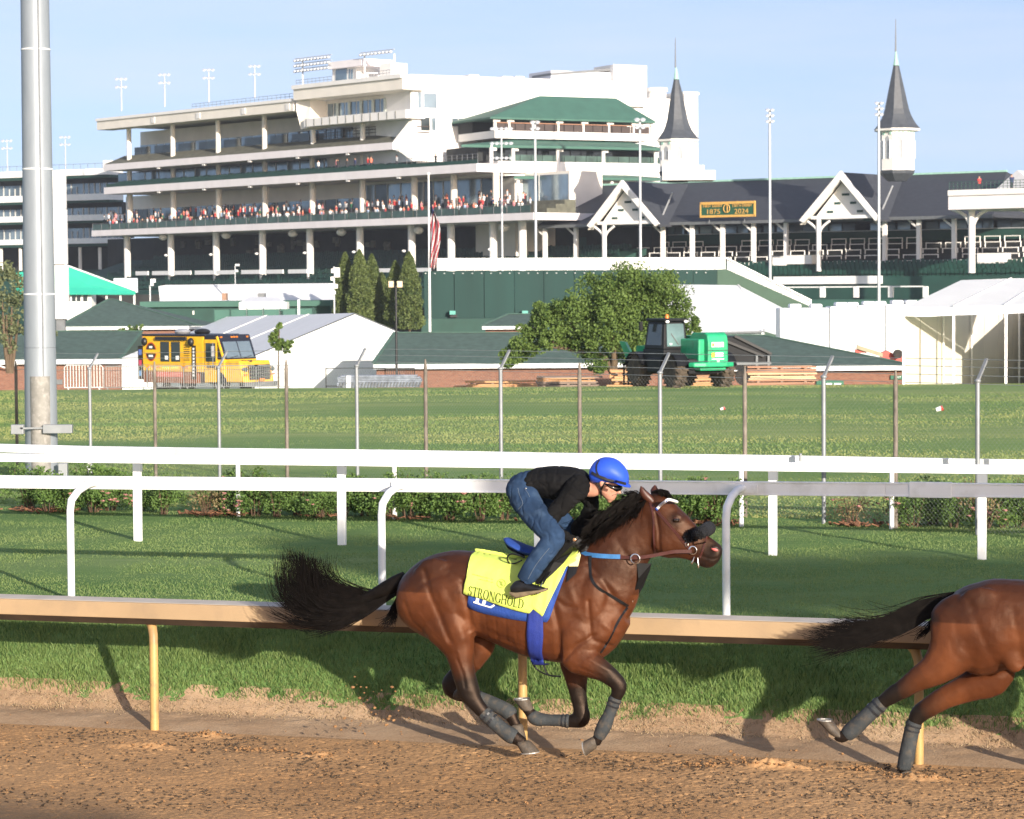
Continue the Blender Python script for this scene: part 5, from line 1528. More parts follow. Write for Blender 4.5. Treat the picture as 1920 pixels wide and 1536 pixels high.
def surf(BV, px, py, infl, v0=-.9):
    v = -.3
    for k in range(4):
        u, z = hp(px, py, v); loc = BV.ray_cast(Vector(v3(u, -1.2, z)), NDIR)[0]
        if loc is None: break
        v = (loc - ORG).dot(NDIR) - infl
    return Vector(v3(u, v, z))
def bv_of(o):
    off = WL[o.name]
    return BVHTree.FromPolygons([tuple(v.co + off) for v in o.data.vertices], [tuple(p.vertices) for p in o.data.polygons])
BJ = bv_of(je)
for ln in ([(971, 915), (974, 928), (980, 944), (972, 955)], [(984, 917), (990, 925), (993, 932)], [(1030, 1028), (1015, 1046), (1002, 1064), (990, 1086)]):
    C = [surf(BJ, x, y, .002) for x, y in catmull(ln, 4)]; mb = MB(); mb.tube(C, .0022, 4); mb.build('seam', SEAM, je)
c = surf(BJ, 986, 916, .004); mb = MB(); mb.ell(c, TDIR * .008, Vector((0, 0, .008)), NDIR * .003, 8, 6); mb.build('rivet', STEEL, je)
for nm, (px, py, v), s in (('glove', HN, 1), ('glove', HF, -1)):
    mb = MB()
    wr = (1076, 1014, -.115) if v < 0 else (1094, 1008, .11)
    limb(mb, [(wr[0], wr[1], 11.5, wr[2]), ((wr[0] + px) / 2, (wr[1] + py) / 2, 11, (wr[2] + v) / 2), (px - 2, py - 1, 10.5, v), (px + 4, py + 2, 8, v)], lat=.8)
    px0, py0 = px, py
    pell(mb, px, py, 11, 11.5, .028, v, .5)
    for k in range(4):
        a = (px + 5 - k * 1.0, py - 6 + k * 4.6)
        limb(mb, [(px - 2, a[1] + 2, 3.8, v - .016), (a[0] + 4, a[1] + .5, 3.5, v - .023), (a[0] + 8, a[1] + 3, 3.2, v - .008), (a[0] + 5, a[1] + 6, 3.0, v + .014)], n=8, sub=3, lat=1)
    limb(mb, [(px - 3, py - 4, 4.4, v + .01), (px + 4, py - 10, 4, v + .02), (px + 12, py - 9, 3.4, v + .014)], n=8, sub=3, lat=1)
    mes = remesh(mb, .0045, 2, nm); mes.materials.append(GLOVE); g_ = mesh_obj(nm, mes, rider)
    if v < 0:
        c = surf(bv_of(g_), 1077, 1012, .003)
        mb = MB(); mb.ell(c, TDIR * .014, Vector((0, 0, .013)), NDIR * .004, 10, 6); mb.build('wrist_button', M('brass_button', (.75, .42, .22), .3, metal=.8), g_)
# shoes
for v, dx, dy in ((-.355, 0, 0), (.345, 13, -4)):
    mb = MB()
    SH = [((957, 1099), (960, 1112), .026), ((966, 1090), (968, 1114), .038), ((980, 1088), (983, 1114), .041), ((996, 1094), (999, 1112), .043), ((1012, 1099), (1013, 1109), .043), ((1022, 1102), (1022, 1107), .03)]
    sections(mb, [((a[0] + dx, a[1] + dy), (b[0] + dx, b[1] + dy), w) for a, b, w in SH], n=16, v0=v); s_ = mb.build('shoe', BLEATHER, rider)
    mb = MB()
    SO = [((956, 1109), (959, 1116), .030), ((968, 1110), (969, 1121), .041), ((985, 1108), (987, 1118), .044), ((1003, 1106), (1005, 1113), .047), ((1018, 1104), (1019, 1110), .044), ((1026, 1102), (1026, 1107), .03)]
    sections(mb, [((a[0] + dx, a[1] + dy), (b[0] + dx, b[1] + dy), w) for a, b, w in SO], n=16, sq=3.5, v0=v); mb.build('sole', SOLE, s_)
# helmet: cover, peak, band, straps
mb = MB()
HC = [((1107, 886), (1108, 898), .045), ((1110, 873), (1111, 905), .088), ((1120, 862), (1121, 908), .118), ((1134, 857), (1136, 908), .132), ((1150, 859), (1151, 908), .130), ((1164, 868), (1163, 909), .112), ((1174, 881), (1172, 910), .078), ((1178, 895), (1176, 911), .04)]
sections(mb, HC, n=24, sub=5); he = mb.build('helmet_cover', HELM, rider)
mb = MB()
PK = [((1158, 900), (1158, 905), .12), ((1168, 905), (1168, 910), .112), ((1176, 909), (1176, 913), .088), ((1181, 912), (1181, 914.5), .035)]
sections(mb, PK, n=16, sub=4); mb.build('peak', HELM, he)
BH = bv_of(he)
def band(pts, w, name):
    C = [surf(BH, x, y, .0015) for x, y in catmull(pts, 5)]; A = []
    for i, c in enumerate(C):
        d = (C[min(i + 1, len(C) - 1)] - C[max(0, i - 1)]).normalized(); s = d.cross(NDIR).normalized() * w / 2; A.append([c - s, c - s - NDIR * .004, c + s - NDIR * .004, c + s])
    mb = MB(); mb.loft(A, smooth=False); mb.build(name, BLACK, he)
band([(1109, 886), (1122, 893), (1138, 898.5), (1156, 903), (1174, 907.5)], .021, 'goggle_band')
band([(1124, 862.5), (1119, 872), (1119, 884), (1124, 894)], .010, 'goggle_band')
BB = bv_of(bo)
def fband(pts, w, name, mat, infl=.003, th=.004, par=None):
    C = [surf(BB, x, y, infl) for x, y in catmull(pts, 4)]; A = []
    for i, c in enumerate(C):
        d = (C[min(i + 1, len(C) - 1)] - C[max(0, i - 1)]).normalized(); s = d.cross(NDIR).normalized() * w / 2; A.append([c - s, c - s - NDIR * th, c + s - NDIR * th, c + s])
    mb = MB(); mb.loft(A, smooth=False); return mb.build(name, mat, par or he)
fband([(1114, 900), (1120, 908), (1126, 917), (1127, 926), (1127, 934)], .014, 'chin_strap', BLACK)
fband([(1136, 903), (1131, 911), (1127, 918)], .012, 'chin_strap', BLACK)
mb = MB()
GG = [((1136, 902), (1137, 908), .083), ((1143, 902), (1146, 916), .080), ((1152, 905), (1154, 922), .068), ((1160, 909), (1161, 922), .05), ((1166, 912), (1166, 918), .026)]
sections(mb, GG, n=18, sub=4); mb.build('goggles', VISOR, rider)
HAIRD = M('dark_brown_hair', (.025, .015, .010), .6)
fband([(1116, 903), (1121, 906), (1124, 913)], .020, 'hair', HAIRD, .001, .004, rider)
STUB = M('stubble', (.22, .12, .09), .7)
fband([(1156, 927), (1151, 928), (1147, 929.5)], .006, 'moustache', STUB, .0005, .002, rider)
# ------------------------------------------------------------------ materials of the stands
STUC = M('white_stucco', (.80, .78, .75), .8, var=.05, scale=.35)
CREAM = M('cream_render', (.80, .75, .67), .8, var=.06, scale=.4)
SLABM = M('concrete_band', (.78, .74, .75), .8, var=.05, scale=.5, stretch=(1, 1, .3))
GLASS = M('window_glass', (.20, .26, .30), .10, metal=.55, var=.35, scale=.25, spec=.8)
GLASSD = M('dark_window', (.05, .065, .07), .12, metal=.4, var=.4, scale=.3, spec=.6)
MULL = M('window_mullion', (.55, .55, .52), .6, var=.1)
DKGREEN = M('dark_green_paint', (.012, .055, .042), .7, var=.15, scale=.6)
MDGREEN = M('green_awning', (.045, .125, .095), .75, var=.10, scale=.6, bump=.05)
SEATG = M('green_seats', (.010, .050, .036), .55, var=.4, scale=2.5)
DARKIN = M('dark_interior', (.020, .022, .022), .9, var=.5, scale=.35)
DKDECK = M('weathered_apron', (.115, .115, .085), .9, var=.3, scale=1.2)
BROWNR = M('brown_railing', (.045, .028, .024), .6, var=.3)
SLATE = M('slate_roof', (.040, .044, .054), .65, var=.16, scale=1.2, stretch=(1, 1, 4), bump=.15, bscale=9)
SLATEL = M('spire_slate', (.060, .068, .080), .5, var=.18, scale=2.2)
COPPER = M('green_copper', (.30, .52, .43), .6, var=.15)
SILVER = M('pale_pole', (.50, .52, .54), .5, metal=.3, var=.08)
LAMPG = M('lamp_housing', (.62, .64, .66), .35, metal=.4, var=.1)

class Fac:
    """a wall line seen between two picture columns at two distances; u along it, w out of it towards us"""
    def __init__(self, px0, d0, px1, d1):
        self.A = Vector(((px0 - CX) / FPX * d0, d0, 0)); B = Vector(((px1 - CX) / FPX * d1, d1, 0))
        self.len = (B - self.A).length
        self.D = (B - self.A).normalized(); self.N = Vector((self.D.y, -self.D.x, 0))
        if self.N.y > 0: self.N = -self.N
    def P(self, u, w, z): return self.A + self.D * u + self.N * w + Vector((0, 0, z))
    def uz(self, px, row, w=0.0):
        r = ray(px, row); t = (w - (CAM - self.A).dot(self.N)) / r.dot(self.N); p = CAM + r * t
        return (p - self.A).dot(self.D), p.z
    def u(self, px, w=0.0, row=400): return self.uz(px, row, w)[0]
    def box(self, mb, u0, u1, w0, w1, z0, z1, mi=0):
        q = lambda u, w, z: self.P(u, w, z)
        return mb.hexa([q(u0, w0, z0), q(u1, w0, z0), q(u1, w1, z0), q(u0, w1, z0), q(u0, w0, z1), q(u1, w0, z1), q(u1, w1, z1), q(u0, w1, z1)], mi)
    def pbox(self, name, mat, par, px0, px1, r0, r1, w0, w1, bevel=0):
        (u0, z1), (u1, z0) = self.uz(px0, r0, w1), self.uz(px1, r1, w1)
        mb = MB(); self.box(mb, u0, u1, w0, w1, z0, z1); return mb.build(name, mat, par, bevel=bevel)
    def post(self, name, mat, par, px, r0, r1, w, rad, n=10):
        u, z1 = self.uz(px, r0, w); _, z0 = self.uz(px, r1, w)
        mb = MB(); mb.tube([self.P(u, w, z0), self.P(u, w, z1)], rad, n); return mb.build(name, mat, par)

def flat_poly(name, mat, par, pts, t=.12, kind=None):
    """sheet through (px, row, distance) points with thickness t away from us"""
    q = [at(*p) for p in pts]
    mb = MB(); mb.prism(q, (0, t * .9, -t * .4)); return mb.build(name, mat, par, kind=kind)

# ------------------------------------------------------------------ far wing of the stand, left
W = Fac(-60, 503, 212, 485)
t = thing('grandstand_wing', 'distant grandstand wing with white and green bands, left of the tall clubhouse', 'grandstand', W.P(20, 0, -5))
ue = W.u(212)
def zrow(F, px, row, w=0): return F.uz(px, row, w)[1]
bands = [(317, 329, 334), (364, 376, 380), (403, 414, 418), (447, 457, 462)]
for i, (a, b, c) in enumerate(bands):
    mb = MB(); W.box(mb, 0, ue, -3, 1.2, zrow(W, 150, b, 1.2), zrow(W, 150, a, 1.2)); mb.build('fascia', WHITE, t)
    mb = MB(); W.box(mb, 0, ue, -3, .9, zrow(W, 150, c, .9), zrow(W, 150, b, .9) - .01); mb.build('green_band', DKGREEN, t)
    if i < 3:
        z1, z0 = zrow(W, 150, c), zrow(W, 150, bands[i + 1][0])
        mb = MB(); W.box(mb, 0, ue, -6, -2.6, z0, z1); mb.build('back_wall', DARKIN, t)
        nb = 8
        for k in range(nb):
            mb = MB(); W.box(mb, ue * k / nb + .05, ue * (k + 1) / nb - .05, -2.55, -2.4, z0 + .02, z1 - .9); mb.build('pane', GLASS, t)
        for k in range(26):
            u_ = ue * (k + .5) / 26 + random.uniform(-.12, .12)
            mb = MB(); W.box(mb, u_ - .08, u_ + .08, -2.38, -2.25, z0 + .02, z1 - random.choice((.9, .9, 1.5))); mb.build('mullion', MULL, t)
mb = MB(); W.box(mb, 0, ue, -12, -8, -6, zrow(W, 150, 460)); mb.build('ground_floor_wall', DARKIN, t)
for px in (2, 38, 150, 187, 222):
    W.post('column', CREAM, t, px, 464, 528, 0, .32)
mb = MB(); W.box(mb, 0, ue, -8, 1, -6, zrow(W, 150, 506)); mb.build('seating_deck', SEATG, t)
RAILM = M('roof_railing', (.16, .17, .18), .6, metal=.3)
mb = MB()
for k in range(22): mb.bar(W.P(ue * k / 21, .8, zrow(W, 150, 317, .8)), W.P(ue * k / 21, .8, zrow(W, 150, 317, .8) + .9), .06)
mb.bar(W.P(0, .8, zrow(W, 150, 317, .8) + .9), W.P(ue, .8, zrow(W, 150, 317, .8) + .9), .06)
mb.build('roof_railing', RAILM, t, kind='stuff')
W.pbox('roof_box', STUC, t, 193, 207, 301, 317, -3, -1)

# ------------------------------------------------------------------ floodlights (one builder for all kinds)
def floodlight(label, group, px, row_base, row_top, d, rows, cols, head_w, rad=.11, base_z=None, parent_name='floodlight'):
    b = at(px, row_base, d); tp_ = at(px, row_top, d)
    if base_z is not None: b.z = base_z
    t = thing(parent_name, label, 'floodlight', b, group)
    s = FPX / d
    hw = head_w / s
    mb = MB(); mb.tube([b, Vector((b.x, d, tp_.z))], [rad, rad * .7], 8); mb.build('pole', SILVER, t)
    for r in range(rows):
        z = tp_.z - r * hw * .62
        mb = MB(); mb.bar((b.x - hw / 2, d - .1, z), (b.x + hw / 2, d - .1, z), .07); mb.build('crossbar', SILVER, t)
        for c in range(cols):
            x = b.x - hw / 2 + hw * (c + .5) / cols
            lw = hw / cols * .40
            mb = MB(); rings = []
            for f, rr in ((-.6, .3), (-.3, .75), (.2, 1.0), (.55, 1.05)):
                c0 = Vector((x, d - .2 - f * lw * 1.3, z - f * lw * .5)); rings.append([c0 + Vector((math.cos(a) * lw * rr, math.sin(a) * lw * rr * .35, math.sin(a) * lw * rr * .8)) for a in [6.283 * k / 8 for k in range(8)]])
            mb.loft(rings); mb.build('lamp', LAMPG, t)
    return t
for px, rb, rt_, d in ((14, 325, 264, 497), (123, 318, 257, 490)):
    floodlight(('%s small floodlight on the roof of the far wing, %s' % (('Far left', 'beyond the grey mast') if px < 50 else ('Pale', 'right of the grey mast'))), 'floodlights on the stand roofs', px, rb, rt_, d, 2, 3, 22)

# ------------------------------------------------------------------ clubhouse: the tall tiered stand
F = Fac(205, 450, 780, 384)
cl = thing('clubhouse_stand', 'tall tiered white clubhouse stand with crowded balconies and green awnings', 'grandstand', F.P(40, 0, -5))
R5 = lambda row, w=0: F.uz(500, row, w)[1]
uL = F.u(205); u550 = F.u(552, 2); uR = F.u(775); u905 = F.u(905); u1000 = F.u(1000, 3)
zr1, zr0 = R5(191, 2), R5(213, 2)
zs1 = (R5(298, 1), R5(285, 1)); zs2 = (R5(346, 1), R5(332, 1)); zs3 = (R5(431, 3), R5(419, 3))
def slabf(name, u0, u1, w0, w1, z0, z1, mat=SLABM):
    mb = MB(); F.box(mb, u0, u1, w0, w1, z0, z1); return mb.build(name, mat, cl)
slabf('roof_fascia', uL - .3, u550, -1, 2, zr0, zr1, CREAM); slabf('roof_deck', uL, u550, -16, -1.02, zr0 + .5, zr1 - .1, CREAM)
mb = MB(); F.box(mb, uL - .35, u550, 2.0, 2.25, zr1 - .35, zr1 + .1); mb.build('cornice', STUC, cl)
for px in (287, 372, 457, 540):
    u_ = F.u(px, 2, 200); mb = MB(); F.box(mb, u_ - .5, u_ + .5, 2.01, 2.12, zr0 + .25, zr1 - .6); mb.build('fascia_panel', STUC, cl)
slabf('floor_slab', uL, F.u(748), -14, 1, *zs1); slabf('floor_slab', uL, u905, -14, 1, *zs2); slabf('floor_slab', uL - .8, u1000, -14, 3, *zs3)
for zs, w_ in ((zs1, 1), (zs2, 1)):
    for px in (295, 380, 466, 556, 650, 745):
        u_ = F.u(px, w_, 320); mb = MB(); F.box(mb, u_ - .35, u_ + .35, w_ - .5, w_ - .1, zs[0] - .3, zs[0] - .01); mb.build('drain_spout', STUC, cl)
# walls behind each floor, with glazing by bay
LV = [(zs1[1], zr0, -7, F.u(263, -7, 250), uR), (zs2[1], zs1[0], -6, F.u(222, -6, 330), uR), (zs3[1], zs2[0], -8, F.u(236, -8, 380), F.u(985))]
COLS = [243, 325, 410, 497, 586, 680, 777, 851]
for i, (z0, z1, w, ua, ub) in enumerate(LV):
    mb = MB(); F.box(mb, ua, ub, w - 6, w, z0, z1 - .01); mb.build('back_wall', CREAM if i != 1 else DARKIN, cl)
    hs = (z1 - z0)
    g0, g1 = (z0 + hs * .32, z0 + hs * .60) if i == 0 else ((z0 + .8, z1 - .15) if i == 1 else (z0 + .9, z0 + hs * .62))
    cu = [F.u(p, w, 330) for p in COLS if F.u(p, w, 330) < ub] + [ub]
    cu = [ua] + cu[1:]
    for a, b in zip(cu[:-1], cu[1:]):
        n = 4
        gg1 = g1
        if i == 2 and a > F.u(600, w): gg1 = z0 + hs * .93
        if i == 0 and a > F.u(500, w): gg1 = z0 + hs * .66
        for k in range(n):
            x0, x1 = a + (b - a) * k / n + .12, a + (b - a) * (k + 1) / n - .12
            mb = MB(); F.box(mb, x0, x1, w + .02, w + .1, g0, gg1); mb.build('pane', GLASSD if (i == 2 and k == 1) else GLASS, cl)
            if i > 0 or k % 2: 
                mb = MB(); F.box(mb, x1 + .02, x1 + .22, w + .02, w + .18, g0 - .3, gg1); mb.build('mullion', MULL, cl)
for i, (ra, rb) in enumerate(((zr0, zs1[1] + .05), (zs1[0], zs2[1] + .05), (zs2[0], zs3[1] + .05), (zs3[0], 2.5))):
    for px in (COLS if i < 2 else COLS + [930, 985]):
        if i == 0 and px > 560: continue
        if i == 1 and px > 760: continue
        if i == 2 and px == 985: continue
        w = (-.6, -3.5, -2.5, 0)[i]
        pxx = px - (0, 0, 0, 6)[i]
        u_ = F.u(pxx, w, 350)
        mb = MB(); mb.tube([F.P(u_, w, rb), F.P(u_, w, ra)], (.40, .42, .50, .56)[i], 12); mb.build('column', CREAM if i != 3 else STUC, cl)
# top terrace: sloping apron, railing, planters
ua = uL
mb = MB(); p = [F.P(ua, .95, zs1[1] + .01), F.P(F.u(748), .95, zs1[1] + .01), F.P(F.u(748), -2.4, zs1[1] + 1.5), F.P(ua + 1.2, -2.4, zs1[1] + 1.5)]
mb.prism(p, (0, .3, -.2)); mb.build('terrace_apron', DKDECK, cl)
nb = 0
for a, b in zip(COLS[:-2], COLS[1:-1]):
    a_, b_ = F.u(a, -2.4, 270), F.u(b, -2.4, 270)
    zt = zs1[1] + 1.5
    if a < 500:
        for k in range(2):
            x0, x1 = a_ + (b_ - a_) * (.10 + .46 * k), a_ + (b_ - a_) * (.46 + .46 * k)
            mb = MB(); F.box(mb, x0, x1, -2.6, -2.5, zt, zt + 1.25); mb.build('terrace_screen', GLASSD, cl)
    else:
        mb = MB()
        for k in range(9): mb.bar(F.P(a_ + (b_ - a_) * k / 8, -2.4, zt), F.P(a_ + (b_ - a_) * k / 8, -2.4, zt + 1.3), .09)
        for h in (.45, .9, 1.3): mb.bar(F.P(a_, -2.4, zt + h), F.P(b_, -2.4, zt + h), .09)
        mb.build('terrace_railing', BROWNR, cl, kind='stuff')
# green seats on the second balcony
def seats(name, u0, u1, w, z, step, par=None, Fx=None, h=.85, mat=SEATG, gaps=()):
    Fx = Fx or F; mb = MB(); u_ = u0
    while u_ < u1:
        if not any(a < u_ < b for a, b in gaps):
            hh = h * random.uniform(.85, 1.1); Fx.box(mb, u_, u_ + step * .78, w - .1, w, z, z + hh); Fx.box(mb, u_, u_ + step * .78, w, w + .35, z + hh * .35, z + hh * .42)
        u_ += step
    return mb.build(name, mat, par or cl, kind='stuff', recalc=False)
for k in range(3):
    seats('seat_row', uL + 2.2 - k * .6, F.u(760), .2 - k * 1.0, zs2[1] + .16 * k, .55, h=.8)
mb = MB(); F.box(mb, uL + .6, u905, .80, .86, zs2[1], zs2[1] + .55); mb.build('balcony_kerb', DKGREEN, cl)
def railing(name, pts, h, n, mat=RAILM, bars=(1.0, .55), par=None, wd=.055):
    mb = MB()
    for a, b in zip(pts[:-1], pts[1:]):
        for k in range(n + 1):
            p_ = a + (b - a) * k / n; mb.bar(p_, p_ + Vector((0, 0, h)), wd)
        for f in bars: mb.bar(a + Vector((0, 0, h * f)), b + Vector((0, 0, h * f)), wd)
    return mb.build(name, mat, par or cl, kind='stuff')
railing('balcony_railing', [F.P(F.u(772), .8, zs2[1]), F.P(u905, .8, zs2[1])], 1.35, 14, bars=(1, .66, .33))
# crowd balcony: stepped terrace with glass front
GREENGL = M('green_glass_front', (.045, .085, .07), .25, var=.4, scale=.6, spec=.6)
for k in range(4):
    mb = MB(); F.box(mb, uL, u1000 - k * .5, 2.2 - 2.0 * k - 2, 2.2 - 2.0 * k, zs3[1], zs3[1] + .02 + .62 * k); mb.build('terrace_step', DKDECK, cl)
n = 22
for k in range(n):
    x0, x1 = uL - .6 + (u1000 - uL) * k / n, uL - .6 + (u1000 - uL) * (k + .94) / n
    mb = MB(); F.box(mb, x0, x1, 2.75, 2.82, zs3[1] + .05, zs3[1] + 1.0); mb.build('front_panel', GREENGL, cl)
railing('balcony_railing', [F.P(uL - .7, 2.85, zs3[1]), F.P(u1000, 2.85, zs3[1])], 1.12, 40, bars=(1.0,))
# ground level: dark hall behind columns, raked green seats, white boards
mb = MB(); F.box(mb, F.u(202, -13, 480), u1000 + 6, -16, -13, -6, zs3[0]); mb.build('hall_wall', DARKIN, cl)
zd0, zd1 = R5(545, 4), R5(482, -10)
mb = MB(); mb.prism([F.P(uL - 14, 6, zd0 - 2.5), F.P(uL - 14, 6, zd0), F.P(uL - 14, -12, zd1), F.P(uL - 14, -12, zd0 - 2.5)], F.D * (u1000 + 20 - uL)); mb.build('seating_deck', DKGREEN, cl)
for k in range(8):
    f = k / 7; seats('seat_row', uL - 4, u1000 + 4, 5 - 16 * f, zd0 + (zd1 - zd0) * f * .93 + .15, .6, h=.9)
for a, b in ((254, 277), (285, 317), (326, 357), (365, 402), (405, 440), (452, 487), (497, 530), (540, 575), (640, 665), (708, 735), (778, 806)):
    F.pbox('white_board', WHITE, cl, a, b, 509 - (a - 254) * .012, 516 - (a - 254) * .012, 1.2, 1.4)
LBL = M('ceiling_globe', (.75, .72, .66), .5)
for px in (306, 424, 549, 640, 785, 945):
    u_, z_ = F.uz(px, 442 - (px - 306) * .028, .5); mb = MB(); mb.ell(F.P(u_, .5, z_ - .25), F.D * .75, F.N * .75, Vector((0, 0, .55)), 12, 8); mb.build('ceiling_lamp', LBL, cl)
for px in (312, 396, 482, 572, 664, 758, 919):
    u_, z_ = F.uz(px, 479 - (px - 312) * .018, .5); mb = MB(); mb.ell(F.P(u_, .6, z_), F.D * .33, F.N * .3, Vector((0, 0, .2)), 10, 6); mb.build('column_lamp', WHITE, cl)
for k in range(30):
    px = random.uniform(330, 760); u_, z_ = F.uz(px, random.uniform(455, 476), -12.6); mb = MB(); F.box(mb, u_, u_ + random.uniform(.4, 1.6), -12.9, -12.5, z_, z_ + random.uniform(.4, 1.5)); mb.build('hall_fitting', M('hall_fitting_tone', (.16, .15, .12), .8, var=.4), cl)

# ---- upper press level and the white end block
S = Fac(775, 384.5, 1240, 404)
zp1, zp0 = F.uz(650, 151, 2.5)[1], F.uz(650, 178, 2.5)[1]
ub0, ub1 = F.u(550, 2.5, 165), F.u(745, 2.5, 160)
slabf('press_fascia', ub0, uR + 1.0, -1.5, 2.5, zp0, zp1, CREAM); slabf('press_roof', ub0, uR, -16, -1.52, zp0 + .4, zp1 - .15, CREAM)
mb = MB(); F.box(mb, ub0 - .1, uR + 1, 2.5, 2.8, zp1 - .5, zp1 + .1); mb.build('cornice', STUC, cl)
zb1, zb0 = F.uz(650, 216, 2)[1], F.uz(650, 231, 2)[1]
u600 = F.u(590, 0, 200)
slabf('press_wall', u600, uR - .5, -10, -1.8, zb1, zp0 - .01, CREAM)
slabf('press_balcony_front', u600, uR + 1.0, -1.5, 2, zb0, zb1, STUC)
for k in range(15):
    a = u600 + 1 + (uR - u600 - 2) * k / 15; b = a + (uR - u600 - 2) / 15 * .82
    mb = MB(); F.box(mb, a, b, -1.78, -1.7, zb1 + .05, zp0 - .6); mb.build('press_pane', GLASS, cl)
    if k % 2: 
        mb = MB(); F.box(mb, b - .3, b + .25, -1.6, -1.5, zb1 + .05, zp0 - .6); mb.build('press_curtain', M('pale_curtain', (.50, .55, .50), .8), cl)
for k in range(12):
    a = u600 + .6 + (uR - u600) * k / 12; mb = MB(); F.box(mb, a, a + .08, 2.01, 2.06, zb0 + .05, zb1 - .05); mb.build('panel_joint', DKDECK, cl)
# curved brackets under the raised floor
for ua_, sg in ((ub0, 1),):
    pts = []
    for k in range(9):
        a = math.pi / 2 * k / 8; pts.append((ua_ + 4.8 * math.sin(a) * 1.0, zp0 - (zp0 - zb0 + .3) * (1 - math.cos(a)) - .02))
    poly = [F.P(ua_, 2.2, zp0 - .02)] + [F.P(a, 2.2, b) for a, b in pts] + [F.P(u600 + 2.2, 2.2, zb0), F.P(u600 + 2.2, 2.2, zp0 - .02)]
    mb = MB(); mb.add([F.P(ua_, 2.0, zr0 + .02), F.P(ua_, 2.0, zp0 - .02), F.P(u600 + .5, 1.2, zp0 - .02), F.P(u600 + .5, 1.2, zb0 - .1), F.P(u600 - 1.5, 1.5, zb0 - .25),
                      F.P(ua_, -2, zr0 + .02), F.P(ua_, -2, zp0 - .02), F.P(u600 + .5, -2, zp0 - .02), F.P(u600 + .5, -2, zb0 - .1), F.P(u600 - 1.5, -2, zb0 - .25)],
                     [(0, 1, 2, 3, 4), (9, 8, 7, 6, 5), (0, 4, 9, 5), (4, 3, 8, 9), (3, 2, 7, 8), (2, 1, 6, 7), (1, 0, 5, 6)]); mb.build('curved_bracket', CREAM, cl)
# glazed bar floor under it
z0, z1 = zs1[1] + 1.5, zb0 - .02
slabf('bar_wall', F.u(560, -4), uR - .5, -12, -4, zs1[1], z1, DARKIN)
for k in range(14):
    a = F.u(566, -4) + (uR - 1 - F.u(566, -4)) * k / 14; b = a + (uR - 1 - F.u(566, -4)) / 14 * .86
    mb = MB(); F.box(mb, a, b, -3.98, -3.9, z0 - .6, z1 - .1); mb.build('bar_pane', GLASS, cl)
for px in (587, 680): 
    u_ = F.u(px, -1, 240); mb = MB(); mb.tube([F.P(u_, -1, zs1[1] + .8), F.P(u_, -1, z1)], .42, 12); mb.build('column', STUC, cl)
# end block facing right
zt = S.uz(775, 142)[1]; zg = -6
uE = S.len
mb = MB(); S.box(mb, 0, uE - 6, -30, 0, zs2[1] + 1, zt); mb.build('end_wall', STUC, cl)
mb = MB(); S.box(mb, -.3, uE - 6, -.2, .35, zt - .9, zt + .15); mb.build('cornice', STUC, cl)
for a, b, r0, r1 in ((784, 790, 173, 203), (795, 819, 175, 203), (848, 859, 222, 237), (860.5, 872, 222, 237), (810, 817, 221, 245)):
    S.pbox('end_window', GLASS, cl, a, b, r0, r1, 0, .06)
S.pbox('corner_balcony', GLASSD, cl, 781, 806, 220, 245, 0, .08)
u_, z_ = S.uz(781, 237, .3); u2_, _ = S.uz(806, 237, .3)
mb = MB(); mb.bar(S.P(u_, .3, z_), S.P(u2_, .3, z_), .12); mb.bar(S.P(u_, .3, z_ - .8), S.P(u2_, .3, z_ - .8), .12); mb.build('corner_rail', BROWNR, cl)
# curved foot of the end block over the second balcony
for (pxa, r0), (pxb, r1) in (((748, 283), (880, 318)),):
    pass
mb = MB(); q = [F.P(F.u(746), .9, zs1[1]), F.P(F.u(746), .9, zs1[0] + .1), F.P(F.u(760), .5, zs1[0] - .6), F.P(F.u(771), 0, zs2[1] + 1.0), F.P(uR, 0, zs2[1] + 1.0), F.P(uR, 0, zs1[1] + 3.5)]
mb.prism(q, F.N * -6); mb.build('end_corner', STUC, cl)
# roofs on top of the end block
S.pbox('roof_block', STUC, cl, 880, 898, 140, 152, -6, -3); S.pbox('roof_block', STUC, cl, 967, 983, 143, 156, -6, -3); S.pbox('roof_block', CREAM, cl, 943, 967, 143, 156, -8, -6)
METAL = M('corrugated_shed', (.55, .56, .60), .6, metal=.2, var=.06)
S.pbox('plant_room', METAL, cl, 1033, 1152, 132, 165, -16, -9); S.pbox('roof_block', STUC, cl, 1150, 1213, 121, 200, -14, -8)
mb = MB(); a, z_ = S.uz(1033, 137, -8.9); b, zz = S.uz(1152, 128, -8.9); mb.prism([S.P(a, -8.9, z_), S.P(b, -8.9, zz), S.P(b, -8.9, zz - .35), S.P(a, -8.9, z_ - .35)], S.N * -6); mb.build('shed_roof', RAILM, cl)
# far right tower block with round cap and pillar
X2 = Fac(1180, 412, 1312, 418)
X2.pbox('tower_block', STUC, cl, 1170, 1286, 183, 345, -10, 0); X2.pbox('tower_pillar', STUC, cl, 1284, 1309, 176, 345, -8, .3)
X2.pbox('pillar_cap', STUC, cl, 1282, 1311, 172, 178, -9, .5)
u_, z_ = X2.uz(1231, 168, -3)
mb = MB(); mb.tube([X2.P(u_, -3, z_ - 1.6), X2.P(u_, -3, z_ - .4)], 1.5, 20); mb.tube([X2.P(u_, -3, z_ - .4), X2.P(u_, -3, z_ + .2)], 1.75, 20); mb.build('round_vent', STUC, cl)
for r in (186, 196, 214, 232, 250): 
    X2.pbox('wall_course', CREAM, cl, 1170, 1284, r, r + 1.2, 0, .05)

# three tiers of awning-roofed porch on the right block
def tier(fr, roofz, eave, deck_rows, pxs, cols, wdeck, railmat, dark=GLASSD, hip=True):
    pass
Q = Fac(905, 386, 1240, 400)
def qz(px, row, w): return Q.uz(px, row, w)
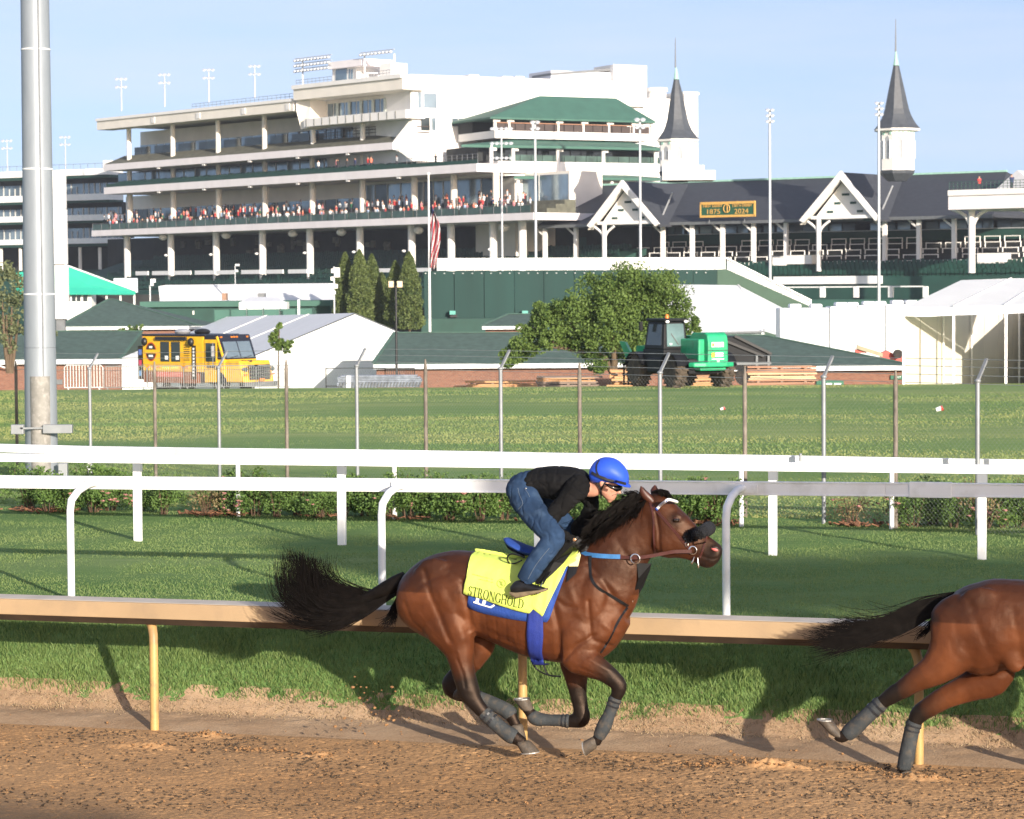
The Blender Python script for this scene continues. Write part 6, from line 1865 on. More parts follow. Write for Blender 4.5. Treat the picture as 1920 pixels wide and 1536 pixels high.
# top: hipped roof
we = 9.0
def hiproof(name, pe0, pe1, re, pr0, pr1, rr, w_e, w_r, mat):
    (u0, z0), (u1, _) = Q.uz(pe0, re, w_e), Q.uz(pe1, re, w_e); (a0, zr), (a1, _) = Q.uz(pr0, rr, w_r), Q.uz(pr1, rr, w_r)
    t_ = .25
    mb = MB()
    e = [Q.P(u0, w_e, z0), Q.P(u1, w_e, z0), Q.P(u1, -3, z0), Q.P(u0, -3, z0)]; r = [Q.P(a0, w_r, zr), Q.P(a1, w_r, zr)]
    lo = [p - Vector((0, 0, t_)) for p in e]
    mb.add(e + r + lo, [(0, 1, 5, 4), (1, 2, 5), (3, 0, 4), (2, 3, 4, 5), (6, 7, 1, 0), (7, 8, 2, 1), (9, 6, 0, 3), (9, 8, 7, 6)])
    return mb.build(name, mat, cl), u0, u1, z0
_, u0, u1, ze = hiproof('awning_roof', 919, 1229, 219.5, 1012, 1155, 180, we, 3.5, MDGREEN)
zd = Q.uz(1070, 248, we - .6)[1]
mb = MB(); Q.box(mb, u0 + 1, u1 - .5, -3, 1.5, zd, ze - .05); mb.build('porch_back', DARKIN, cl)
mb = MB(); Q.box(mb, u0 + 1.0, u1 - .3, -3, we - .5, Q.uz(1070, 262, we - .5)[1], zd); mb.build('porch_front', STUC, cl)
for px in (928, 954, 998, 1046, 1093, 1141, 1187, 1222):
    u_ = Q.u(px, we - .8, 230); mb = MB(); mb.tube([Q.P(u_, we - .8, zd), Q.P(u_, we - .8, ze)], .26, 8); Q.box(mb, u_ - .3, u_ + .8, we - .95, we - .65, ze - .55, ze - .02); mb.build('porch_column', STUC, cl)
for k in range(16):
    a = u0 + 1.2 + (u1 - u0 - 1.8) * k / 16; mb = MB(); Q.box(mb, a, a + (u1 - u0 - 1.8) / 16 * .93, we - .7, we - .6, zd + .02, zd + 1.0); mb.build('rail_panel', BROWNR, cl)
mb = MB(); mb.bar(Q.P(u0 + 1, we - .6, zd + 1.12), Q.P(u1 - .4, we - .6, zd + 1.12), .10); mb.build('handrail', M('copper_handrail', (.40, .20, .12), .5), cl)
# middle awning (shed with a hipped left end)
def shed(name, pxe, re_, pxr, rr, w_e, w_r, mat=MDGREEN, t_=.35):
    E = [Q.uz(p, r, w_e) for p, r in zip(pxe, re_)]; ze_ = E[1][1]
    Rr = [Q.uz(p, r, w_r) for p, r in zip(pxr, rr)]; zr_ = Rr[0][1]
    mb = MB()
    top = [Q.P(E[0][0], w_r + 2.0, ze_), Q.P(E[1][0], w_e, ze_), Q.P(E[2][0], w_e, ze_), Q.P(Rr[1][0], w_r, zr_), Q.P(Rr[0][0], w_r, zr_)]
    lo = [p - Vector((0, 0, t_)) for p in top[:3]] + [Q.P(Rr[1][0], w_r, ze_ - t_), Q.P(Rr[0][0], w_r, ze_ - t_)]
    mb.add(top + lo, [(0, 1, 4), (1, 2, 3, 4), (0, 5, 6, 1), (1, 6, 7, 2), (2, 7, 8, 3), (4, 9, 5, 0), (9, 8, 7, 6, 5), (3, 8, 9, 4)])
    return mb.build(name, mat, cl), E, ze_
o, E, ze2 = shed('awning_roof', (874, 1030, 1246), (281, 273.5, 285), (960, 1180), (262, 262), 11.5, 8.0)
zd2 = Q.uz(1070, 304, 10.5)[1]
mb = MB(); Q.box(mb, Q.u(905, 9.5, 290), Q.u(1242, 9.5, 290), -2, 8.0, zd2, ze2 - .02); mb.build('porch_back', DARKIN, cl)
for k in range(11):
    a0, a1 = Q.u(925, 8, 290), Q.u(1150, 8, 290); a = a0 + (a1 - a0) * k / 11; mb = MB(); Q.box(mb, a, a + (a1 - a0) / 11 * .9, 8.02, 8.1, zd2 + .1, ze2 - .3); mb.build('porch_pane', GLASSD, cl)
for k in range(14):
    a0, a1 = Q.u(955, 10.2, 300), Q.u(1240, 10.2, 300); a = a0 + (a1 - a0) * k / 14; mb = MB(); Q.box(mb, a, a + (a1 - a0) / 14 * .95, 10.1, 10.2, zd2, zd2 + .9); mb.build('rail_panel', GREENGL, cl)
for px in (921, 962, 1046, 1131, 1229):
    u_ = Q.u(px, 10.3, 290); mb = MB(); mb.tube([Q.P(u_, 10.3, zd2 - .3), Q.P(u_, 10.3, ze2)], .28, 8); Q.box(mb, u_ - .2, u_ + .8, 10.15, 10.45, ze2 - .75, ze2 - .1); mb.build('porch_column', STUC, cl)
mb = MB(); Q.box(mb, Q.u(934, 10.5, 315), Q.u(1240, 10.5, 315), -2, 10.5, Q.uz(1070, 331, 10.5)[1], zd2 - .02); mb.build('porch_front', STUC, cl)
o, E, ze3 = shed('awning_roof', (966, 1060, 1260), (338, 332, 338), (1040, 1180), (326.5, 326.5), 13.0, 10.6)
zd3 = Q.uz(1070, 366, 12)[1]
mb = MB(); Q.box(mb, Q.u(966, 10.4, 350), Q.u(1242, 10.4, 350), -2, 10.3, zd3 - 14, ze3 - .02); mb.build('porch_back', CREAM, cl)
for px0, px1 in ((985, 1000), (1045, 1075), (1085, 1100)): Q.pbox('doorway', DARKIN, cl, px0, px1, 342, 362, 10.3, 10.4)
for px in (971, 1082, 1147): Q.post('porch_column', STUC, cl, px, 338, 362, 12, .26)
# white stepped stair flank coming down to the slate roof
for k in range(5):
    Q.pbox('stair_flank', STUC, cl, 1008 + k * 11, 1020 + k * 11 + 8, 396 - k * 9, 412 - k * 7, 13, 14.2)
Q.pbox('stair_base', CREAM, cl, 985, 1016, 400, 416, 12, 14)
# rooftop: commentators' booth
bt2 = thing('roof_booth', 'small white flat-roofed observation booth on top of the clubhouse', 'booth', F.P(F.u(640, -2, 150), -2, zp1))
F.pbox('booth_wall', STUC, bt2, 623, 668, 124, 160, -6, -2); F.pbox('booth_window', GLASS, bt2, 629, 650, 129, 158, -2, -1.9)
F.pbox('booth_window', GLASS, bt2, 654, 656, 130, 158, -2, -1.9); F.pbox('booth_window', GLASS, bt2, 658, 661, 130, 158, -2, -1.9)
F.pbox('booth_roof', SLABM, bt2, 615, 678, 117, 123, -7, -1)
F.pbox('booth_wall', STUC, bt2, 668, 690, 128, 160, -8, -5)
for k, (x0, x1) in enumerate(((712, 733),)): tag(F.pbox('roof_box', STUC, None, x0, x1, 120, 146, -6, -3), 'white equipment box on the clubhouse roof, right of the booth', 'equipment box')
def rack(label, px0, px1, rows, lean, n, legs):
    t = thing('light_rack', label, 'floodlight', F.P(F.u(px0, 0, 130), 0, zp1))
    for r in rows:
        (a, za), (b, zb) = F.uz(px0, r, -1), F.uz(px1, r - lean, -1)
        mb = MB(); mb.bar(F.P(a, -1, za + .35), F.P(b, -1, zb + .35), .12); mb.build('frame_bar', SILVER, t)
        for k in range(n):
            f = (k + .5) / n; c = F.P(a + (b - a) * f, -.7, za + (zb - za) * f)
            mb = MB(); mb.ell(c, F.D * .30, F.N * .34, Vector((0, 0, .22)), 8, 6); mb.build('lamp', LAMPG, t)
    for px in legs:
        u_, z0 = F.uz(px, 158, -1); mb = MB(); mb.bar(F.P(u_, -1, zp1 - 2), F.P(u_, -1, F.uz(px, min(rows) - 3, -1)[1]), .22); mb.build('leg', SILVER, t)
rack('wide three-tier rack of floodlights on the roof left of the booth', 553, 622, (115, 125, 135), 8, 11, (568,))
rack('single row floodlight frame on the roof right of the booth', 676, 739, (104,), 7, 9, (684, 740))
for i, (px, rb, rt_) in enumerate(((228, 208, 148), (309, 200, 140), (392, 192, 131), (478, 184, 124))):
    floodlight('%s of the four small floodlights along the clubhouse roof edge' % ('leftmost', 'second from left', 'third from left', 'rightmost')[i], 'floodlights on the stand roofs', px, rb, rt_, np.interp(px, [205, 780], [452, 386]), 2, 3, 24)
railing('roof_railing', [F.P(F.u(360, 1.5, 200), 1.5, zr1), F.P(u550 - .5, 1.5, zr1)], .9, 24)
railing('roof_railing', [F.P(ub0, 2, zp1), F.P(F.u(622, 2, 150), 2, zp1)], .9, 9); railing('roof_railing', [F.P(F.u(672, 2, 150), 2, zp1), F.P(uR, 2, zp1)], .9, 12)

# ------------------------------------------------------------------ people on the balconies
SKN = M('spectator_skin', (.48, .27, .19), .6, var=.2, scale=3)
TRS = M('dark_trousers', (.025, .028, .04), .8, var=.4, scale=2)
HRS = M('dark_hair', (.03, .02, .015), .7)
SHIRTS = [('white', (.70, .70, .70)), ('red', (.48, .045, .045)), ('pink', (.62, .24, .26)), ('black', (.02, .02, .022)), ('pale blue', (.30, .42, .58)), ('coral', (.60, .16, .10)), ('grey', (.30, .31, .33)), ('green', (.02, .12, .06)), ('navy', (.02, .03, .09))]
protos = []
for nm, c in SHIRTS:
    mb = MB(); n = 8
    prof_ = [(0, .13, .10), (.04, .15, .12), (.80, .17, .12), (.86, .19, .13), (1.10, .20, .13), (1.30, .25, .14), (1.42, .23, .13), (1.48, .08, .08), (1.52, .065, .07), (1.56, .085, .095), (1.66, .095, .11), (1.74, .075, .085), (1.78, .02, .02)]
    rings = [[(rx * math.cos(6.283 * k / n), ry * math.sin(6.283 * k / n), z) for k in range(n)] for z, rx, ry in prof_]
    mb.loft(rings)
    for fi in range(len(mb.f)):
        zc = np.mean([mb.v[i][2] for i in mb.f[fi]])
        mb.m[fi] = 0 if zc < .84 else (1 if zc < 1.45 else (2 if zc < 1.66 else 3))
    sm = M('shirt_' + nm.replace(' ', '_'), c, .8, var=.15, scale=4)
    protos.append(mb.build('person', [TRS, sm, SKN, HRS])); tag(protos[-1], 'spectator in a %s top standing in the crowd on the long clubhouse balcony' % nm, 'person', 'spectators on the balconies')
wts = [.26, .15, .15, .14, .08, .08, .06, .04, .04]
used = [0] * len(protos)
def person_at(k, P, rz, sc, lab=None):
    if not used[k]: o = protos[k]
    else: o = protos[k].copy(); COL.objects.link(o)
    used[k] += 1
    o.location = P; o.rotation_euler = (0, 0, rz); o.scale = (sc * random.uniform(.95, 1.1), sc, sc)
    if lab: o['label'] = lab
    return o
random.seed(11)
clus = [206, 216, 232, 246, 262, 290, 300, 322, 335, 352, 364, 380, 400, 418, 430, 447, 462, 478, 500, 520, 540, 556, 570, 590, 612, 632, 650, 672, 690, 705, 722, 738, 752, 764, 782, 826, 838, 846, 872, 888, 905, 918, 930, 950, 965, 980]
cnt_ = 0
for c_ in clus:
    for j in range(random.choice((4, 5, 6, 7, 8))):
        px = c_ + random.gauss(0, 7); st = random.choice((0, 0, 1, 2, 2, 3))
        w = 2.2 - 2.0 * st - random.uniform(.4, 1.4)
        k = int(np.searchsorted(np.cumsum(wts), random.random())); k = min(k, len(protos) - 1)
        person_at(k, F.P(F.u(px, w, 410), w, zs3[1] + .62 * st + .02), random.uniform(-.6, .6) - .9, random.uniform(.94, 1.08))
for px, k in ((634, 3), (651, 3), (666, 8), (696, 5), (597, 0), (744, 6), (631, 2), (690, 1)):
    person_at(k, F.P(F.u(px, .0, 310), .0, zs2[1] + .3), random.uniform(-1, 0), 1.02, 'spectator in a %s top on the upper balcony among empty green seats' % SHIRTS[k][0])
person_at(3, F.P(F.u(817, .3, 305), .3, zs2[1]), -.8, 1.05, 'lone figure in black standing at the upper balcony rail by the white end wall')
for px, k in ((1010, 8), (1018, 4), (1026, 3), (1030, 2)):
    person_at(k, Q.P(Q.u(px, 11.5, 360), 11.5, zd3), -.5, 1.02, 'spectator in a %s top under the lowest green awning' % SHIRTS[k][0])

# ------------------------------------------------------------------ the old stand with the twin spires
G = Fac(1010, 368, 1920, 325)
sp = thing('twin_spire_stand', 'long old grandstand with a dark slate roof, two gables and twin spires', 'grandstand', G.P(50, 0, -5))
zE = G.uz(1240, 417, 1)[1]; zR = G.uz(1400, 339, -13)[1]
uA, uB = G.u(1008, 1, 420), G.u(1862, 1, 400); rA, rB = G.u(1116, -13, 346), G.u(1888, -13, 322)
mb = MB()
e = [G.P(uA, 1, zE), G.P(uB, 1, zE), G.P(uB, -27, zE), G.P(uA, -27, zE)]; r = [G.P(rA, -13, zR), G.P(rB, -13, zR)]
lo = [p - Vector((0, 0, .35)) for p in e]
mb.add(e + r + lo, [(0, 1, 5, 4), (1, 2, 5), (2, 3, 4, 5), (3, 0, 4), (6, 7, 1, 0), (7, 8, 2, 1), (9, 6, 0, 3), (9, 8, 7, 6)])
mb.build('roof', SLATE, sp)
mb = MB(); mb.bar(r[0] + Vector((0, 0, .12)), r[1] + Vector((0, 0, .12)), .35, .25); mb.build('ridge_cap', COPPER, sp)
mb = MB(); G.box(mb, uA, uB, .9, 1.2, zE - .42, zE - .02); mb.build('gutter', RAILM, sp)
zDk = G.uz(1474, 501, 0)[1]
for px in (1022, 1080, 1243, 1298, 1355, 1413, 1474, 1659, 1723, 1789):
    u_ = G.u(px, 0, 450); mb = MB(); G.box(mb, u_ - .25, u_ + .25, -.25, .25, zDk - .3, zE - .3); mb.build('column', STUC, sp)
    mb = MB(); mb.bar(G.P(u_, .1, zE - 1.5), G.P(u_ - 1.5, .1, zE - .35), .22); mb.build('column_brace', STUC, sp)
# glazed boxes at the back, dark green fronts
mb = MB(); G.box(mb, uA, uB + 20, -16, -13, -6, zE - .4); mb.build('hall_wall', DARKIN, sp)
za, zb = G.uz(1474, 437, -10)[1], G.uz(1474, 421, -10)[1]
for k in range(34):
    a = G.u(1085, -10, 430) + (G.u(1925, -10, 430) - G.u(1085, -10, 430)) * k / 34; b = a + (G.u(1925, -10, 430) - G.u(1085, -10, 430)) / 34 * random.uniform(.7, .95)
    if random.random() < .85:
        mb = MB(); G.box(mb, a, b, -10.1, -10, za, zb); mb.build('box_pane', random.choice((GLASS, GLASSD, M('bright_pane', (.20, .30, .34), .1, var=.3, scale=.5, spec=.9))), sp)
zc = G.uz(1474, 456, -9.5)[1]
mb = MB(); G.box(mb, G.u(1080, -9.5, 445), uB + 20, -12.5, -9.5, zc, za - .02); mb.build('box_front', DKGREEN, sp)
mb = MB(); mb.bar(G.P(uA + 4, -9.4, za + .05), G.P(uB + 20, -9.4, za + .05), .12); mb.build('box_handrail', SILVER, sp)
# raked terrace of boxes with white pipe rails
zt0 = G.uz(1474, 500, 1)[1]; zt1 = G.uz(1474, 458, -9)[1]
mb = MB(); mb.prism([G.P(uA, 1.5, -6), G.P(uA, 1.5, zt0), G.P(uA, -9.4, zt1), G.P(uA, -9.4, -6)], G.D * (uB + 20 - uA)); mb.build('terrace', DARKIN, sp)
PIPE = M('white_pipe', (.78, .76, .72), .5, var=.05)
pm = MB(); L_ = 2.1
for s_ in (0, 1): pm.bar(G.D * (L_ * s_), G.D * (L_ * s_) + Vector((0, 0, .72)), .12)
pm.bar(G.D * -.06 + Vector((0, 0, .70)), G.D * (L_ + .06) + Vector((0, 0, .70)), .12)
pr = None
for rI in range(5):
    f = rI / 4; w = .6 - 9.2 * f; z = zt0 + (zt1 - zt0) * f - .15
    u_ = uA + 6 + (rI % 2) * 1.6 + rI * .4
    while u_ < uB + 16:
        if random.random() < .93:
            if pr is None:
                pr = pm.build('pipe_rail', PIPE, sp); me_pr = pr.data; me_pr.transform(Matrix.Translation(WL[sp.name])); o = pr
            else:
                o = pr.copy(); COL.objects.link(o); o.parent = sp
            o.location = G.P(u_, w, z) - WL[sp.name]
        u_ += 2.75
for k in range(3):
    seats('seat_row', uA + 18, uB + 20, 3.4 - k * .9, G.uz(1600, 519, 3.4)[1] + .55 * k, .62, par=sp, Fx=G, h=1.0)
mb = MB(); G.box(mb, uA + 10, uB + 20, -1, 4.0, -6, G.uz(1600, 519, 4)[1]); mb.build('front_wall', DKGREEN, sp)
G.pbox('white_wall', WHITE, sp, 1450, 1652, 519, 532, 4.0, 4.4)
G.pbox('white_bar_tent', STUC, sp, 1448, 1474, 483, 498, .5, 2.5); G.pbox('white_bar_tent', STUC, sp, 1474, 1522, 479, 495, .5, 2.5); G.pbox('white_bar_tent', STUC, sp, 1832, 1882, 475, 494, .5, 2.5)
u_, z_ = G.uz(1475, 540, 6); u2_, z2_ = G.uz(1745, 540, 6)
mb = MB(); G.box(mb, u_, u2_ + 30, 4.4, 9, -6, G.uz(1600, 562, 9)[1]); mb.build('apron_wall', MDGREEN, sp)
mb = MB(); mb.bar(G.P(u_, 8, G.uz(1600, 538, 8)[1]), G.P(u2_, 8, G.uz(1600, 538, 8)[1]), .16); mb.build('white_top_rail', WHITE, sp)
for px in (1541, 1604, 1669, 1734):
    G.pbox('white_post', WHITE, sp, px - 4, px + 4, 537, 558, 7.8, 8.2)
# gables
def gable(pa, ra, pl, rl, pr_, rr, px_col):
    wf = 4.0
    (ua, za), (ul, zl), (ur, _) = G.uz(pa, ra, wf), G.uz(pl, rl, wf), G.uz(pr_, rr, wf)
    zl = min(zl, G.uz(pr_, rr, wf)[1])
    def P(u, w, z): return G.P(u, w, z)
    # roof of the cross gable back into the main slope
    slope = (zR - zE) / 14.0
    wb = 1 - (za - zE) / slope; wl = 1 - (zl - zE) / slope
    mb = MB(); mb.prism([P(ua, wf, za), P(ul, wf, zl), P(ul, min(wl, 1), zl), P(ua, wb, za)], (0, 0, -.3)); mb.build('gable_roof', SLATE, sp)
    mb = MB(); mb.prism([P(ua, wf, za), P(ur, wf, zl), P(ur, min(wl, 1), zl), P(ua, wb, za)], (0, 0, -.3)); mb.build('gable_roof', SLATE, sp)
    # barge boards
    for uu in (ul, ur):
        mb = MB(); mb.prism([P(ua, wf + .25, za + .15), P(uu, wf + .25, zl + .05), P(uu + (ua - uu) * .09, wf + .25, zl - .25), P(ua, wf + .25, za - .9)], G.N * -.5); mb.build('barge_board', STUC, sp)
    # boarded soffit seen under the left slope, inner face set back
    wi = 2.7
    n = 7
    for k in range(n):
        f0, f1 = k / n, (k + .93) / n
        A0, A1 = ul + (ua - ul) * f0, ul + (ua - ul) * f1; Z0, Z1 = zl + (za - zl) * f0 - .45, zl + (za - zl) * f1 - .45
        mb = MB(); mb.prism([P(A0, wf, Z0), P(A1, wf, Z1), P(A1, wi, Z1), P(A0, wi, Z0)], (0, 0, -.06)); mb.build('soffit_board', CREAM, sp)
    mb = MB(); mb.prism([P(ul + 1.2, wi, zl + .1), P(ur - .8, wi, zl + .1), P(ua, wi, za - .6)], G.N * -.3); mb.build('gable_face', STUC, sp)
    mb = MB(); mb.bar(P(ul + 1.5, wf - .3, zl + .35), P(ur - .5, wf - .3, zl + .35), .3, .4); mb.build('tie_beam', STUC, sp)
    # little pierced ornaments along the verge
    for s_, uu in ((1, ul), (-1, ur)):
        for k in range(4):
            f = .25 + .18 * k; c = P(uu + (ua - uu) * f + s_ * 1.1, wi + .05, zl + (za - zl) * f - 1.5)
            mb = MB(); mb.obox(c, G.D * .42, G.N * .04, Vector((0, 0, .14))); mb.build('ornament', DKGREEN, sp)
    u_ = G.u(px_col, wf - .3, 450)
    mb = MB(); mb.tube([P(u_, wf - .3, zDk - .6), P(u_, wf - .3, zl + .2)], .32, 10); mb.build('gable_column', STUC, sp)
    for s_ in (-1, 1):
        mb = MB(); pts = [P(u_, wf - .3, zl - 1.9), P(u_ + s_ * .5, wf - .3, zl - .9), P(u_ + s_ * 1.6, wf - .3, zl - .1)]; mb.tube([Vector(p) for p in catmull([tuple(p) for p in pts], 4)], .17, 6); mb.build('gable_brace', STUC, sp)
    # pale valley flashing right of the gable
    def onroof(px, row):
        for w in np.arange(1, -13, -.05):
            u_, z_ = G.uz(px, row, w)
            if z_ >= zE + (1 - w) * slope: return G.P(u_, w, z_ + .12)
        return G.P(u_, w, z_)
    fl = MB(); fl.bar(onroof(pr_ + 2, rr - 1), onroof(pr_ + 25, rr - 54), .22, .12); fl.build('valley_flashing', SILVER, sp)
gable(1167, 340, 1102, 424, 1236, 417, 1133)
gable(1577, 323, 1500, 414, 1649, 404, 1535)
# spires
def spire(pxc, pxtop, rows_tip, cap0, cap1, body, r_eave, half_e, tower, steps, d, lab):
    t = thing('spire', lab, 'spire', at(pxc, tower[1], d), 'twin spires on the old stand roof')
    s = FPX / d
    def ring(row, half, n=8, rot=math.pi / 8, fl=1.0):
        c = at(pxc + (pxtop - pxc) * max(0, (r_eave - row)) / (r_eave - rows_tip), row, d); h = half / s / math.cos(math.pi / 8)
        return [Vector((c.x + h * math.cos(6.283 * k / n + rot), d + h * math.sin(6.283 * k / n + rot), c.z)) for k in range(n)]
    mb = MB(); mb.loft([ring(r_, h) for r_, h in body], smooth=False); mb.build('slate_cone', SLATEL, t)
    mb = MB(); mb.loft([ring(cap0, body[-1][1] * 1.25), ring(cap0 - 3, body[-1][1] * .95), ring((cap0 + cap1) / 2, 3.2), ring(cap1, 1.2)], smooth=False); mb.build('copper_cap', COPPER, t)
    a, b = at(pxtop + .5, cap1, d), at(pxtop, rows_tip, d); mb = MB(); mb.tube([a, Vector((a.x, d, b.z))], [.11, .04], 6); mb.build('finial', RAILM, t)
    mb = MB(); mb.loft([ring(r_eave + 5, half_e * .90), ring(r_eave + 4, half_e), ring(r_eave, half_e + .5)], smooth=False); mb.build('eave_cornice', STUC, t)
    mb = MB(); mb.loft([ring(tower[1], tower[2]), ring(r_eave + 5, tower[2])], smooth=False); mb.build('belfry_wall', STUC, t)
    # arched louvre windows on the faces towards us
    h = tower[2] / s
    c0 = at(pxc, r_eave, d)
    for k in range(8):
        a = 6.283 * k / 8
        nx, ny = math.cos(a), math.sin(a)
        if ny > .3: continue
        zc0, zc1 = at(pxc, tower[1] - 22, d).z, at(pxc, r_eave + 22, d).z
        T_ = Vector((-ny, nx, 0)); C_ = Vector((c0.x + nx * (h + .02), d + ny * (h + .02), 0)); wd = h * .17
        poly = [C_ - T_ * wd + Vector((0, 0, zc0)), C_ + T_ * wd + Vector((0, 0, zc0)), C_ + T_ * wd + Vector((0, 0, zc1))] + [C_ + T_ * wd * math.cos(b_) + Vector((0, 0, zc1 + wd * 1.6 * math.sin(b_))) for b_ in (.5, 1.0, 1.57, 2.14, 2.6)] + [C_ - T_ * wd + Vector((0, 0, zc1))]
        mb = MB(); mb.prism(poly, Vector((-nx, -ny, 0)) * .2); f_ = mb.build('arched_window', M('window_recess', (.34, .36, .38), .8), t)
        fr = MB()
        for e_ in (-1, 1): fr.bar(C_ + T_ * wd * 1.35 * e_ + Vector((nx * .06, ny * .06, zc0)), C_ + T_ * wd * 1.35 * e_ + Vector((nx * .06, ny * .06, zc1)), .16)
        fr.build('window_frame', WHITE, f_)
        for q in (-1, 0, 1):
            cz = zc1 + wd * (3.4 - .9 * abs(q)); o_ = MB(); o_.obox(C_ + T_ * wd * 1.5 * q + Vector((nx * .04, ny * .04, cz)), T_ * .14, Vector((nx, ny, 0)) * .05, Vector((0, 0, .16))); o_.build('ornament', COPPER, f_)
    for x0, x1, r0, r1, mt_ in steps:
        p0, p1 = at(x0, r0, d), at(x1, r1, d); mb = MB(); mb.box(p0.x, p1.x, d - (p1.x - p0.x) / 2 * .9, d + 3, p1.z, p0.z); mb.build('base_block', mt_, t)
    mb = MB(); mb.loft([ring(tower[1] + 20, tower[2] * .55), ring(tower[1] + 6, tower[2] * 1.0), ring(tower[1] + .1, tower[2] * 1.05)], smooth=False); mb.build('base_cone', SLATEL, t)
spire(1271, 1266, 70, 149, 127, [(262, 38.5), (255, 33), (245, 26), (235, 22), (225, 19), (200, 14.5), (175, 10.5), (149, 4.6)], 262, 37.5, (0, 322, 33), [(1240, 1318, 312, 336, STUC), (1240, 1338, 322, 339, STUC)], 348, 'left of the twin spires, nearer the white clubhouse')
spire(1682, 1679, 36, 123, 97, [(242, 41), (235, 35), (225, 29), (215, 24.5), (205, 21.5), (175, 15.5), (150, 10.5), (123, 5)], 242, 40, (0, 320, 30), [], 329, 'right of the twin spires, standing free against the sky')
# right end of the old stand: gable end and a concrete camera deck
mb = MB(); mb.prism([G.P(G.u(1840, 0, 350), -4, G.uz(1840, 356, -4)[1]), G.P(G.u(1915, 0, 350), -4, G.uz(1915, 350, -4)[1]), G.P(G.u(1880, 0, 330), -4, G.uz(1880, 320, -4)[1])], G.N * -3); mb.build('end_gable', METAL, sp)
dk = thing('camera_deck', 'concrete roof deck with a dark railing on white columns at the right edge', 'deck', at(1850, 500, 310))
H2 = Fac(1776, 311, 1960, 303)
H2.pbox('deck', SLABM, dk, 1778, 1985, 359, 388, -12, 0); H2.pbox('deck_rim', STUC, dk, 1777, 1986, 357, 361, -12, .2)
for px in (1822, 1950):
    H2.post('column', STUC, dk, px, 388, 512, -2, .42, 14)
    u_, z_ = H2.uz(px, 388, -2)
    for s_ in (-1, 1):
        P_ = [H2.P(u_, -2, z_ - 2.6), H2.P(u_ + s_ * .9, -2, z_ - 1.0), H2.P(u_ + s_ * 2.8, -2, z_ - .1)]; mb = MB(); mb.tube([Vector(p) for p in catmull([tuple(p) for p in P_], 4)], .22, 8); mb.build('curved_brace', STUC, dk)
u0_, z_ = H2.uz(1780, 359, -.5); u1_ = H2.u(1985, -.5, 359)
railing('deck_railing', [H2.P(u0_, -.5, z_), H2.P(u1_, -.5, z_)], 1.05, 26, par=dk, bars=(1, .7, .4), mat=DKGREEN)
for px, c_ in ((1836, 1), (1897, 8)):
    o = protos[c_].copy(); COL.objects.link(o); o.location = H2.P(H2.u(px, -3, 355), -3, z_); o.rotation_euler = (0, 0, 0); o['label'] = 'person in a %s top up on the concrete camera deck' % SHIRTS[c_][0]
# anniversary sign on the roof
sg = thing('roof_sign', 'green sign with gold lettering and two years standing on the slate roof', 'sign', G.P(G.u(1363, 2.2, 405), 2.2, zE))
G.pbox('board', M('sign_green', (.012, .085, .045), .6, var=.1), sg, 1313, 1414, 380.5, 405, 2.0, 2.2)
GOLD = M('gold_lettering', (.62, .36, .09), .5, var=.1)
for x0, x1, r0, r1 in ((1312, 1415, 379.5, 381.2), (1312, 1415, 404.3, 406), (1312, 1314, 380, 405.5), (1413, 1415, 380, 405.5)): G.pbox('sign_rim', GOLD if x1 - x0 > 50 else GOLD, sg, x0, x1, r0, r1, 2.0, 2.3)
def gtext(body, px, row, size_px, sx=1.0):
    u_, z_ = G.uz(px, row, 2.26); text_obj('lettering', body, size_px / (FPX / 347), GOLD, G.P(u_, 2.26, z_), G.D, (0, 0, 1), sg, ext=.02, sx=sx)
gtext('FIRST DERBY', 1336, 386.5, 7.5, 1.0); gtext('1875', 1337, 397.5, 13, 1.25); gtext('150TH DERBY', 1391, 385.5, 7.5, .95); gtext('2024', 1390, 396.5, 13, 1.2)
u_, z_ = G.uz(1363.5, 391, 2.26)
for dx, rr in ((-.12, .42), (.12, .42)):
    mb = MB(); mb.tube([G.P(u_ + dx + rr * math.cos(a), 2.3, z_ + rr * 1.25 * math.sin(a)) for a in np.linspace(.9, 5.4, 16)] if dx < 0 else [G.P(u_ + dx - .1 + rr * .9 * math.cos(a), 2.32, z_ + rr * 1.25 * math.sin(a)) for a in np.linspace(-1.57, 1.57, 12)] + [G.P(u_ + dx - .1, 2.32, z_ - .5)], .06, 5); mb.build('emblem', GOLD, sg)
for px in (1330, 1396):
    G.post('sign_leg', RAILM, sg, px, 405, 418, 1.6, .06, 6)
# ------------------------------------------------------------------ infield: tents, low buildings, screens
TENT = M('white_tent_fabric', (.84, .85, .86), .6, var=.03, scale=.8, bump=.12, bscale=1.2)
def translucent(m, f):
    nt = m.node_tree; N, L = nt.nodes, nt.links
    o = [n for n in N if n.type == 'OUTPUT_MATERIAL'][0]; b = N['Principled BSDF']
    tr = N.new('ShaderNodeBsdfTranslucent'); tr.inputs['Color'].default_value = (.92, .93, .94, 1); mx = N.new('ShaderNodeMixShader'); mx.inputs['Fac'].default_value = f
    L.new(b.outputs[0], mx.inputs[1]); L.new(tr.outputs[0], mx.inputs[2]); L.new(mx.outputs[0], o.inputs['Surface'])
translucent(TENT, .16)
TENTC = M('cream_tent_wall', (.70, .66, .56), .7, var=.05, scale=.7, stretch=(1, 1, .2), bump=.15, bscale=2)
SHINGLE = M('green_shingles', (.055, .092, .080), .85, var=.20, scale=2.2, stretch=(1, 1, 3), bump=.3, bscale=9)
FASCIA = M('white_fascia', (.76, .77, .78), .6, var=.04)
SCREEN = M('green_wind_screen', (.010, .042, .036), .85, var=.14, scale=.5, stretch=(1, 1, .15), bump=.15, bscale=1.5)
SCREENL = M('pale_green_ramp_wall', (.055, .10, .070), .85, var=.10, scale=.6)
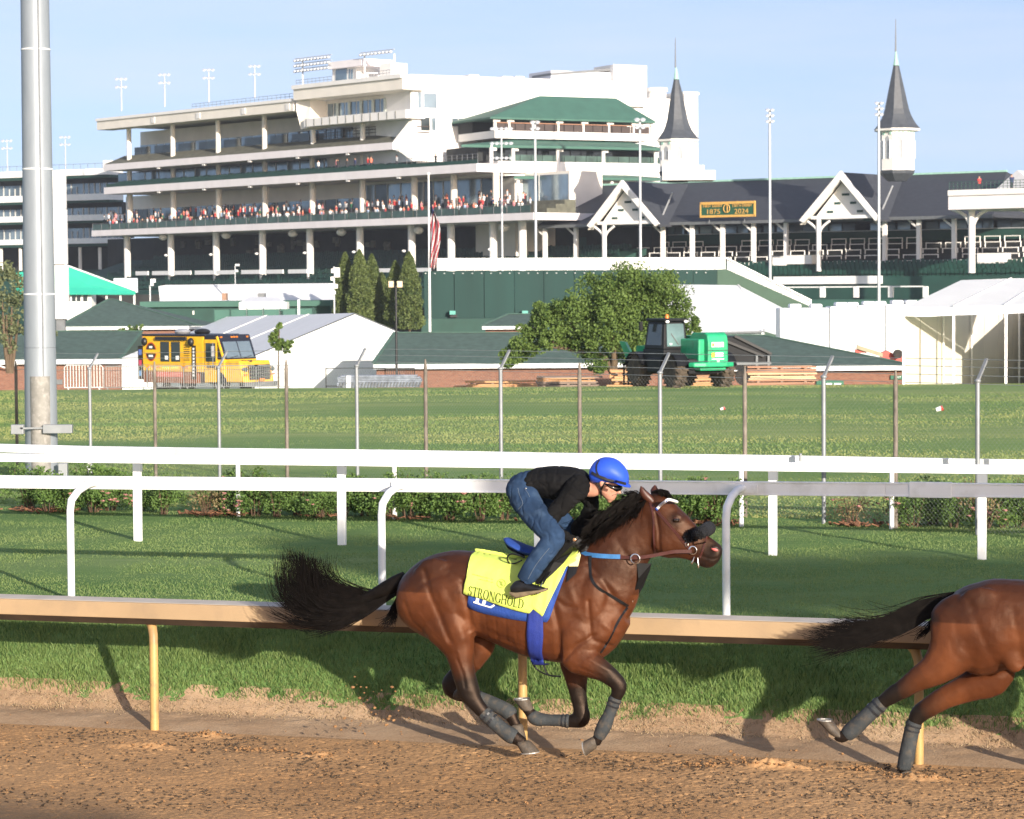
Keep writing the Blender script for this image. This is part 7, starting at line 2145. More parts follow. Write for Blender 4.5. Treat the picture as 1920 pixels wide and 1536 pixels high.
TEAL = M('turquoise_roof', (.025, .38, .27), .6, var=.06, scale=.8)
def brickmat():
    m, nt, b = newmat('red_brick')
    N, L = nt.nodes, nt.links
    tc = N.new('ShaderNodeTexCoord'); br = N.new('ShaderNodeTexBrick'); mp = N.new('ShaderNodeMapping'); mp.inputs['Rotation'].default_value = (math.pi / 2, 0, 0)
    L.new(tc.outputs['Object'], mp.inputs['Vector']); L.new(mp.outputs[0], br.inputs['Vector'])
    br.inputs['Scale'].default_value = 1.0; br.inputs['Brick Width'].default_value = .24; br.inputs['Row Height'].default_value = .085; br.inputs['Mortar Size'].default_value = .011
    br.inputs['Color1'].default_value = (.17, .055, .034, 1); br.inputs['Color2'].default_value = (.25, .095, .055, 1); br.inputs['Mortar'].default_value = (.24, .19, .15, 1)
    L.new(br.outputs['Color'], b.inputs['Base Color']); b.inputs['Roughness'].default_value = .9
    bp = N.new('ShaderNodeBump'); bp.inputs['Strength'].default_value = .5; bp.inputs['Distance'].default_value = .01; L.new(br.outputs['Fac'], bp.inputs['Height']); bp.invert = True
    L.new(bp.outputs[0], b.inputs['Normal'])
    return m
BRICK = brickmat()
def V(px, row, d): return at(px, row, d)
def vdown(p, z): return Vector((p.x, p.y, z))
def sheet(name, mat, par, pts, t=.10, down=(0, .3, -1)):
    q = [V(*p) if not isinstance(p, Vector) else p for p in pts]
    if mat is TENT:      # stretched fabric: one skin that lets light through
        mb = MB(); mb.add(q, [tuple(range(len(q)))]); return mb.build(name, mat, par)
    mb = MB(); mb.prism(q, Vector(down).normalized() * t); return mb.build(name, mat, par)
def pb(name, mat, par, px0, px1, r0, r1, d, depth, bevel=0):
    p0, p1 = at(px0, r0, d), at(px1, r1, d); mb = MB(); mb.box(p0.x, p1.x, d, d + depth, p1.z, p0.z); return mb.build(name, mat, par, bevel=bevel)

# dark green screen wall with its railing and ramp
t = thing('screen_wall', 'huge dark green screen wall with a paler sloping ramp wall at its right', 'wall', on_ground(1060, 262))
for a, b in zip([795, 852, 908, 965, 1020, 1077, 1133, 1190, 1247, 1300], [852, 908, 965, 1020, 1077, 1133, 1190, 1247, 1300, 1345]):
    pb('screen_panel', SCREEN, t, a + .08, b - .08, 509 - (a - 795) * .006, 640, 262, 6)
pb('lower_band', DKGREEN, t, 790, 1200, 598, 640, 258, 3)
q = [V(1345, 505.5, 262), V(1362, 505, 262), V(1520, 575, 262), V(1520, 640, 262), V(1345, 640, 262)]
mb = MB(); mb.prism(q, (0, 5, 0)); mb.build('ramp_wall', SCREENL, t)
for px in (848, 984):
    pb('wall_lamp', M('green_lamp_box', (.10, .36, .30), .4), t, px - 5, px + 6, 583, 590, 261, .9); pb('wall_lamp_bracket', BLACK, t, px - 4, px + 9, 590, 595, 261.3, .6)
for k in range(31):
    px = 798 + k * 17.5; p = V(px, 513 - k * .05, 261.9); mb = MB(); mb.ell(p, (.10, 0, 0), (0, .12, 0), (0, 0, .05), 6, 4); mb.build('edge_lamp', WHITE, t)
t = thing('ramp_railing', 'long white panelled railing along the top of the green wall and down the ramp', 'railing', V(1090, 508, 262))
def rp(px): return 486 - (px - 820) * .0035
pxs = [820 + 17.4 * k for k in range(32)]
PANELW = M('white_mesh_panel', (.58, .58, .57), .6, var=.05, scale=2)
for a, b in zip(pxs[:-1], pxs[1:]):
    pb('panel', PANELW, t, a + 1.2, b - 1.2, rp(a) + 1.5, rp(a) + 21.5, 262.3, .08)
for a in pxs: pb('post', WHITE, t, a - .9, a + .9, rp(a) - 1, rp(a) + 22, 262.2, .2)
mb = MB(); mb.bar(V(820, 486, 262.2), V(1360, 484, 262.2), .16); mb.build('top_rail', WHITE, t)
for k in range(9):
    x0, x1 = 1362 + 17.6 * k, 1362 + 17.6 * (k + 1); y0, y1 = 484 + (x0 - 1362) * .50, 484 + (x1 - 1362) * .50
    h = 22
    sheet('panel', PANELW, t, [(x0 + 1.2, y0 + 1, 262.3), (x1 - 1.2, y1 + 1, 262.3), (x1 - 1.2, y1 + h, 262.3), (x0 + 1.2, y0 + h, 262.3)], .08, (0, 1, 0))
    pb('post', WHITE, t, x1 - 1.2, x1 + 1.2, y1 - 2, y1 + h + 2, 262.2, .2)
mb = MB(); mb.bar(V(1362, 484, 262.2), V(1521, 563.5, 262.2), .16); mb.build('top_rail', WHITE, t)

# flag at its mast
t = thing('flag', 'limp striped flag hanging in folds from the white flagpole', 'flag', V(815, 440, 255))
FR = M('flag_red', (.50, .035, .05), .8, var=.1); FW = M('flag_white', (.78, .76, .76), .8, var=.05); FB = M('flag_blue', (.03, .045, .16), .8)
nst, nr = 13, 30
mb = MB()
for j in range(nr):
    for i in range(26):
        def pt(a, b):
            f = b / nr; g = a / 26
            wd = 17.5 * math.sin(min(1, .18 + f * 2.2) * 1.57) * (1 - .45 * max(0, f - .55) / .45)
            x = 808 + wd * g; y = 381 + 122 * f + 14 * g * (1 - f) + 2.0 * math.sin(g * 9 + f * 3)
            return V(x, y, 255 + .55 * math.sin(g * 11 + f * 5) * (.25 + g))
        g = (i + .5) / 26; f = (j + .5) / nr
        sidx = int((g * 5.5 + f * 9.0 + .5 * math.sin(f * 7)) ) % 2
        mi = 0 if sidx else 1
        if f < .13 and g < .6: mi = 2
        mb.add([pt(i, j), pt(i + 1, j), pt(i + 1, j + 1), pt(i, j + 1)], [(0, 1, 2, 3)], mi, True)
mb.build('flag_cloth', [FR, FW, FB], t)
t = thing('flagpole', 'white flagpole in front of the stand, above the left end of the green wall', 'flagpole', on_ground(807, 255.4))
g_ = on_ground(807, 255.4); tp0 = V(807, 328, 255.4); mb = MB(); mb.tube([g_, Vector((g_.x, 255.4, tp0.z))], [.15, .08], 10); mb.build('pole', WHITE, t)
mb = MB(); mb.ell(Vector((g_.x, 255.4, tp0.z + .1)), (.16, 0, 0), (0, .16, 0), (0, 0, .16), 10, 8); mb.build('ball', WHITE, t)

# light masts in front of the stands
for lab, px, top, base, d, r_, c_, hw in (('Tall three-tier floodlight pole standing before the white end block', 938, 241, 520, 300, 3, 5, 44), ('Slim floodlight pole left of the first gable', 1001, 229, 520, 270, 2, 2, 19),
                            ('Slim floodlight pole crossing the first gable', 1197, 224, 520, 270, 2, 2, 22), ('Tall floodlight pole right of the roof sign', 1440, 206, 560, 265, 3, 2, 17), ('Tall floodlight pole beside the free standing spire', 1644, 193, 590, 255, 3, 2, 17)):
    floodlight(lab, 'floodlight poles before the stands', px + 4, base, top, d, r_, c_, hw, rad=.17 if d < 280 else .14, base_z=on_ground(px, d).z)

# turquoise canopy and white canopies before the clubhouse
t = thing('canopy', 'bright turquoise pitched canopy over a white kiosk behind the green hip roofs', 'canopy', on_ground(160, 262))
sheet('roof', TEAL, t, [(122, 497, 258), (254, 546, 256), (254, 550, 256), (30, 550, 256), (30, 512, 258)], .15)
sheet('verge', WHITE, t, [(122, 495, 257.9), (255, 544.5, 255.9), (255, 547, 255.9), (122, 498, 257.9)], .2, (0, 1, 0))
pb('kiosk_wall', STUC, t, 125, 172, 550, 620, 257, 3)
for a, b in ((127, 131), (135, 142), (144, 151), (156, 164)): pb('kiosk_window', GLASSD, t, a, b, 552, 565, 256.9, .08)
for px in (200, 226, 252): pb('post', STUC, t, px - 2, px + 2, 549, 620, 256.5, .3)
pb('screen', M('pale_blue_screen', (.52, .58, .64), .6), t, 213, 258, 522, 549, 262, .3)
pb('back_wall', DARKIN, t, 172, 300, 553, 620, 262, .4)
t = thing('canopy', 'long white fabric canopy with faint slanting shadows in front of the green seats', 'canopy', on_ground(460, 250))
sheet('fabric', TENT, t, [(297, 537, 250), (312, 534.5, 252), (630, 531, 252), (640, 562, 248), (300, 565, 248)], .12)
for px in (300, 386, 470, 556, 636): pb('post', STUC, t, px - 1.2, px + 1.2, 562, 640, 249, .2)
t = thing('concession_building', 'low dark green building with a flat roof edge behind the hip roofs', 'building', on_ground(420, 238))
pb('roof_edge', SCREENL if False else MDGREEN, t, 262, 620, 566, 574, 238, 10); pb('wall', DKGREEN, t, 268, 620, 574, 640, 238.5, 9)
pb('wall_notice', STUC, t, 361, 364, 583, 590, 238.3, .1); pb('roof_vent', M('rust_vent', (.30, .18, .12), .7), t, 416, 424, 550, 563, 239, 1.5); pb('roof_vent', RAILM, t, 483, 496, 550, 557, 239, 1.5)
t = thing('marquee', 'small white hipped marquee in front of the low green building', 'tent', on_ground(492, 226))
sheet('roof', TENT, t, [(449, 567, 226), (468, 557, 229), (520, 557, 229), (537, 567, 226)], .08); pb('wall', TENT, t, 448, 537, 567, 610, 226, 3)
t = thing('windscreen_fence', 'green mesh windscreen fence behind the big white tent', 'fence', on_ground(570, 216))
for k in range(6): pb('mesh_panel', MDGREEN, t, 402 + k * 31, 431 + k * 31, 581 - k * .4, 615, 216, .1)
for k in range(7): pb('post', DKGREEN, t, 400 + k * 31, 402 + k * 31, 578 - k * .4, 615, 215.9, .15)
t = thing('pole', 'plain white post standing behind the big white tent', 'post', on_ground(560, 212)); pb('shaft', WHITE, t, 558, 562.5, 562, 620, 212, .25)
t = thing('camera_pole', 'pole with white loudspeakers and boxes before the dark green seats', 'pole', on_ground(626, 225))
pb('shaft', SILVER, t, 625, 628.5, 500, 610, 225, .2)
for a, b, r0, r1 in ((621, 627, 504, 512), (627, 637, 502, 520), (620, 626, 519, 526), (617, 633, 533, 541), (623, 629, 546, 552)): pb('speaker_box', STUC if r0 != 533 else CREAM, t, a, b, r0, r1, 224.6, .5)
t = thing('camera_pole', 'small pole with a white camera left of the long white canopy', 'pole', on_ground(281, 245))
pb('shaft', SILVER, t, 280, 283, 535, 600, 245, .2); pb('camera', WHITE, t, 282, 291, 523, 530, 244.8, .5); pb('camera', WHITE, t, 282, 287, 530, 536, 244.8, .5)
t = thing('camera_pole', 'thin pole with a small lamp before the white boards', 'pole', on_ground(441, 246))
pb('shaft', SILVER, t, 440, 442.5, 498, 600, 246, .18); pb('arm', SILVER, t, 441, 449, 495, 499, 245.9, .2); pb('lamp', WHITE, t, 441, 446, 506, 510, 245.8, .3)

# white panel tower
t = thing('panel_tower', 'tall narrow tower of three white panels just right of the grey mast', 'tower', on_ground(112, 207))
for a, b, r0, r1 in ((98, 121.5, 320, 391), (100, 124, 392.5, 495), (102.5, 126.5, 497, 598)): pb('panel', STUC, t, a, b, r0, r1, 207, .9)
pb('core', RAILM, t, 101, 122, 330, 640, 207.3, .5)

# low brick buildings with green shingle roofs
def hipped(label, d, eave, ridge, walls, z_extra=0, depth=9, fasc=8, extra=None):
    """eave: left px, right px, row; ridge: left px, right px, row; the front slope plus both hips"""
    (el, er, re_), (rl, rr, rrow) = eave, ridge
    t = thing('brick_building', label, 'building', on_ground((el + er) / 2, d))
    A, B = V(el, re_, d), V(er, re_, d); R0, R1 = V(rl, rrow, d + depth / 2), V(rr, rrow, d + depth / 2)
    C, D_ = A + Vector((0, depth, 0)), B + Vector((0, depth, 0))
    mb = MB(); lo = [p - Vector((0, 0, .12)) for p in (A, B, D_, C)]
    mb.add([A, B, D_, C, R0, R1] + lo, [(0, 1, 5, 4), (1, 2, 5), (2, 3, 4, 5), (3, 0, 4), (6, 7, 1, 0), (7, 8, 2, 1), (8, 9, 3, 2), (9, 6, 0, 3), (9, 8, 7, 6)]); mb.build('roof', SHINGLE, t)
    for P_, Q_ in ((A, R0), (B, R1), (R0, R1)):
        mb = MB(); mb.bar(P_ + Vector((0, 0, .03)), Q_ + Vector((0, 0, .03)), .22, .06); mb.build('ridge_shingles', M('ridge_shingle', (.06, .12, .095), .85, var=.15), t)
    h = fasc / (FPX / d)
    mb = MB(); mb.box(A.x, B.x, d - .06, d + .10, A.z - .12 - h, A.z - .10); mb.build('fascia', FASCIA, t)
    mb = MB(); mb.box(B.x - .08, B.x + .06, d + .11, d + depth, A.z - .12 - h, A.z - .10); mb.build('fascia', FASCIA, t)
    for a, b in walls:
        x0, x1 = V(a, re_, d).x, V(b, re_, d).x
        mb = MB(); mb.box(x0, x1, d + .55, d + depth - .5, on_ground(a, d).z - 1.5, A.z - .13 - h * .5); mb.build('brick_wall', BRICK, t)
    if extra: extra(t, d)
    return t
def e1(t, d):
    mb = MB(); C = [V(-5, 684, d - .2), V(12, 690, d - .2), V(26, 686, d - .2), V(40, 678, d - .2)]; mb.tube([Vector(p) for p in catmull([tuple(p) for p in C], 4)], .05, 6); mb.build('hanging_cable', WHITE, t)
    pb('wall_vent', RAILM, t, 104, 117, 712, 721, d + .45, .1)
hipped('low brick building with a green hip roof behind the grey mast at far left', 186, (-90, 226, 673), (60, 266, 621.5), ((-80, 224),), depth=11, fasc=8, extra=e1)
hipped('distant brick building with a wide green hip roof above the yellow truck', 222, (112, 376, 611), (203, 212, 561.5), ((125, 362),), depth=12, fasc=5.5)
hipped('long low brick building with a green roof between the big white tent and the tree', 178, (700, 1200, 681), (740, 1180, 624), ((705, 1195),), depth=10, fasc=8)
hipped('small brick building with a green roof and white eave left of the tree', 205, (904, 1012, 610), (952, 1000, 589), ((910, 1006),), depth=6, fasc=5)
def e4(t, d):
    SIGNG = M('green_sign', (.01, .11, .06), .6)
    p = pb('sign', SIGNG, t, 1670, 1693, 704, 711.5, d + .40, .1); c = V(1684, 707.5, d + .38); text_obj('sign_lettering', 'EXIT', .17, WHITE, c, (1, 0, 0), (0, 0, 1), p, ext=.005)
    pb('sign', SIGNG, t, 1531, 1582, 714, 724, d + .40, .1)
    for a, b in ((1549, 1560), (1564, 1577)): pb('sign_mark', WHITE, t, a, b, 718.5, 723, d + .36, .03)
hipped('brick building with a long green hip roof between the digger and the open tent', 160, (1180, 1720, 686), (1230, 1432, 629), ((1190, 1712),), depth=11, fasc=8, extra=e4)

# big white tents
def gable_tent(label, d, apex, lf, rf, eave, ridge_back, wall_row, door=None):
    t = thing('marquee', label, 'tent', on_ground(apex[0], d))
    A, L_, R_ = V(*apex, d), V(lf, eave, d), V(rf, eave, d); RB, db = V(*ridge_back[:2], ridge_back[2]), ridge_back[2]
    off = RB - A; LB, RBk = L_ + off, R_ + off
    zg = on_ground(apex[0], d).z - .3
    sheet('roof_side', TENT, t, [A, L_, LB, RB], .07); sheet('roof_side', TENT, t, [A, R_, RBk, RB], .07)
    mb = MB(); mb.prism([A - Vector((0, -.05, .1)), R_ + Vector((-.05, .05, -.05)), vdown(R_ + Vector((-.05, .05, 0)), zg), vdown(L_ + Vector((.05, .05, 0)), zg), L_ + Vector((.05, .05, -.05))], (0, .06, 0)); mb.build('front_wall', TENT, t)
    mb = MB(); mb.prism([L_, LB, vdown(LB, zg), vdown(L_, zg)], (.06, 0, 0)); mb.build('side_wall', TENT, t)
    mb = MB(); mb.prism([R_, RBk, vdown(RBk, zg), vdown(R_, zg)], (-.06, 0, 0)); mb.build('side_wall', TENT, t)
    for k in (.33, .66):
        mb = MB(); mb.bar(A + off * k + Vector((0, 0, .03)), L_ + off * k + Vector((0, 0, .03)), .07, .05); mb.build('roof_seam', STUC, t)
    if door:
        a, b, r0, r1 = door
        pb('door_opening', DARKIN, t, a, b, r0, r1, d - .02, .06)
        mb = MB(); mb.prism([V(b, r0, d - .05), V(b + 4, r0 + 2, d - .3), V(b + 1, r1, d - .4), V(b - 2, r1, d - .05)], (0, .03, 0)); mb.build('door_flap', TENT, t)
    return t
gable_tent('big white gabled marquee behind the yellow truck with a small dark doorway', 192, (665, 587), 470, 860, 669, (425, 594, 216), 718, (812, 829, 684, 716))
t = thing('marquee', 'white pyramid roofed tent half hidden behind the yellow truck', 'tent', on_ground(247, 150))
sheet('roof', TENT, t, [(228, 671, 150), (290, 645, 152), (300, 668, 150)], .06); pb('wall', TENT, t, 228.5, 300, 671, 735, 150.2, 4)
t = thing('marquee', 'broad white hipped tent behind the green and black digger', 'tent', on_ground(1360, 205))
z_ = on_ground(1360, 205).z
sheet('roof_front', TENT, t, [(1236, 533, 214), (1384, 535, 214), (1436, 622, 203), (1250, 624, 203)], .08); sheet('roof_side', TENT, t, [(1384, 535, 214), (1476, 582, 214), (1534, 652, 205), (1436, 622, 203)], .08)
pb('wall', TENT, t, 1250, 1434, 622, 700, 203.3, 8); pb('wall', TENT, t, 1434, 1532, 640, 700, 205.3, 8)
for a, b in (((1240, 540, 213.5), (1395, 600, 206)), ((1384, 535, 213.9), (1440, 590, 206.5))):
    mb = MB(); mb.bar(V(*a) + Vector((0, 0, .05)), V(*b) + Vector((0, 0, .05)), .08, .05); mb.build('roof_seam', STUC, t)
mb = MB(); mb.bar(V(1348, 624, 202.8), V(1434, 622, 202.8), .12); mb.build('gutter', RAILM, t)
pb('tie_post', RAILM, t, 1432, 1433.5, 616, 626, 202.7, .1)
# white trailers
TRL = M('trailer_white', (.78, .79, .80), .4, var=.03, scale=.6)
for i, (a, b, r0, d, lab) in enumerate(((1462, 1556, 578, 190.3, 'white trailer partly behind the hipped tent, leftmost of four'), (1556.5, 1608, 575, 190.1, 'narrow white trailer with a pale blue end panel, second of four'), (1608.5, 1660, 573, 190, 'white trailer with a grey vent slot, third of four'), (1660.5, 1722, 571, 189.8, 'white trailer next to the open tent, rightmost of four'))):
    t = thing('trailer', lab, 'trailer', on_ground((a + b) / 2, d), 'white trailers beyond the brick building')
    pb('body', TRL, t, a, b, r0, 690, d, 3.0, bevel=.08)
    for f in (.2, .62):
        x = a + (b - a) * f; o = pb('roof_unit', TRL, t, x, x + 22, r0 - 8, r0 - .2, d + .6, 1.4, bevel=.12)
    pb('side_panel', M('trailer_panel', (.62, .68, .74), .4), t, a + 10, a + 34, r0 + 22, r0 + 60, d - .03, .05)
    pb('vent_slot', RAILM, t, b - 38, b - 18, r0 + 18, r0 + 19.5, d - .03, .05)
# open-fronted tent at the right edge
t = thing('marquee', 'open-fronted white tent with cream inner walls and thin poles at the right edge', 'tent', on_ground(1800, 118))
d = 118
gl_ = on_ground(1693, d).z
sheet('roof_front', TENT, t, [(1692, 578, 118), (1802, 525.5, 124), (1896, 522.5, 124), (1960, 521, 124), (2060, 566, 117), (1884, 573, 117.4), (1788, 576, 117.7)], .05)
sheet('valance', TENT, t, [(1692, 578, 117.9), (1740, 577.2, 117.75), (1788, 576, 117.6), (1884, 573, 117.3), (2060, 566, 116.9), (2060, 582, 116.9), (1884, 588.5, 117.3), (1788, 591.5, 117.6), (1740, 594, 117.75), (1692, 593, 117.9)], .03, (0, 1, 0))
for a, b in (((1788, 575, 117.6), (1896, 522.5, 124)), ((1884, 572.5, 117.3), (1950, 530, 123))):
    mb = MB(); mb.bar(V(*a) + Vector((0, 0, .03)), V(*b) + Vector((0, 0, .03)), .06, .05); mb.build('roof_seam', STUC, t)
wl0, wl1 = V(1693.5, 585, 118.0), V(1925, 560, 136)
n = 8
for k in range(n):
    p, q = wl0 + (wl1 - wl0) * (k / n), wl0 + (wl1 - wl0) * ((k + .985) / n)
    z1 = wl0.z + .15 + k * .05; mb = MB(); mb.prism([vdown(p, gl_ - .6), vdown(q, gl_ - 1.2), vdown(q, z1), vdown(p, z1)], (-.03, .05, 0)); mb.build('wall_panel', TENTC, t)
mb = MB(); e_ = V(2040, 580, 117); mb.prism([vdown(wl1, gl_ - 1), vdown(e_, gl_ - 1), vdown(e_, wl0.z), vdown(wl1, wl0.z + .5)], (.05, 0, 0)); mb.build('wall_panel', TENTC, t)
for px, dd in ((1694, 118), (1788, 117.7), (1886, 117.4)):
    p = V(px, 588, dd); mb = MB(); mb.bar(vdown(p, gl_ - .4), p, .10); mb.build('pole', ALU, t)
for px, dd in ((1769, 123), (1822, 127), (1911, 131)):
    p = V(px, 575, dd); mb = MB(); mb.bar(vdown(p, gl_ - .9), p, .08); mb.build('pole', STUC, t)

# ------------------------------------------------------------------ black double lamp post
t = thing('lamp_post', 'black lamp post with two square cream heads in front of the conifers', 'street lamp', on_ground(744, 150))
g_ = on_ground(744, 150); tp_ = V(743, 536, 150)
mb = MB(); mb.tube([g_, Vector((g_.x, 150, tp_.z))], [.075, .055], 10); mb.build('pole', BLACK, t)
LENS = M('lamp_lens', (.70, .55, .36), .4)
for a, b in ((728, 738.5), (744, 755)):
    h = pb('lamp_head', BLACK, t, a, b, 526.5, 539.5, 150, .5); pb('lens', LENS, h, a + .6, b - .6, 527.4, 538.8, 149.9, .12)
mb = MB(); mb.bar(V(734, 532, 150.3), V(750, 532, 150.3), .07); mb.build('crossarm', BLACK, t)

# ------------------------------------------------------------------ trees
TLEAF = leafmat('broad_leaf', (.040, .085, .020), (.15, .225, .055), scale=.9, transl=.3, rw=.7)
CLEAF = leafmat('conifer_leaf', (.040, .068, .022), (.115, .15, .045), scale=.7, transl=.15, rw=.6)
GLEAF = leafmat('grey_green_leaf', (.06, .085, .035), (.17, .19, .095), scale=.8, transl=.2)
BARK = M('tree_bark', (.115, .080, .050), .9, var=.35, scale=5, stretch=(1, 1, .3), bump=.6, bscale=12)
def crown_pts(blobs, dens, d, dep=.9, shell=.35):
    P = []
    for px, row, r in blobs:
        c = np.array(V(px, row, d)); R = r / (FPX / d); n = int(dens * R * R * 5.0)
        c[1] += RNG.uniform(-.5, .5) * R
        # each blob is made of small clumps, with gaps between them
        m = max(6, int(16 * R))
        dd = RNG.normal(size=(m, 3)); dd /= np.linalg.norm(dd, axis=1)[:, None]
        cc = c + dd * (R * RNG.uniform(.25, 1.0, m)[:, None]) * np.array([1, dep, .85]); cr = R * RNG.uniform(.24, .50, m)
        k = RNG.integers(m, size=n); e = RNG.normal(size=(n, 3)); e /= np.linalg.norm(e, axis=1)[:, None]
        P.append(cc[k] + e * (cr[k] * RNG.random(n) ** shell)[:, None])
    return np.concatenate(P)
t = thing('tree', 'broad leafy tree leaning over its crooked trunk beside the green and black digger', 'tree', on_ground(1165, 111))
TB = [(985, 652, 34), (1022, 600, 32), (955, 668, 24), (1050, 580, 30), (1180, 535, 52), (1240, 560, 50), (1120, 580, 48), (1190, 610, 60), (1080, 630, 48), (1250, 610, 44), (1150, 560, 46), (1030, 625, 34), (1120, 640, 44), (1185, 528, 40), (1130, 545, 42), (1232, 540, 44), (1090, 585, 40), (1150, 590, 52), (1215, 595, 52), (1262, 575, 40), (1040, 610, 36), (1010, 640, 30), (965, 660, 30), (1085, 640, 42), (1150, 650, 42), (1205, 650, 40), (1285, 600, 26), (1012, 578, 20), (1060, 570, 28), (1255, 625, 36), (1305, 615, 18), (975, 630, 22), (1120, 690, 24), (950, 680, 16)]
mesh_obj('crown', leaves_mesh('crown', crown_pts(TB, 470, 111), .125, TLEAF), t, kind='stuff')
mb = MB()
def limbp(pts, r0, r1):
    P_ = [V(x, y, 111 + o) for x, y, o in pts]; C_ = [Vector(c) for c in catmull([tuple(p) for p in P_], 4)]
    mb.tube(C_, [r0 + (r1 - r0) * i / (len(C_) - 1) for i in range(len(C_))], 8)
limbp([(1160, 726, 0), (1152, 700, 0), (1138, 678, .1), (1108, 662, .2), (1070, 655, .3), (1030, 640, .2)], .26, .06)
limbp([(1150, 695, 0), (1152, 670, -.2), (1148, 640, -.3), (1140, 600, 0), (1135, 560, 0)], .17, .04)
limbp([(1172, 724, 0), (1176, 700, .2), (1182, 660, .4), (1195, 620, .5), (1205, 570, .4)], .15, .04)
limbp([(1184, 724, .2), (1192, 690, .3), (1215, 650, .4), (1240, 610, .3), (1262, 580, 0)], .12, .04)
limbp([(1110, 663, .2), (1090, 630, 0), (1062, 600, -.3)], .09, .03); limbp([(1070, 655, .3), (1010, 650, 0), (962, 660, 0)], .07, .02); limbp([(1195, 620, .5), (1220, 580, .2), (1240, 545, 0)], .08, .03)
mb.build('trunk', BARK, t)
def conifer(label, px, top, base, half, d):
    t = thing('conifer', label, 'tree', on_ground(px, d), 'conifers before the clubhouse')
    s = FPX / d; zt, zb = V(px, top, d).z, V(px, base, d).z; x = V(px, base, d).x; H = zt - zb; R = half / s
    n = 11000
    f = RNG.random(n) ** .75; a = RNG.uniform(0, 6.283, n)
    prof = np.interp(f, [0, .12, .4, .75, .92, 1], [.85, 1.0, .92, .58, .28, .03])
    lump = .62 + .55 * fbm(a * 2.4 + px, f * 14 + px, 3)
    r = R * prof * lump * RNG.random(n) ** .22
    P = np.stack([x + np.cos(a) * r, d + np.sin(a) * r, zb + f * H], -1)
    mesh_obj('foliage', leaves_mesh('foliage', P, .23, CLEAF), t, kind='stuff')
    mb = MB(); mb.tube([Vector((x, d, on_ground(px, d).z - .2)), Vector((x, d, zb + H * .8))], [.2, .04], 8); mb.build('trunk', BARK, t)
for lab, px, top, base, half, d in (('leftmost pointed conifer of the left clump', 648, 474, 615, 27, 235), ('tallest conifer in the middle of the left clump', 675, 469, 615, 29, 233), ('rightmost conifer of the left clump, nearest the black lamp post', 698, 477, 615, 25, 235), ('short conifer between the two clumps', 716, 512, 615, 21, 238), ('shorter conifer right behind the black lamp post', 742, 490, 615, 25, 232), ('tall conifer at the left edge of the green screen wall', 768, 473, 618, 30, 230)):
    conifer(lab, px, top, base, half, d)
t = thing('tree', 'pale grey-green tree at the far left edge, behind the grey mast', 'tree', on_ground(10, 160))
mesh_obj('crown', leaves_mesh('crown', crown_pts([(10, 515, 30), (-20, 545, 40), (22, 560, 30), (5, 600, 30), (30, 620, 20), (-15, 640, 34), (25, 650, 16), (95, 622, 14), (40, 530, 14), (40, 590, 14)], 130, 160, shell=.5), .20, GLEAF), t, kind='stuff')
mb = MB()
for x, y in ((4, 560), (22, 575), (34, 600), (12, 590)): mb.tube([V(18 + (x - 18) * .2, 700, 160), V(18 + (x - 18) * .7, 640, 160), V(x, y, 160)], [.14, .10, .04], 7)
mb.build('trunk', BARK, t)
t = thing('sapling', 'young slender tree in front of the white tent, right of the yellow truck', 'tree', on_ground(524, 124))
mesh_obj('crown', leaves_mesh('crown', crown_pts([(524, 612, 9), (520, 628, 13), (512, 643, 14), (530, 640, 15), (541, 647, 12), (536, 655, 8), (520, 652, 8)], 420, 124), .16, TLEAF), t, kind='stuff')
mb = MB(); mb.tube([on_ground(522, 124), V(522, 690, 124), V(523, 640, 124), V(524, 606, 124)], [.045, .04, .03, .01], 7); mb.build('trunk', BARK, t)
t = thing('shrub', 'bright green shrub showing over the brick roof left of the yellow truck', 'shrub', on_ground(255, 205))
mesh_obj('foliage', leaves_mesh('foliage', crown_pts([(246, 617, 10), (262, 613, 9), (228, 619, 8), (250, 622, 14)], 120, 205), .22, TLEAF), t, kind='stuff')

# ------------------------------------------------------------------ yellow food truck
YEL = M('yellow_truck_paint', (.78, .44, .018), .35, var=.04, scale=1.5, dirt=(.62, .31, .015))
DKB = M('dark_blue_roof', (.014, .016, .028), .4, var=.2)
BRN = M('brown_skirt', (.22, .075, .030), .6, var=.25, scale=3)
CHR = M('chrome', (.7, .7, .7), .2, metal=1.0)
AMB = M('amber_lamp', (.70, .20, .02), .4)
TYRE = RUBBER
HUB = M('wheel_hub', (.45, .46, .48), .5, metal=.5, var=.2)
TD = 127.0
ang = math.radians(38)
TO = on_ground(268, TD); TO.z -= .05
TF = Vector((math.cos(ang), -math.sin(ang), 0)); TL = Vector((math.sin(ang), math.cos(ang), 0))      # forwards; away from us
def TP(x, y, z): return TO + TF * x + TL * y + Vector((0, 0, z))
tk = thing('food_truck', 'yellow food truck with a dark roof and round badge parked before the white tent', 'truck', TO)
def tbox(name, mat, x0, x1, y0, y1, z0, z1, par=None, bevel=0, top=None):
    mb = MB(); h = [TP(x0, y0, z0), TP(x1, y0, z0), TP(x1, y1, z0), TP(x0, y1, z0), TP(x0, y0, z1), TP(x1, y0, z1), TP(x1, y1, z1), TP(x0, y1, z1)]
    if top: h[5], h[6] = TP(top, y0, z1), TP(top, y1, z1)
    mb.hexa(h); return mb.build(name, mat, par or tk, bevel=bevel)
Wd = 2.25
tbox('body', YEL, 0, 4.05, 0, Wd, .95, 2.62, bevel=.04); tbox('skirt', BRN, .02, 3.55, .02, Wd - .02, .42, .945); tbox('roof', DKB, -.03, 4.2, -.03, Wd + .03, 2.625, 2.72, bevel=.03)
tbox('awning_case', DKB, 1.0, 3.0, -.14, -.035, 2.44, 2.60)
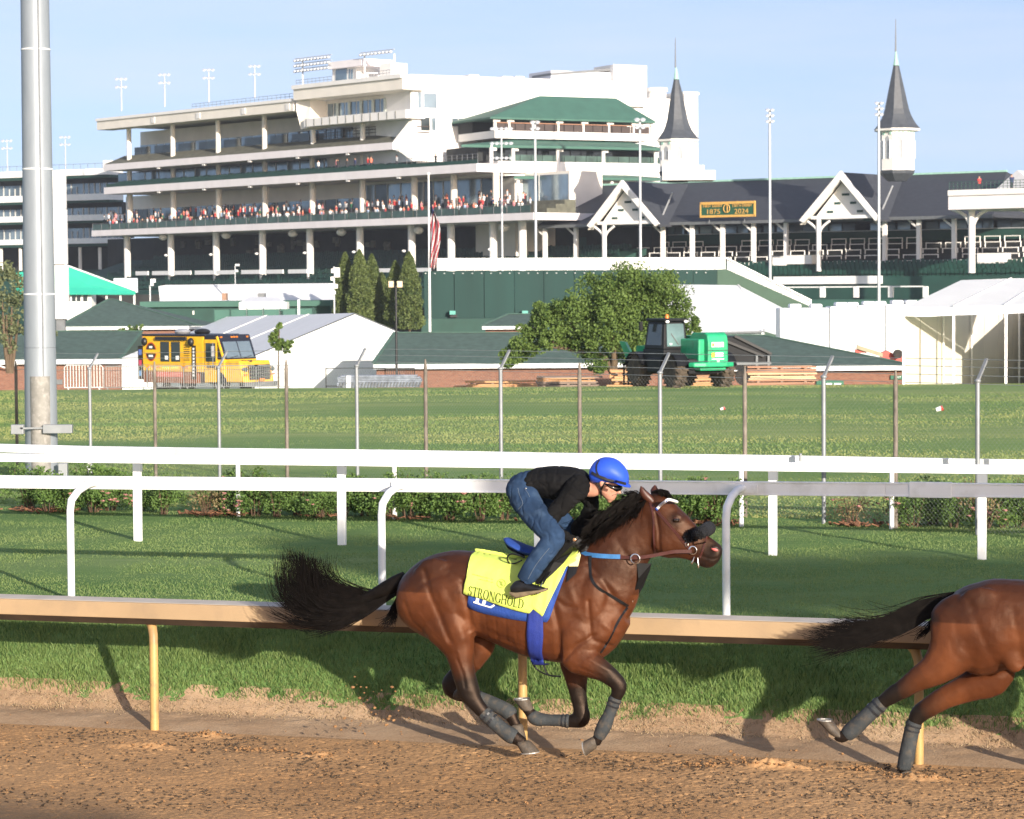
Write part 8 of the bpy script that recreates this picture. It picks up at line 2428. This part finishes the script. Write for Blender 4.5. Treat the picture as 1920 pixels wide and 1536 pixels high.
tbox('cab', YEL, 4.06, 5.35, .02, Wd - .02, .45, 1.55, bevel=.03); tbox('cab_upper', DKB, 4.06, 5.35, .03, Wd - .03, 1.555, 2.70, top=4.90, bevel=.03)
tbox('hood', YEL, 5.36, 6.55, .10, Wd - .10, .50, 1.50, top=6.25, bevel=.06)
tbox('grille', BLACK, 6.545, 6.60, .45, Wd - .45, .62, 1.32)
for z in (.74, .90, 1.06, 1.22): tbox('grille_bar', CHR, 6.605, 6.63, .45, Wd - .45, z - .02, z + .035)
tbox('bumper', RAILM, 6.56, 6.72, -.02, Wd + .02, .30, .52, bevel=.03)
o = tbox('number_plate', AMB, 6.725, 6.74, .95, 1.3, .55, .68)
for y in (.22, Wd - .22):
    mb = MB(); mb.tube([TP(6.42, y, 1.10), TP(6.56, y, 1.10)], .12, 12); mb.build('headlight', CHR, tk); tbox('indicator', AMB, 6.50, 6.58, y - .1, y + .1, .82, .90)
# windscreen lies on the slanted front of the cab
def slant(y, z, off=.02):
    f = (z - 1.555) / (2.70 - 1.555); return TP(5.35 + (4.90 - 5.35) * f + off, y, z)
mb = MB(); mb.prism([slant(.22, 1.62), slant(Wd - .22, 1.62), slant(Wd - .22, 2.38), slant(.22, 2.38)], TF * .02); ws = mb.build('windscreen', GLASS, tk)
mb = MB(); mb.prism([slant(1.13, 1.6, .03), slant(1.18, 1.6, .03), slant(1.18, 2.40, .03), slant(1.13, 2.40, .03)], TF * .02); mb.build('screen_divider', DKB, ws)
for a, b in ((.35, .95), (1.3, 1.9)):
    mb = MB(); mb.bar(slant(a, 1.60, .05), slant(b, 1.72, .05), .025); mb.build('wiper', BLACK, ws)
for y in (.25, .95, 1.12, 1.30, 2.0): tbox('marker_lamp', AMB, 4.88, 4.97, y - .06, y + .06, 2.56, 2.62)
dr = tbox('cab_door', YEL, 4.14, 4.92, -.03, .015, .50, 2.48); tbox('door_window', GLASSD, 4.24, 4.86, -.05, -.032, 1.45, 2.32, dr)
mb = MB(); mb.bar(TP(5.36, 0, 1.55), TP(4.93, 0, 2.62), .09, .07); mb.build('windscreen_pillar', YEL, tk)
mb = MB(); mb.bar(TP(4.98, -.05, 1.1), TP(5.0, -.35, 1.35), .03); mb.bar(TP(5.0, -.35, 1.2), TP(5.0, -.35, 2.35), .03); mb.build('mirror_arm', RAILM, tk)
mb = MB(); mb.obox(TP(5.0, -.36, 1.95), TF * .02, TL * .09, Vector((0, 0, .24))); mb.build('mirror', HUB, tk)
for x0, x1 in ((1.22, 1.80), (1.94, 2.52)):
    w_ = tbox('serving_window', GLASSD, x0, x1, -.03, .005, 1.42, 2.36, bevel=.02); tbox('menu_card', WHITE, x0 + .32, x0 + .52, -.045, -.032, 1.52, 1.70, w_)
for k in range(8): tbox('louvre', BLACK, 2.78, 3.15, -.03, .005, 1.50 + k * .10, 1.53 + k * .10)
BADGE = M('badge_black', (.03, .022, .015), .5); BADGER = M('badge_red', (.40, .05, .02), .5)
for rx, mt_, off, nm in ((.36, BADGER, .012, 'badge_ring'), (.31, BADGE, .02, 'badge')):
    mb = MB(); mb.prism([TP(.58 + rx * math.cos(a), -off, 1.88 + rx * 1.25 * math.sin(a)) for a in [6.283 * k / 24 for k in range(24)]], TL * .01); mb.build(nm, mt_, tk)
tbox('badge_band', YEL, .16, 1.0, -.03, -.021, 1.80, 1.98)
for dz, w_ in ((.22, .10), (-.20, .14)): tbox('badge_mark', WHITE, .58 - w_, .58 + w_, -.03, -.021, 1.88 + dz - .05, 1.88 + dz + .05)
for k, (c_, x) in enumerate((((.80, .30, .05), .30), ((.75, .25, .05), .62), ((.75, .25, .05), .95), ((.55, .62, .10), 1.32), ((.60, .62, .10), 1.92), ((.50, .20, .04), 2.60))):
    tbox('menu_lettering', M('menu_print_%d' % k if False else 'menu_print' + 'abcdef'[k], c_, .6), x, x + (.18 if k < 3 else .45), -.012, .001, 1.10, 1.24)
tbox('red_banner', M('pink_banner', (.52, .14, .10), .6), .70, 2.7, -.02, .012, .70, .93)
tbox('vertical_board', BADGE, 3.30, 3.56, -.03, .002, .62, 2.20); 
for k in range(9): tbox('board_letter', WHITE, 3.38, 3.48, -.045, -.032, .75 + k * .155, .85 + k * .155)
tbox('rear_board', BADGE, -.34, -.02, .02, .10, .55, 2.15)
for k, c_ in enumerate(((.10, .16, .45), (.55, .06, .12), (.18, .35, .62))): tbox('rear_board_square', M('square_' + 'abc'[k], c_, .5), -.27, -.09, -.0, .018, 1.72 - k * .5, 1.98 - k * .5)
for x in (.25, 3.35):
    mb = MB(); mb.ell(TP(x, -.12, 2.36), TF * .16, TL * .14, Vector((0, 0, .2)), 10, 8); mb.build('round_speaker', BLACK, tk)
for x in (1.05, 4.95):
    for y in (.12, Wd - .40):
        mb = MB(); mb.tube([TP(x, y - .02, .42), TP(x, y + .28, .42)], .42, 20); w_ = mb.build('wheel', TYRE, tk)
        mb = MB(); mb.tube([TP(x, y - .05, .42), TP(x, y, .42)], .22, 14); mb.build('hub', HUB, w_)
mb = MB()
arc_ = [TP(4.95 + .58 * math.cos(a), .0, .42 + .58 * math.sin(a)) for a in np.linspace(0, math.pi, 12)]
mb.prism(arc_, TL * .015); mb.build('wheel_arch', BLACK, tk)
for x, y in ((1.9, .8), (3.0, 1.0)):
    mb = MB(); mb.ell(TP(x, y, 2.82), TF * .4, TL * .4, Vector((0, 0, .16)), 12, 6); mb.build('roof_vent', HUB if x < 2 else BLACK, tk)
text_obj('door_lettering', 'Food & Grill', .17, BADGE, TP(4.53, -.034, 1.22), TF, (0, 0, 1), dr, ext=.003) if False else None
for k in range(5): tbox('door_mark', BADGE, 4.28 + k * .11, 4.35 + k * .11, -.045, -.032, 1.16, 1.16 + random.uniform(.07, .14), dr)
mb = MB(); mb.prism([TP(6.0 + .3 * math.cos(a), .75 + .22 * math.sin(a) + .1, 1.44) for a in [6.283 * k / 16 for k in range(16)]], (0, 0, .08)); mb.build('hood_badge', BADGE, tk)

# ------------------------------------------------------------------ telehandler
GRN = M('green_machine_paint', (.015, .36, .16), .4, var=.08, scale=2, dirt=(.02, .27, .12))
BLK = M('black_machine_paint', (.010, .011, .013), .5, var=.3, scale=2, spec=.2)
TH = on_ground(1276, 96.5)
am = math.radians(25)
MF = Vector((-math.sin(am), math.cos(am), 0)); MR = Vector((math.cos(am), math.sin(am), 0))
def MP(x, y, z): return TH + (MR * x + MF * y + Vector((0, 0, z))) * .94
th = thing('telehandler', 'green and black telescopic handler seen from behind beside the broad tree', 'digger', TH)
def mbox(name, mat, x0, x1, y0, y1, z0, z1, par=None, bevel=0, tops=None):
    mb = MB(); h = [MP(x0, y0, z0), MP(x1, y0, z0), MP(x1, y1, z0), MP(x0, y1, z0)]
    a, b, c, d = tops or (x0, x1, y0, y1)
    h += [MP(a, c, z1), MP(b, c, z1), MP(b, d, z1), MP(a, d, z1)]
    mb.hexa(h); return mb.build(name, mat, par or th, bevel=bevel)
TYR = M('muddy_tyre', (.075, .058, .042), .95, var=.45, scale=6, bump=.7, bscale=12)
for x in (-1.02, 1.02):
    for y in (-1.45, 1.45):
        mb = MB(); w2 = .24; rings = []
        for dx, r_ in ((-w2, .40), (-w2, .53), (-w2 * .7, .60), (0, .62), (w2 * .7, .60), (w2, .53), (w2, .40)): rings.append([MP(x + dx, y + r_ * math.cos(a), .60 + r_ * math.sin(a)) for a in [6.283 * k / 26 for k in range(26)]])
        mb.loft(rings); w_ = mb.build('wheel', TYR, th)
        mb = MB()
        for k in range(18):
            for s_ in (-1, 1):
                a = 6.283 * (k + (.5 if s_ > 0 else 0)) / 18; c = MP(x + s_ * w2 * .45, y + .625 * math.cos(a), .60 + .625 * math.sin(a))
                mb.obox(c, MR * w2 * .48, (MF * -math.sin(a) + Vector((0, 0, math.cos(a)))) * .045 + MR * .03, (MF * math.cos(a) + Vector((0, 0, math.sin(a)))) * .03)
        mb.build('tread', TYR, w_, kind='stuff')
        mb = MB(); s_ = -1 if x < 0 else 1; mb.tube([MP(x + s_ * .16, y, .60), MP(x + s_ * .235, y, .60)], .33, 18); mb.build('rim', M('blue_grey_rim', (.18, .24, .32), .5, metal=.3, var=.2), w_)
        mb = MB()
        R_ = .74; arc_ = [(R_ * math.cos(a), R_ * math.sin(a)) for a in np.linspace(.25, math.pi - .35, 10)]
        mb.loft([[MP(x - .27, y + a, .60 + b) for a, b in arc_], [MP(x + .27, y + a, .60 + b) for a, b in arc_], [MP(x + .27, y + a * .93, .60 + b * .93) for a, b in arc_], [MP(x - .27, y + a * .93, .60 + b * .93) for a, b in arc_]], cap=False, closed=False); mb.build('mudguard', BLK, th)
mbox('chassis', BLK, -.72, .72, -2.0, 2.2, .55, 1.10); mbox('axle', BROWNR, -.9, .9, -1.6, -1.3, .48, .72); mbox('axle', BROWNR, -.9, .9, 1.3, 1.6, .48, .72)
mbox('cab_base', BLK, -1.12, -.10, -.75, .95, .80, 1.45, bevel=.03); mbox('side_tank', BLK, -1.16, -.55, -.62, .55, .55, 1.12, bevel=.05)
cb_ = mbox('cab', BLK, -1.12, -.08, -.75, .85, 1.452, 2.50, tops=(-1.02, -.12, -.62, .70), bevel=.03)
mbox('cab_roof', BLK, -1.08, -.06, -.78, .78, 2.505, 2.62, bevel=.04)
CABG = M('cab_glass', (.10, .17, .17), .08, var=.4, scale=1.2, spec=.8)
mb = MB(); mb.prism([MP(-.98, -.775, 1.56), MP(-.20, -.775, 1.56), MP(-.22, -.66, 2.42), MP(-.94, -.66, 2.42)], MF * .04); g_ = mb.build('rear_window', CABG, cb_)
mb = MB(); mb.bar(MP(-.5, -.79, 1.62), MP(-.78, -.72, 2.05), .025); mb.build('wiper', BLACK, g_) if False else mb.build('wiper', BLACK, cb_)
mb = MB(); mb.prism([MP(-1.125, -.55, 1.60), MP(-1.125, .65, 1.60), MP(-1.045, .55, 2.40), MP(-1.045, -.48, 2.40)], MR * .03); mb.build('side_window', GLASSD, cb_)
mbox('sticker', WHITE, -.30, -.20, -.80, -.775, 1.72, 1.82, cb_); mbox('sticker', WHITE, -.88, -.78, -.80, -.775, 1.62, 1.68, cb_)
mb = MB(); mb.tube([MP(-.62, -.1, 2.62), MP(-.62, -.1, 2.70), MP(-.62, -.1, 2.78)], [.07, .075, .04], 10); mb.build('beacon', AMB, th)
for x in (-.98, -.18):
    mb = MB(); mb.ell(MP(x, -.80, 2.50), MR * .085, MF * .05, Vector((0, 0, .055)), 10, 6); mb.build('work_lamp', WHITE, th)
mbox('mirror', BLK, -1.42, -1.30, .6, .7, 2.15, 2.50); mbox('mirror', CABG, .02, .22, .25, .30, 2.05, 2.32)
# engine pod, boom tail and counterweight at the rear right
MP0 = MP
def MP(x, y, z): return MP0(x - .36, y, z)
mbox('engine_cover', GRN, -.02, 1.0, -2.15, .4, .98, 1.85, bevel=.05)
mb = MB(); prof_ = [(-2.45, .92), (-2.45, 1.75), (-2.38, 2.0), (-2.20, 2.10), (-1.2, 2.08), (-1.0, 1.9), (-1.0, .92)]
mb.prism([MP(.22, y, z) for y, z in prof_], MR * .82); o = mb.build('boom_tail', GRN, th, bevel=.05)
mb = MB(); mb.obox(MP(.63, -2.456, 1.42), MR * .40, MF * .006, Vector((0, 0, .012))); mb.build('tail_joint', BLACK, th)
mbox('boom', GRN, .40, .95, -1.0, 3.0, 1.45, 1.95, tops=(.40, .95, -1.0, 2.6)); mbox('boom_nose', GRN, .50, .88, 2.9, 3.9, .5, 1.5)
pts = [(-.55, -2.3), (-.45, -2.55), (.0, -2.68), (.9, -2.68), (1.3, -2.5), (1.35, -2.3)]
mb = MB(); mb.prism([MP(x, y, .80) for x, y in pts], (0, 0, .17)); mb.build('bumper', GRN, th, bevel=.04)
mbox('counterweight', GRN, -.1, 1.02, -2.42, -1.9, .66, .98, bevel=.04)
p = mbox('name_plate', WHITE, .36, .88, -2.475, -2.452, 1.55, 1.73)
text_obj('plate_lettering', 'JCB', .15, BLACK, MP(.65, -2.48, 1.64), MR, (0, 0, 1), p, ext=.003, sx=1.3)
mbox('plate_mark', AMB, .38, .46, -2.485, -2.476, 1.58, 1.70, p)
mbox('hazard_plate', WHITE, .52, .86, -2.475, -2.452, 1.18, 1.34); mbox('hazard_mark', M('yellow_mark', (.75, .55, .03), .5), .36, .50, -2.475, -2.452, 1.17, 1.33); mbox('tail_strip', WHITE, .36, .9, -2.475, -2.452, 1.08, 1.11)
mb = MB(); mb.tube([MP(.64, -2.45, 1.02), MP(.64, -2.49, 1.02)], .05, 10); mb.build('reverse_lamp', WHITE, th)
MP = MP0
mbox('fleet_number', M('pale_sticker', (.5, .52, .6), .5), -.85, -.6, -.775, -.752, 1.02, 1.22)
mbox('step', SILVER, -.95, -.65, -.78, -.63, .62, .66); mbox('step', SILVER, -.95, -.65, -.78, -.63, .40, .44)
# fork carriage and tilted green boom head at the far front
hd = [at(1161, 640, 99.5), at(1172, 642, 99.5), at(1190, 678, 99.5), at(1186, 690, 99.5), at(1174, 672, 99.5)]
mb = MB(); mb.prism(hd, (.1, .5, 0)); mb.build('boom_head', GRN, th)
mb = MB()
zc_ = on_ground(1178, 99.5).z
for px in (1170, 1178, 1186): p = at(px, 700, 99.6); mb.bar(Vector((p.x, p.y, zc_ + .05)), Vector((p.x, p.y, zc_ + .85)), .07)
for z in (.1, .45, .82): mb.bar(Vector((at(1167, 700, 99.6).x, 99.6, zc_ + z)), Vector((at(1190, 700, 99.6).x, 99.6, zc_ + z)), .07)
mb.build('fork_carriage', BLK, th)

# ------------------------------------------------------------------ stacks of boards, pallets, skip trailer
WOOD = M('new_lumber', (.52, .28, .13), .8, var=.22, scale=3, stretch=(.3, 4, 4)); WOODG = M('old_board', (.26, .19, .15), .85, var=.3, scale=3, stretch=(.3, 3, 3)); WOODP = M('pale_lumber', (.56, .40, .24), .8, var=.2, scale=3, stretch=(.3, 4, 4))
def stack(label, px0, px1, d, layers, th_, mats, per=3, depth=1.2, skew=.12, name='lumber_stack'):
    p0, p1 = on_ground(px0, d), on_ground(px1, d)
    t = thing(name, label, 'lumber', (p0 + p1) / 2)
    L_ = p1.x - p0.x
    zz = p0.z - .02
    for k in range(layers):
        for j in range(per):
            a = random.gauss(0, skew); b = random.gauss(0, skew); w = depth / per
            mb = MB(); mb.obox(Vector(((p0.x + p1.x) / 2 + (a + b) / 2, d + w * (j + .5), zz + th_ / 2)), Vector((L_ / 2 + (b - a) / 2, random.gauss(0, .03), random.gauss(0, .006))), (0, w * .46, 0), (0, 0, th_ * .44)); mb.build('plank', random.choice(mats), t)
        zz += th_
        if k % 3 == 1:
            for f in (.15, .5, .85):
                mb = MB(); mb.obox(Vector((p0.x + L_ * f, d + depth / 2, zz + .02)), (.05, 0, 0), (0, depth / 2, 0), (0, 0, .02)); mb.build('spacer', WOODG, t)
            zz += .04
    return t
random.seed(5)
stack('tall stack of reddish boards beside the black skip trailer', 1404, 1530, 103, 9, .072, [M('red_board', (.36, .19, .12), .8, var=.2, scale=3, stretch=(.3, 3, 3)), WOODP, M('red_board', (.36, .19, .12))], 2, 1.2, .05)
stack('low pile of orange new lumber on the grass left of the tree', 868, 980, 117, 3, .09, [WOOD], 3, 1.0, .35)
stack('pile of weathered plywood sheets lying under the broad tree', 1010, 1122, 107, 7, .05, [WOODG, WOODG, WOOD], 1, 1.3, .08, 'plywood_pile')
stack('orange planks behind the front wheels of the green and black digger', 1150, 1195, 106, 6, .10, [WOOD], 3, 1.0, .15)
stack('orange planks seen under the green and black digger', 1270, 1345, 108, 4, .10, [WOOD], 3, 1.0, .15)
WRAPP = M('clear_film_wrap', (.24, .27, .32), .22, var=.35, scale=4, spec=.7, bump=.4, bscale=10)
t = thing('wrapped_bundle', 'long grey bundle of folded panels wrapped in shiny film on the grass', 'bundle', on_ground(712, 116))
p0, p1 = on_ground(634, 116), on_ground(790, 116)
for k in range(7):
    z0 = p0.z + .04 + k * .075
    i0 = -.05 * math.sin(k * .6) + (.25 if k in (0, 6) else .0)
    mb = MB(); mb.obox(Vector(((p0.x + p1.x) / 2 + random.gauss(0, .03), 116.6, z0 + .03)), Vector(((p1.x - p0.x) / 2 - i0 * .5, 0, 0)), (0, .55, 0), (0, 0, .034)); mb.build('folded_panel', WRAPP, t, bevel=.025)
for k in range(26):
    x = p0.x + (p1.x - p0.x) * (k + .5) / 26; mb = MB(); mb.tube([Vector((x - .04, 116.02, p0.z + .02)), Vector((x + .04, 116.0, p0.z + .26))], .028, 6); mb.build('panel_foot', RAILM, t)
mb = MB(); x = at(653, 700, 116).x; mb.box(x - .10, x + .10, 115.98, 117.2, p0.z, p0.z + .56); mb.build('wrap_strap', M('milky_film', (.55, .58, .60), .3), t)
for x0, x1, lab in ((611, 722, 'black panel fence section left of the lamp post, behind the wrapped bundle'), (722, 777, 'short black panel fence section right behind the lamp post')):
    t = thing('panel_fence', lab, 'fence', on_ground((x0 + x1) / 2, 128)); z0 = on_ground(x0, 128).z
    a, b = at(x0, 690, 128), at(x1, 690, 128)
    for x in (a.x, (a.x + b.x) / 2, b.x): 
        mb = MB(); mb.bar((x, 128, z0 - .1), (x, 128, a.z), .05); mb.build('post', BLACK, t)
    for z in (a.z - .03, z0 + .12):
        mb = MB(); mb.bar((a.x, 128, z), (b.x, 128, z), .05); mb.build('rail', BLACK, t)
    mb = MB()
    if x0 > 700:
        for k in range(14): x = a.x + (b.x - a.x) * k / 14; mb.bar((x, 128.02, z0 + .1), (x, 128.02, a.z), .03)
        mb.build('bars', BLACK, t, kind='stuff')
t = thing('skip_trailer', 'black tipping trailer with a sloping top behind the board stack', 'trailer', on_ground(1390, 124))
d = 124; z0 = on_ground(1390, d).z
q = [V(1340, 634, d), V(1378, 631, d), V(1445, 664, d), V(1447, 694, d), V(1340, 694, d)]
mb = MB(); mb.prism(q, (0, 2.2, 0)); mb.build('body', BLK, t, bevel=.03)
for a, b in (((1352, 636, d - .1), (1432, 668, d - .1)), ((1378, 630, d - .1), (1447, 664, d - .1))):
    mb = MB(); mb.bar(V(*a), V(*b), .10, .12); mb.build('edge_rail', BLACK, t)
for px in (1419, 1441): mb = MB(); mb.bar(V(px, 666, d - .06), V(px, 692, d - .06), .10); mb.build('upright', RAILM, t)
mb = MB(); mb.bar(V(1342, 683, d - .06), V(1446, 681, d - .06), .12); mb.build('side_rib', RAILM, t)
for px in (1352, 1397):
    c = on_ground(px, d); mb = MB(); mb.tube([Vector((c.x, d + .1, c.z + .42)), Vector((c.x, d + .4, c.z + .42))], .42, 18); mb.build('wheel', RUBBER, t)
t = thing('red_loader', 'red machine with a black tyre half hidden behind the open tent', 'loader', on_ground(1672, 172))
REDP = M('red_machine_paint', (.50, .05, .03), .4, var=.1)
sheet('arm', M('tan_plank', (.34, .30, .20), .8), t, [(1606, 654, 171), (1608, 647, 171), (1655, 662, 171), (1655, 670, 171)], .3, (0, 1, 0))
sheet('body', REDP, t, [(1652, 662, 171.5), (1664, 657, 171.5), (1676, 664, 171.5), (1692, 660, 171.5), (1694, 700, 171.5), (1654, 700, 171.5)], .8, (0, 1, 0))
c = V(1684, 664, 171); mb = MB(); mb.tube([c, c + Vector((0, .3, 0))], .30, 14); mb.build('wheel', RUBBER, t)
pb('bucket', REDP, t, 1604, 1625, 655, 662, 171.2, .4)

# ------------------------------------------------------------------ crowd barriers in front of the truck
BARW = M('white_barrier', (.72, .72, .70), .5, var=.1); BARG = M('grey_barrier', (.26, .27, .27), .45, metal=.5, var=.15)
def barrier(px0, px1, d, mat, lab, n=15):
    a, b = on_ground(px0, d), on_ground(px1, d)
    t = thing('crowd_barrier', lab, 'barrier', (a + b) / 2, 'crowd control barriers by the truck')
    z0 = min(a.z, b.z); H = 1.06
    P_ = [Vector((a.x, d, z0 + .12)), Vector((a.x, d, z0 + H - .1)), Vector((a.x + .1, d, z0 + H)), Vector((b.x - .1, d, z0 + H)), Vector((b.x, d, z0 + H - .1)), Vector((b.x, d, z0 + .12)), Vector((a.x, d, z0 + .12))]
    mb = MB(); mb.tube(P_, .021, 6); mb.build('frame', mat, t)
    bar_ = None
    for k in range(1, n):
        x = a.x + (b.x - a.x) * k / n
        if bar_ is None:
            mb = MB(); mb.tube([Vector((x, d, z0 + .13)), Vector((x, d, z0 + H - .01))], .0105 if mat is BARG else .017, 5); bar_ = mb.build('bar', mat, t); x_0 = x
        else:
            o = bar_.copy(); COL.objects.link(o); o.parent = t; o.location = (x - x_0, 0, 0)
    for x in (a.x + .15, b.x - .15):
        mb = MB(); mb.bar((x, d - .3, z0 + .02), (x, d + .3, z0 + .02), .05, .03); mb.bar((x, d, z0), (x, d, z0 + .14), .04); mb.build('foot', mat, t)
barrier(121, 193, 111, BARW, 'white crowd barrier standing alone left of the truck', 13)
for i, (a, b) in enumerate(((195, 275), (277, 344), (345, 412), (413, 480), (481, 548))):
    barrier(a, b, 118, BARG, 'grey crowd barrier %s' % ('left of the truck, before the brick corner', 'before the rear end of the yellow truck', 'before the middle of the yellow truck', 'before the front wheel of the yellow truck', 'past the nose of the yellow truck')[i], 17)
# small litter on the grass
for px, row, s, lab in ((1355, 768, .035, 'tiny white and red cup lying in the infield grass, right of the digger'), (1762, 770, .055, 'crumpled white and red cup in the infield grass before the open tent')):
    r = ray(px, row)
    d = next(dd for dd in np.arange(40, 140, .5) if (CAM + r * (dd / r.y)).z < gz((px - CX) / FPX * dd, dd) + .05)
    c = on_ground(px, d) + Vector((0, 0, .05))
    t = thing('paper_cup', lab, 'litter', c)
    mb = MB(); mb.tube([c + Vector((-s * 1.5, 0, 0)), c + Vector((s * 1.6, -.02, s))], [s, s * 1.35], 10); mb.build('cup', WHITE, t)
    mb = MB(); mb.tube([c + Vector((s * .7, -.01, s * .6)), c + Vector((s * 1.7, -.021, s * 1.05))], [s * 1.3, s * 1.45], 10); mb.build('cup_band', REDP, t)

# ------------------------------------------------------------------ thin morning haze over the whole course
hm = bpy.data.materials.new('morning_haze'); hm.use_nodes = True
hn = hm.node_tree; hn.nodes.clear()
ho = hn.nodes.new('ShaderNodeOutputMaterial'); hv = hn.nodes.new('ShaderNodeVolumePrincipled')
hv.inputs['Color'].default_value = (.86, .92, 1.0, 1); hv.inputs['Density'].default_value = .00017; hv.inputs['Anisotropy'].default_value = .2
hn.links.new(hv.outputs[0], ho.inputs['Volume'])
mb = MB(); mb.box(-6100, 6100, -6100, 6100, -8.2, 46)
mb.build('haze', hm, kind='stuff')
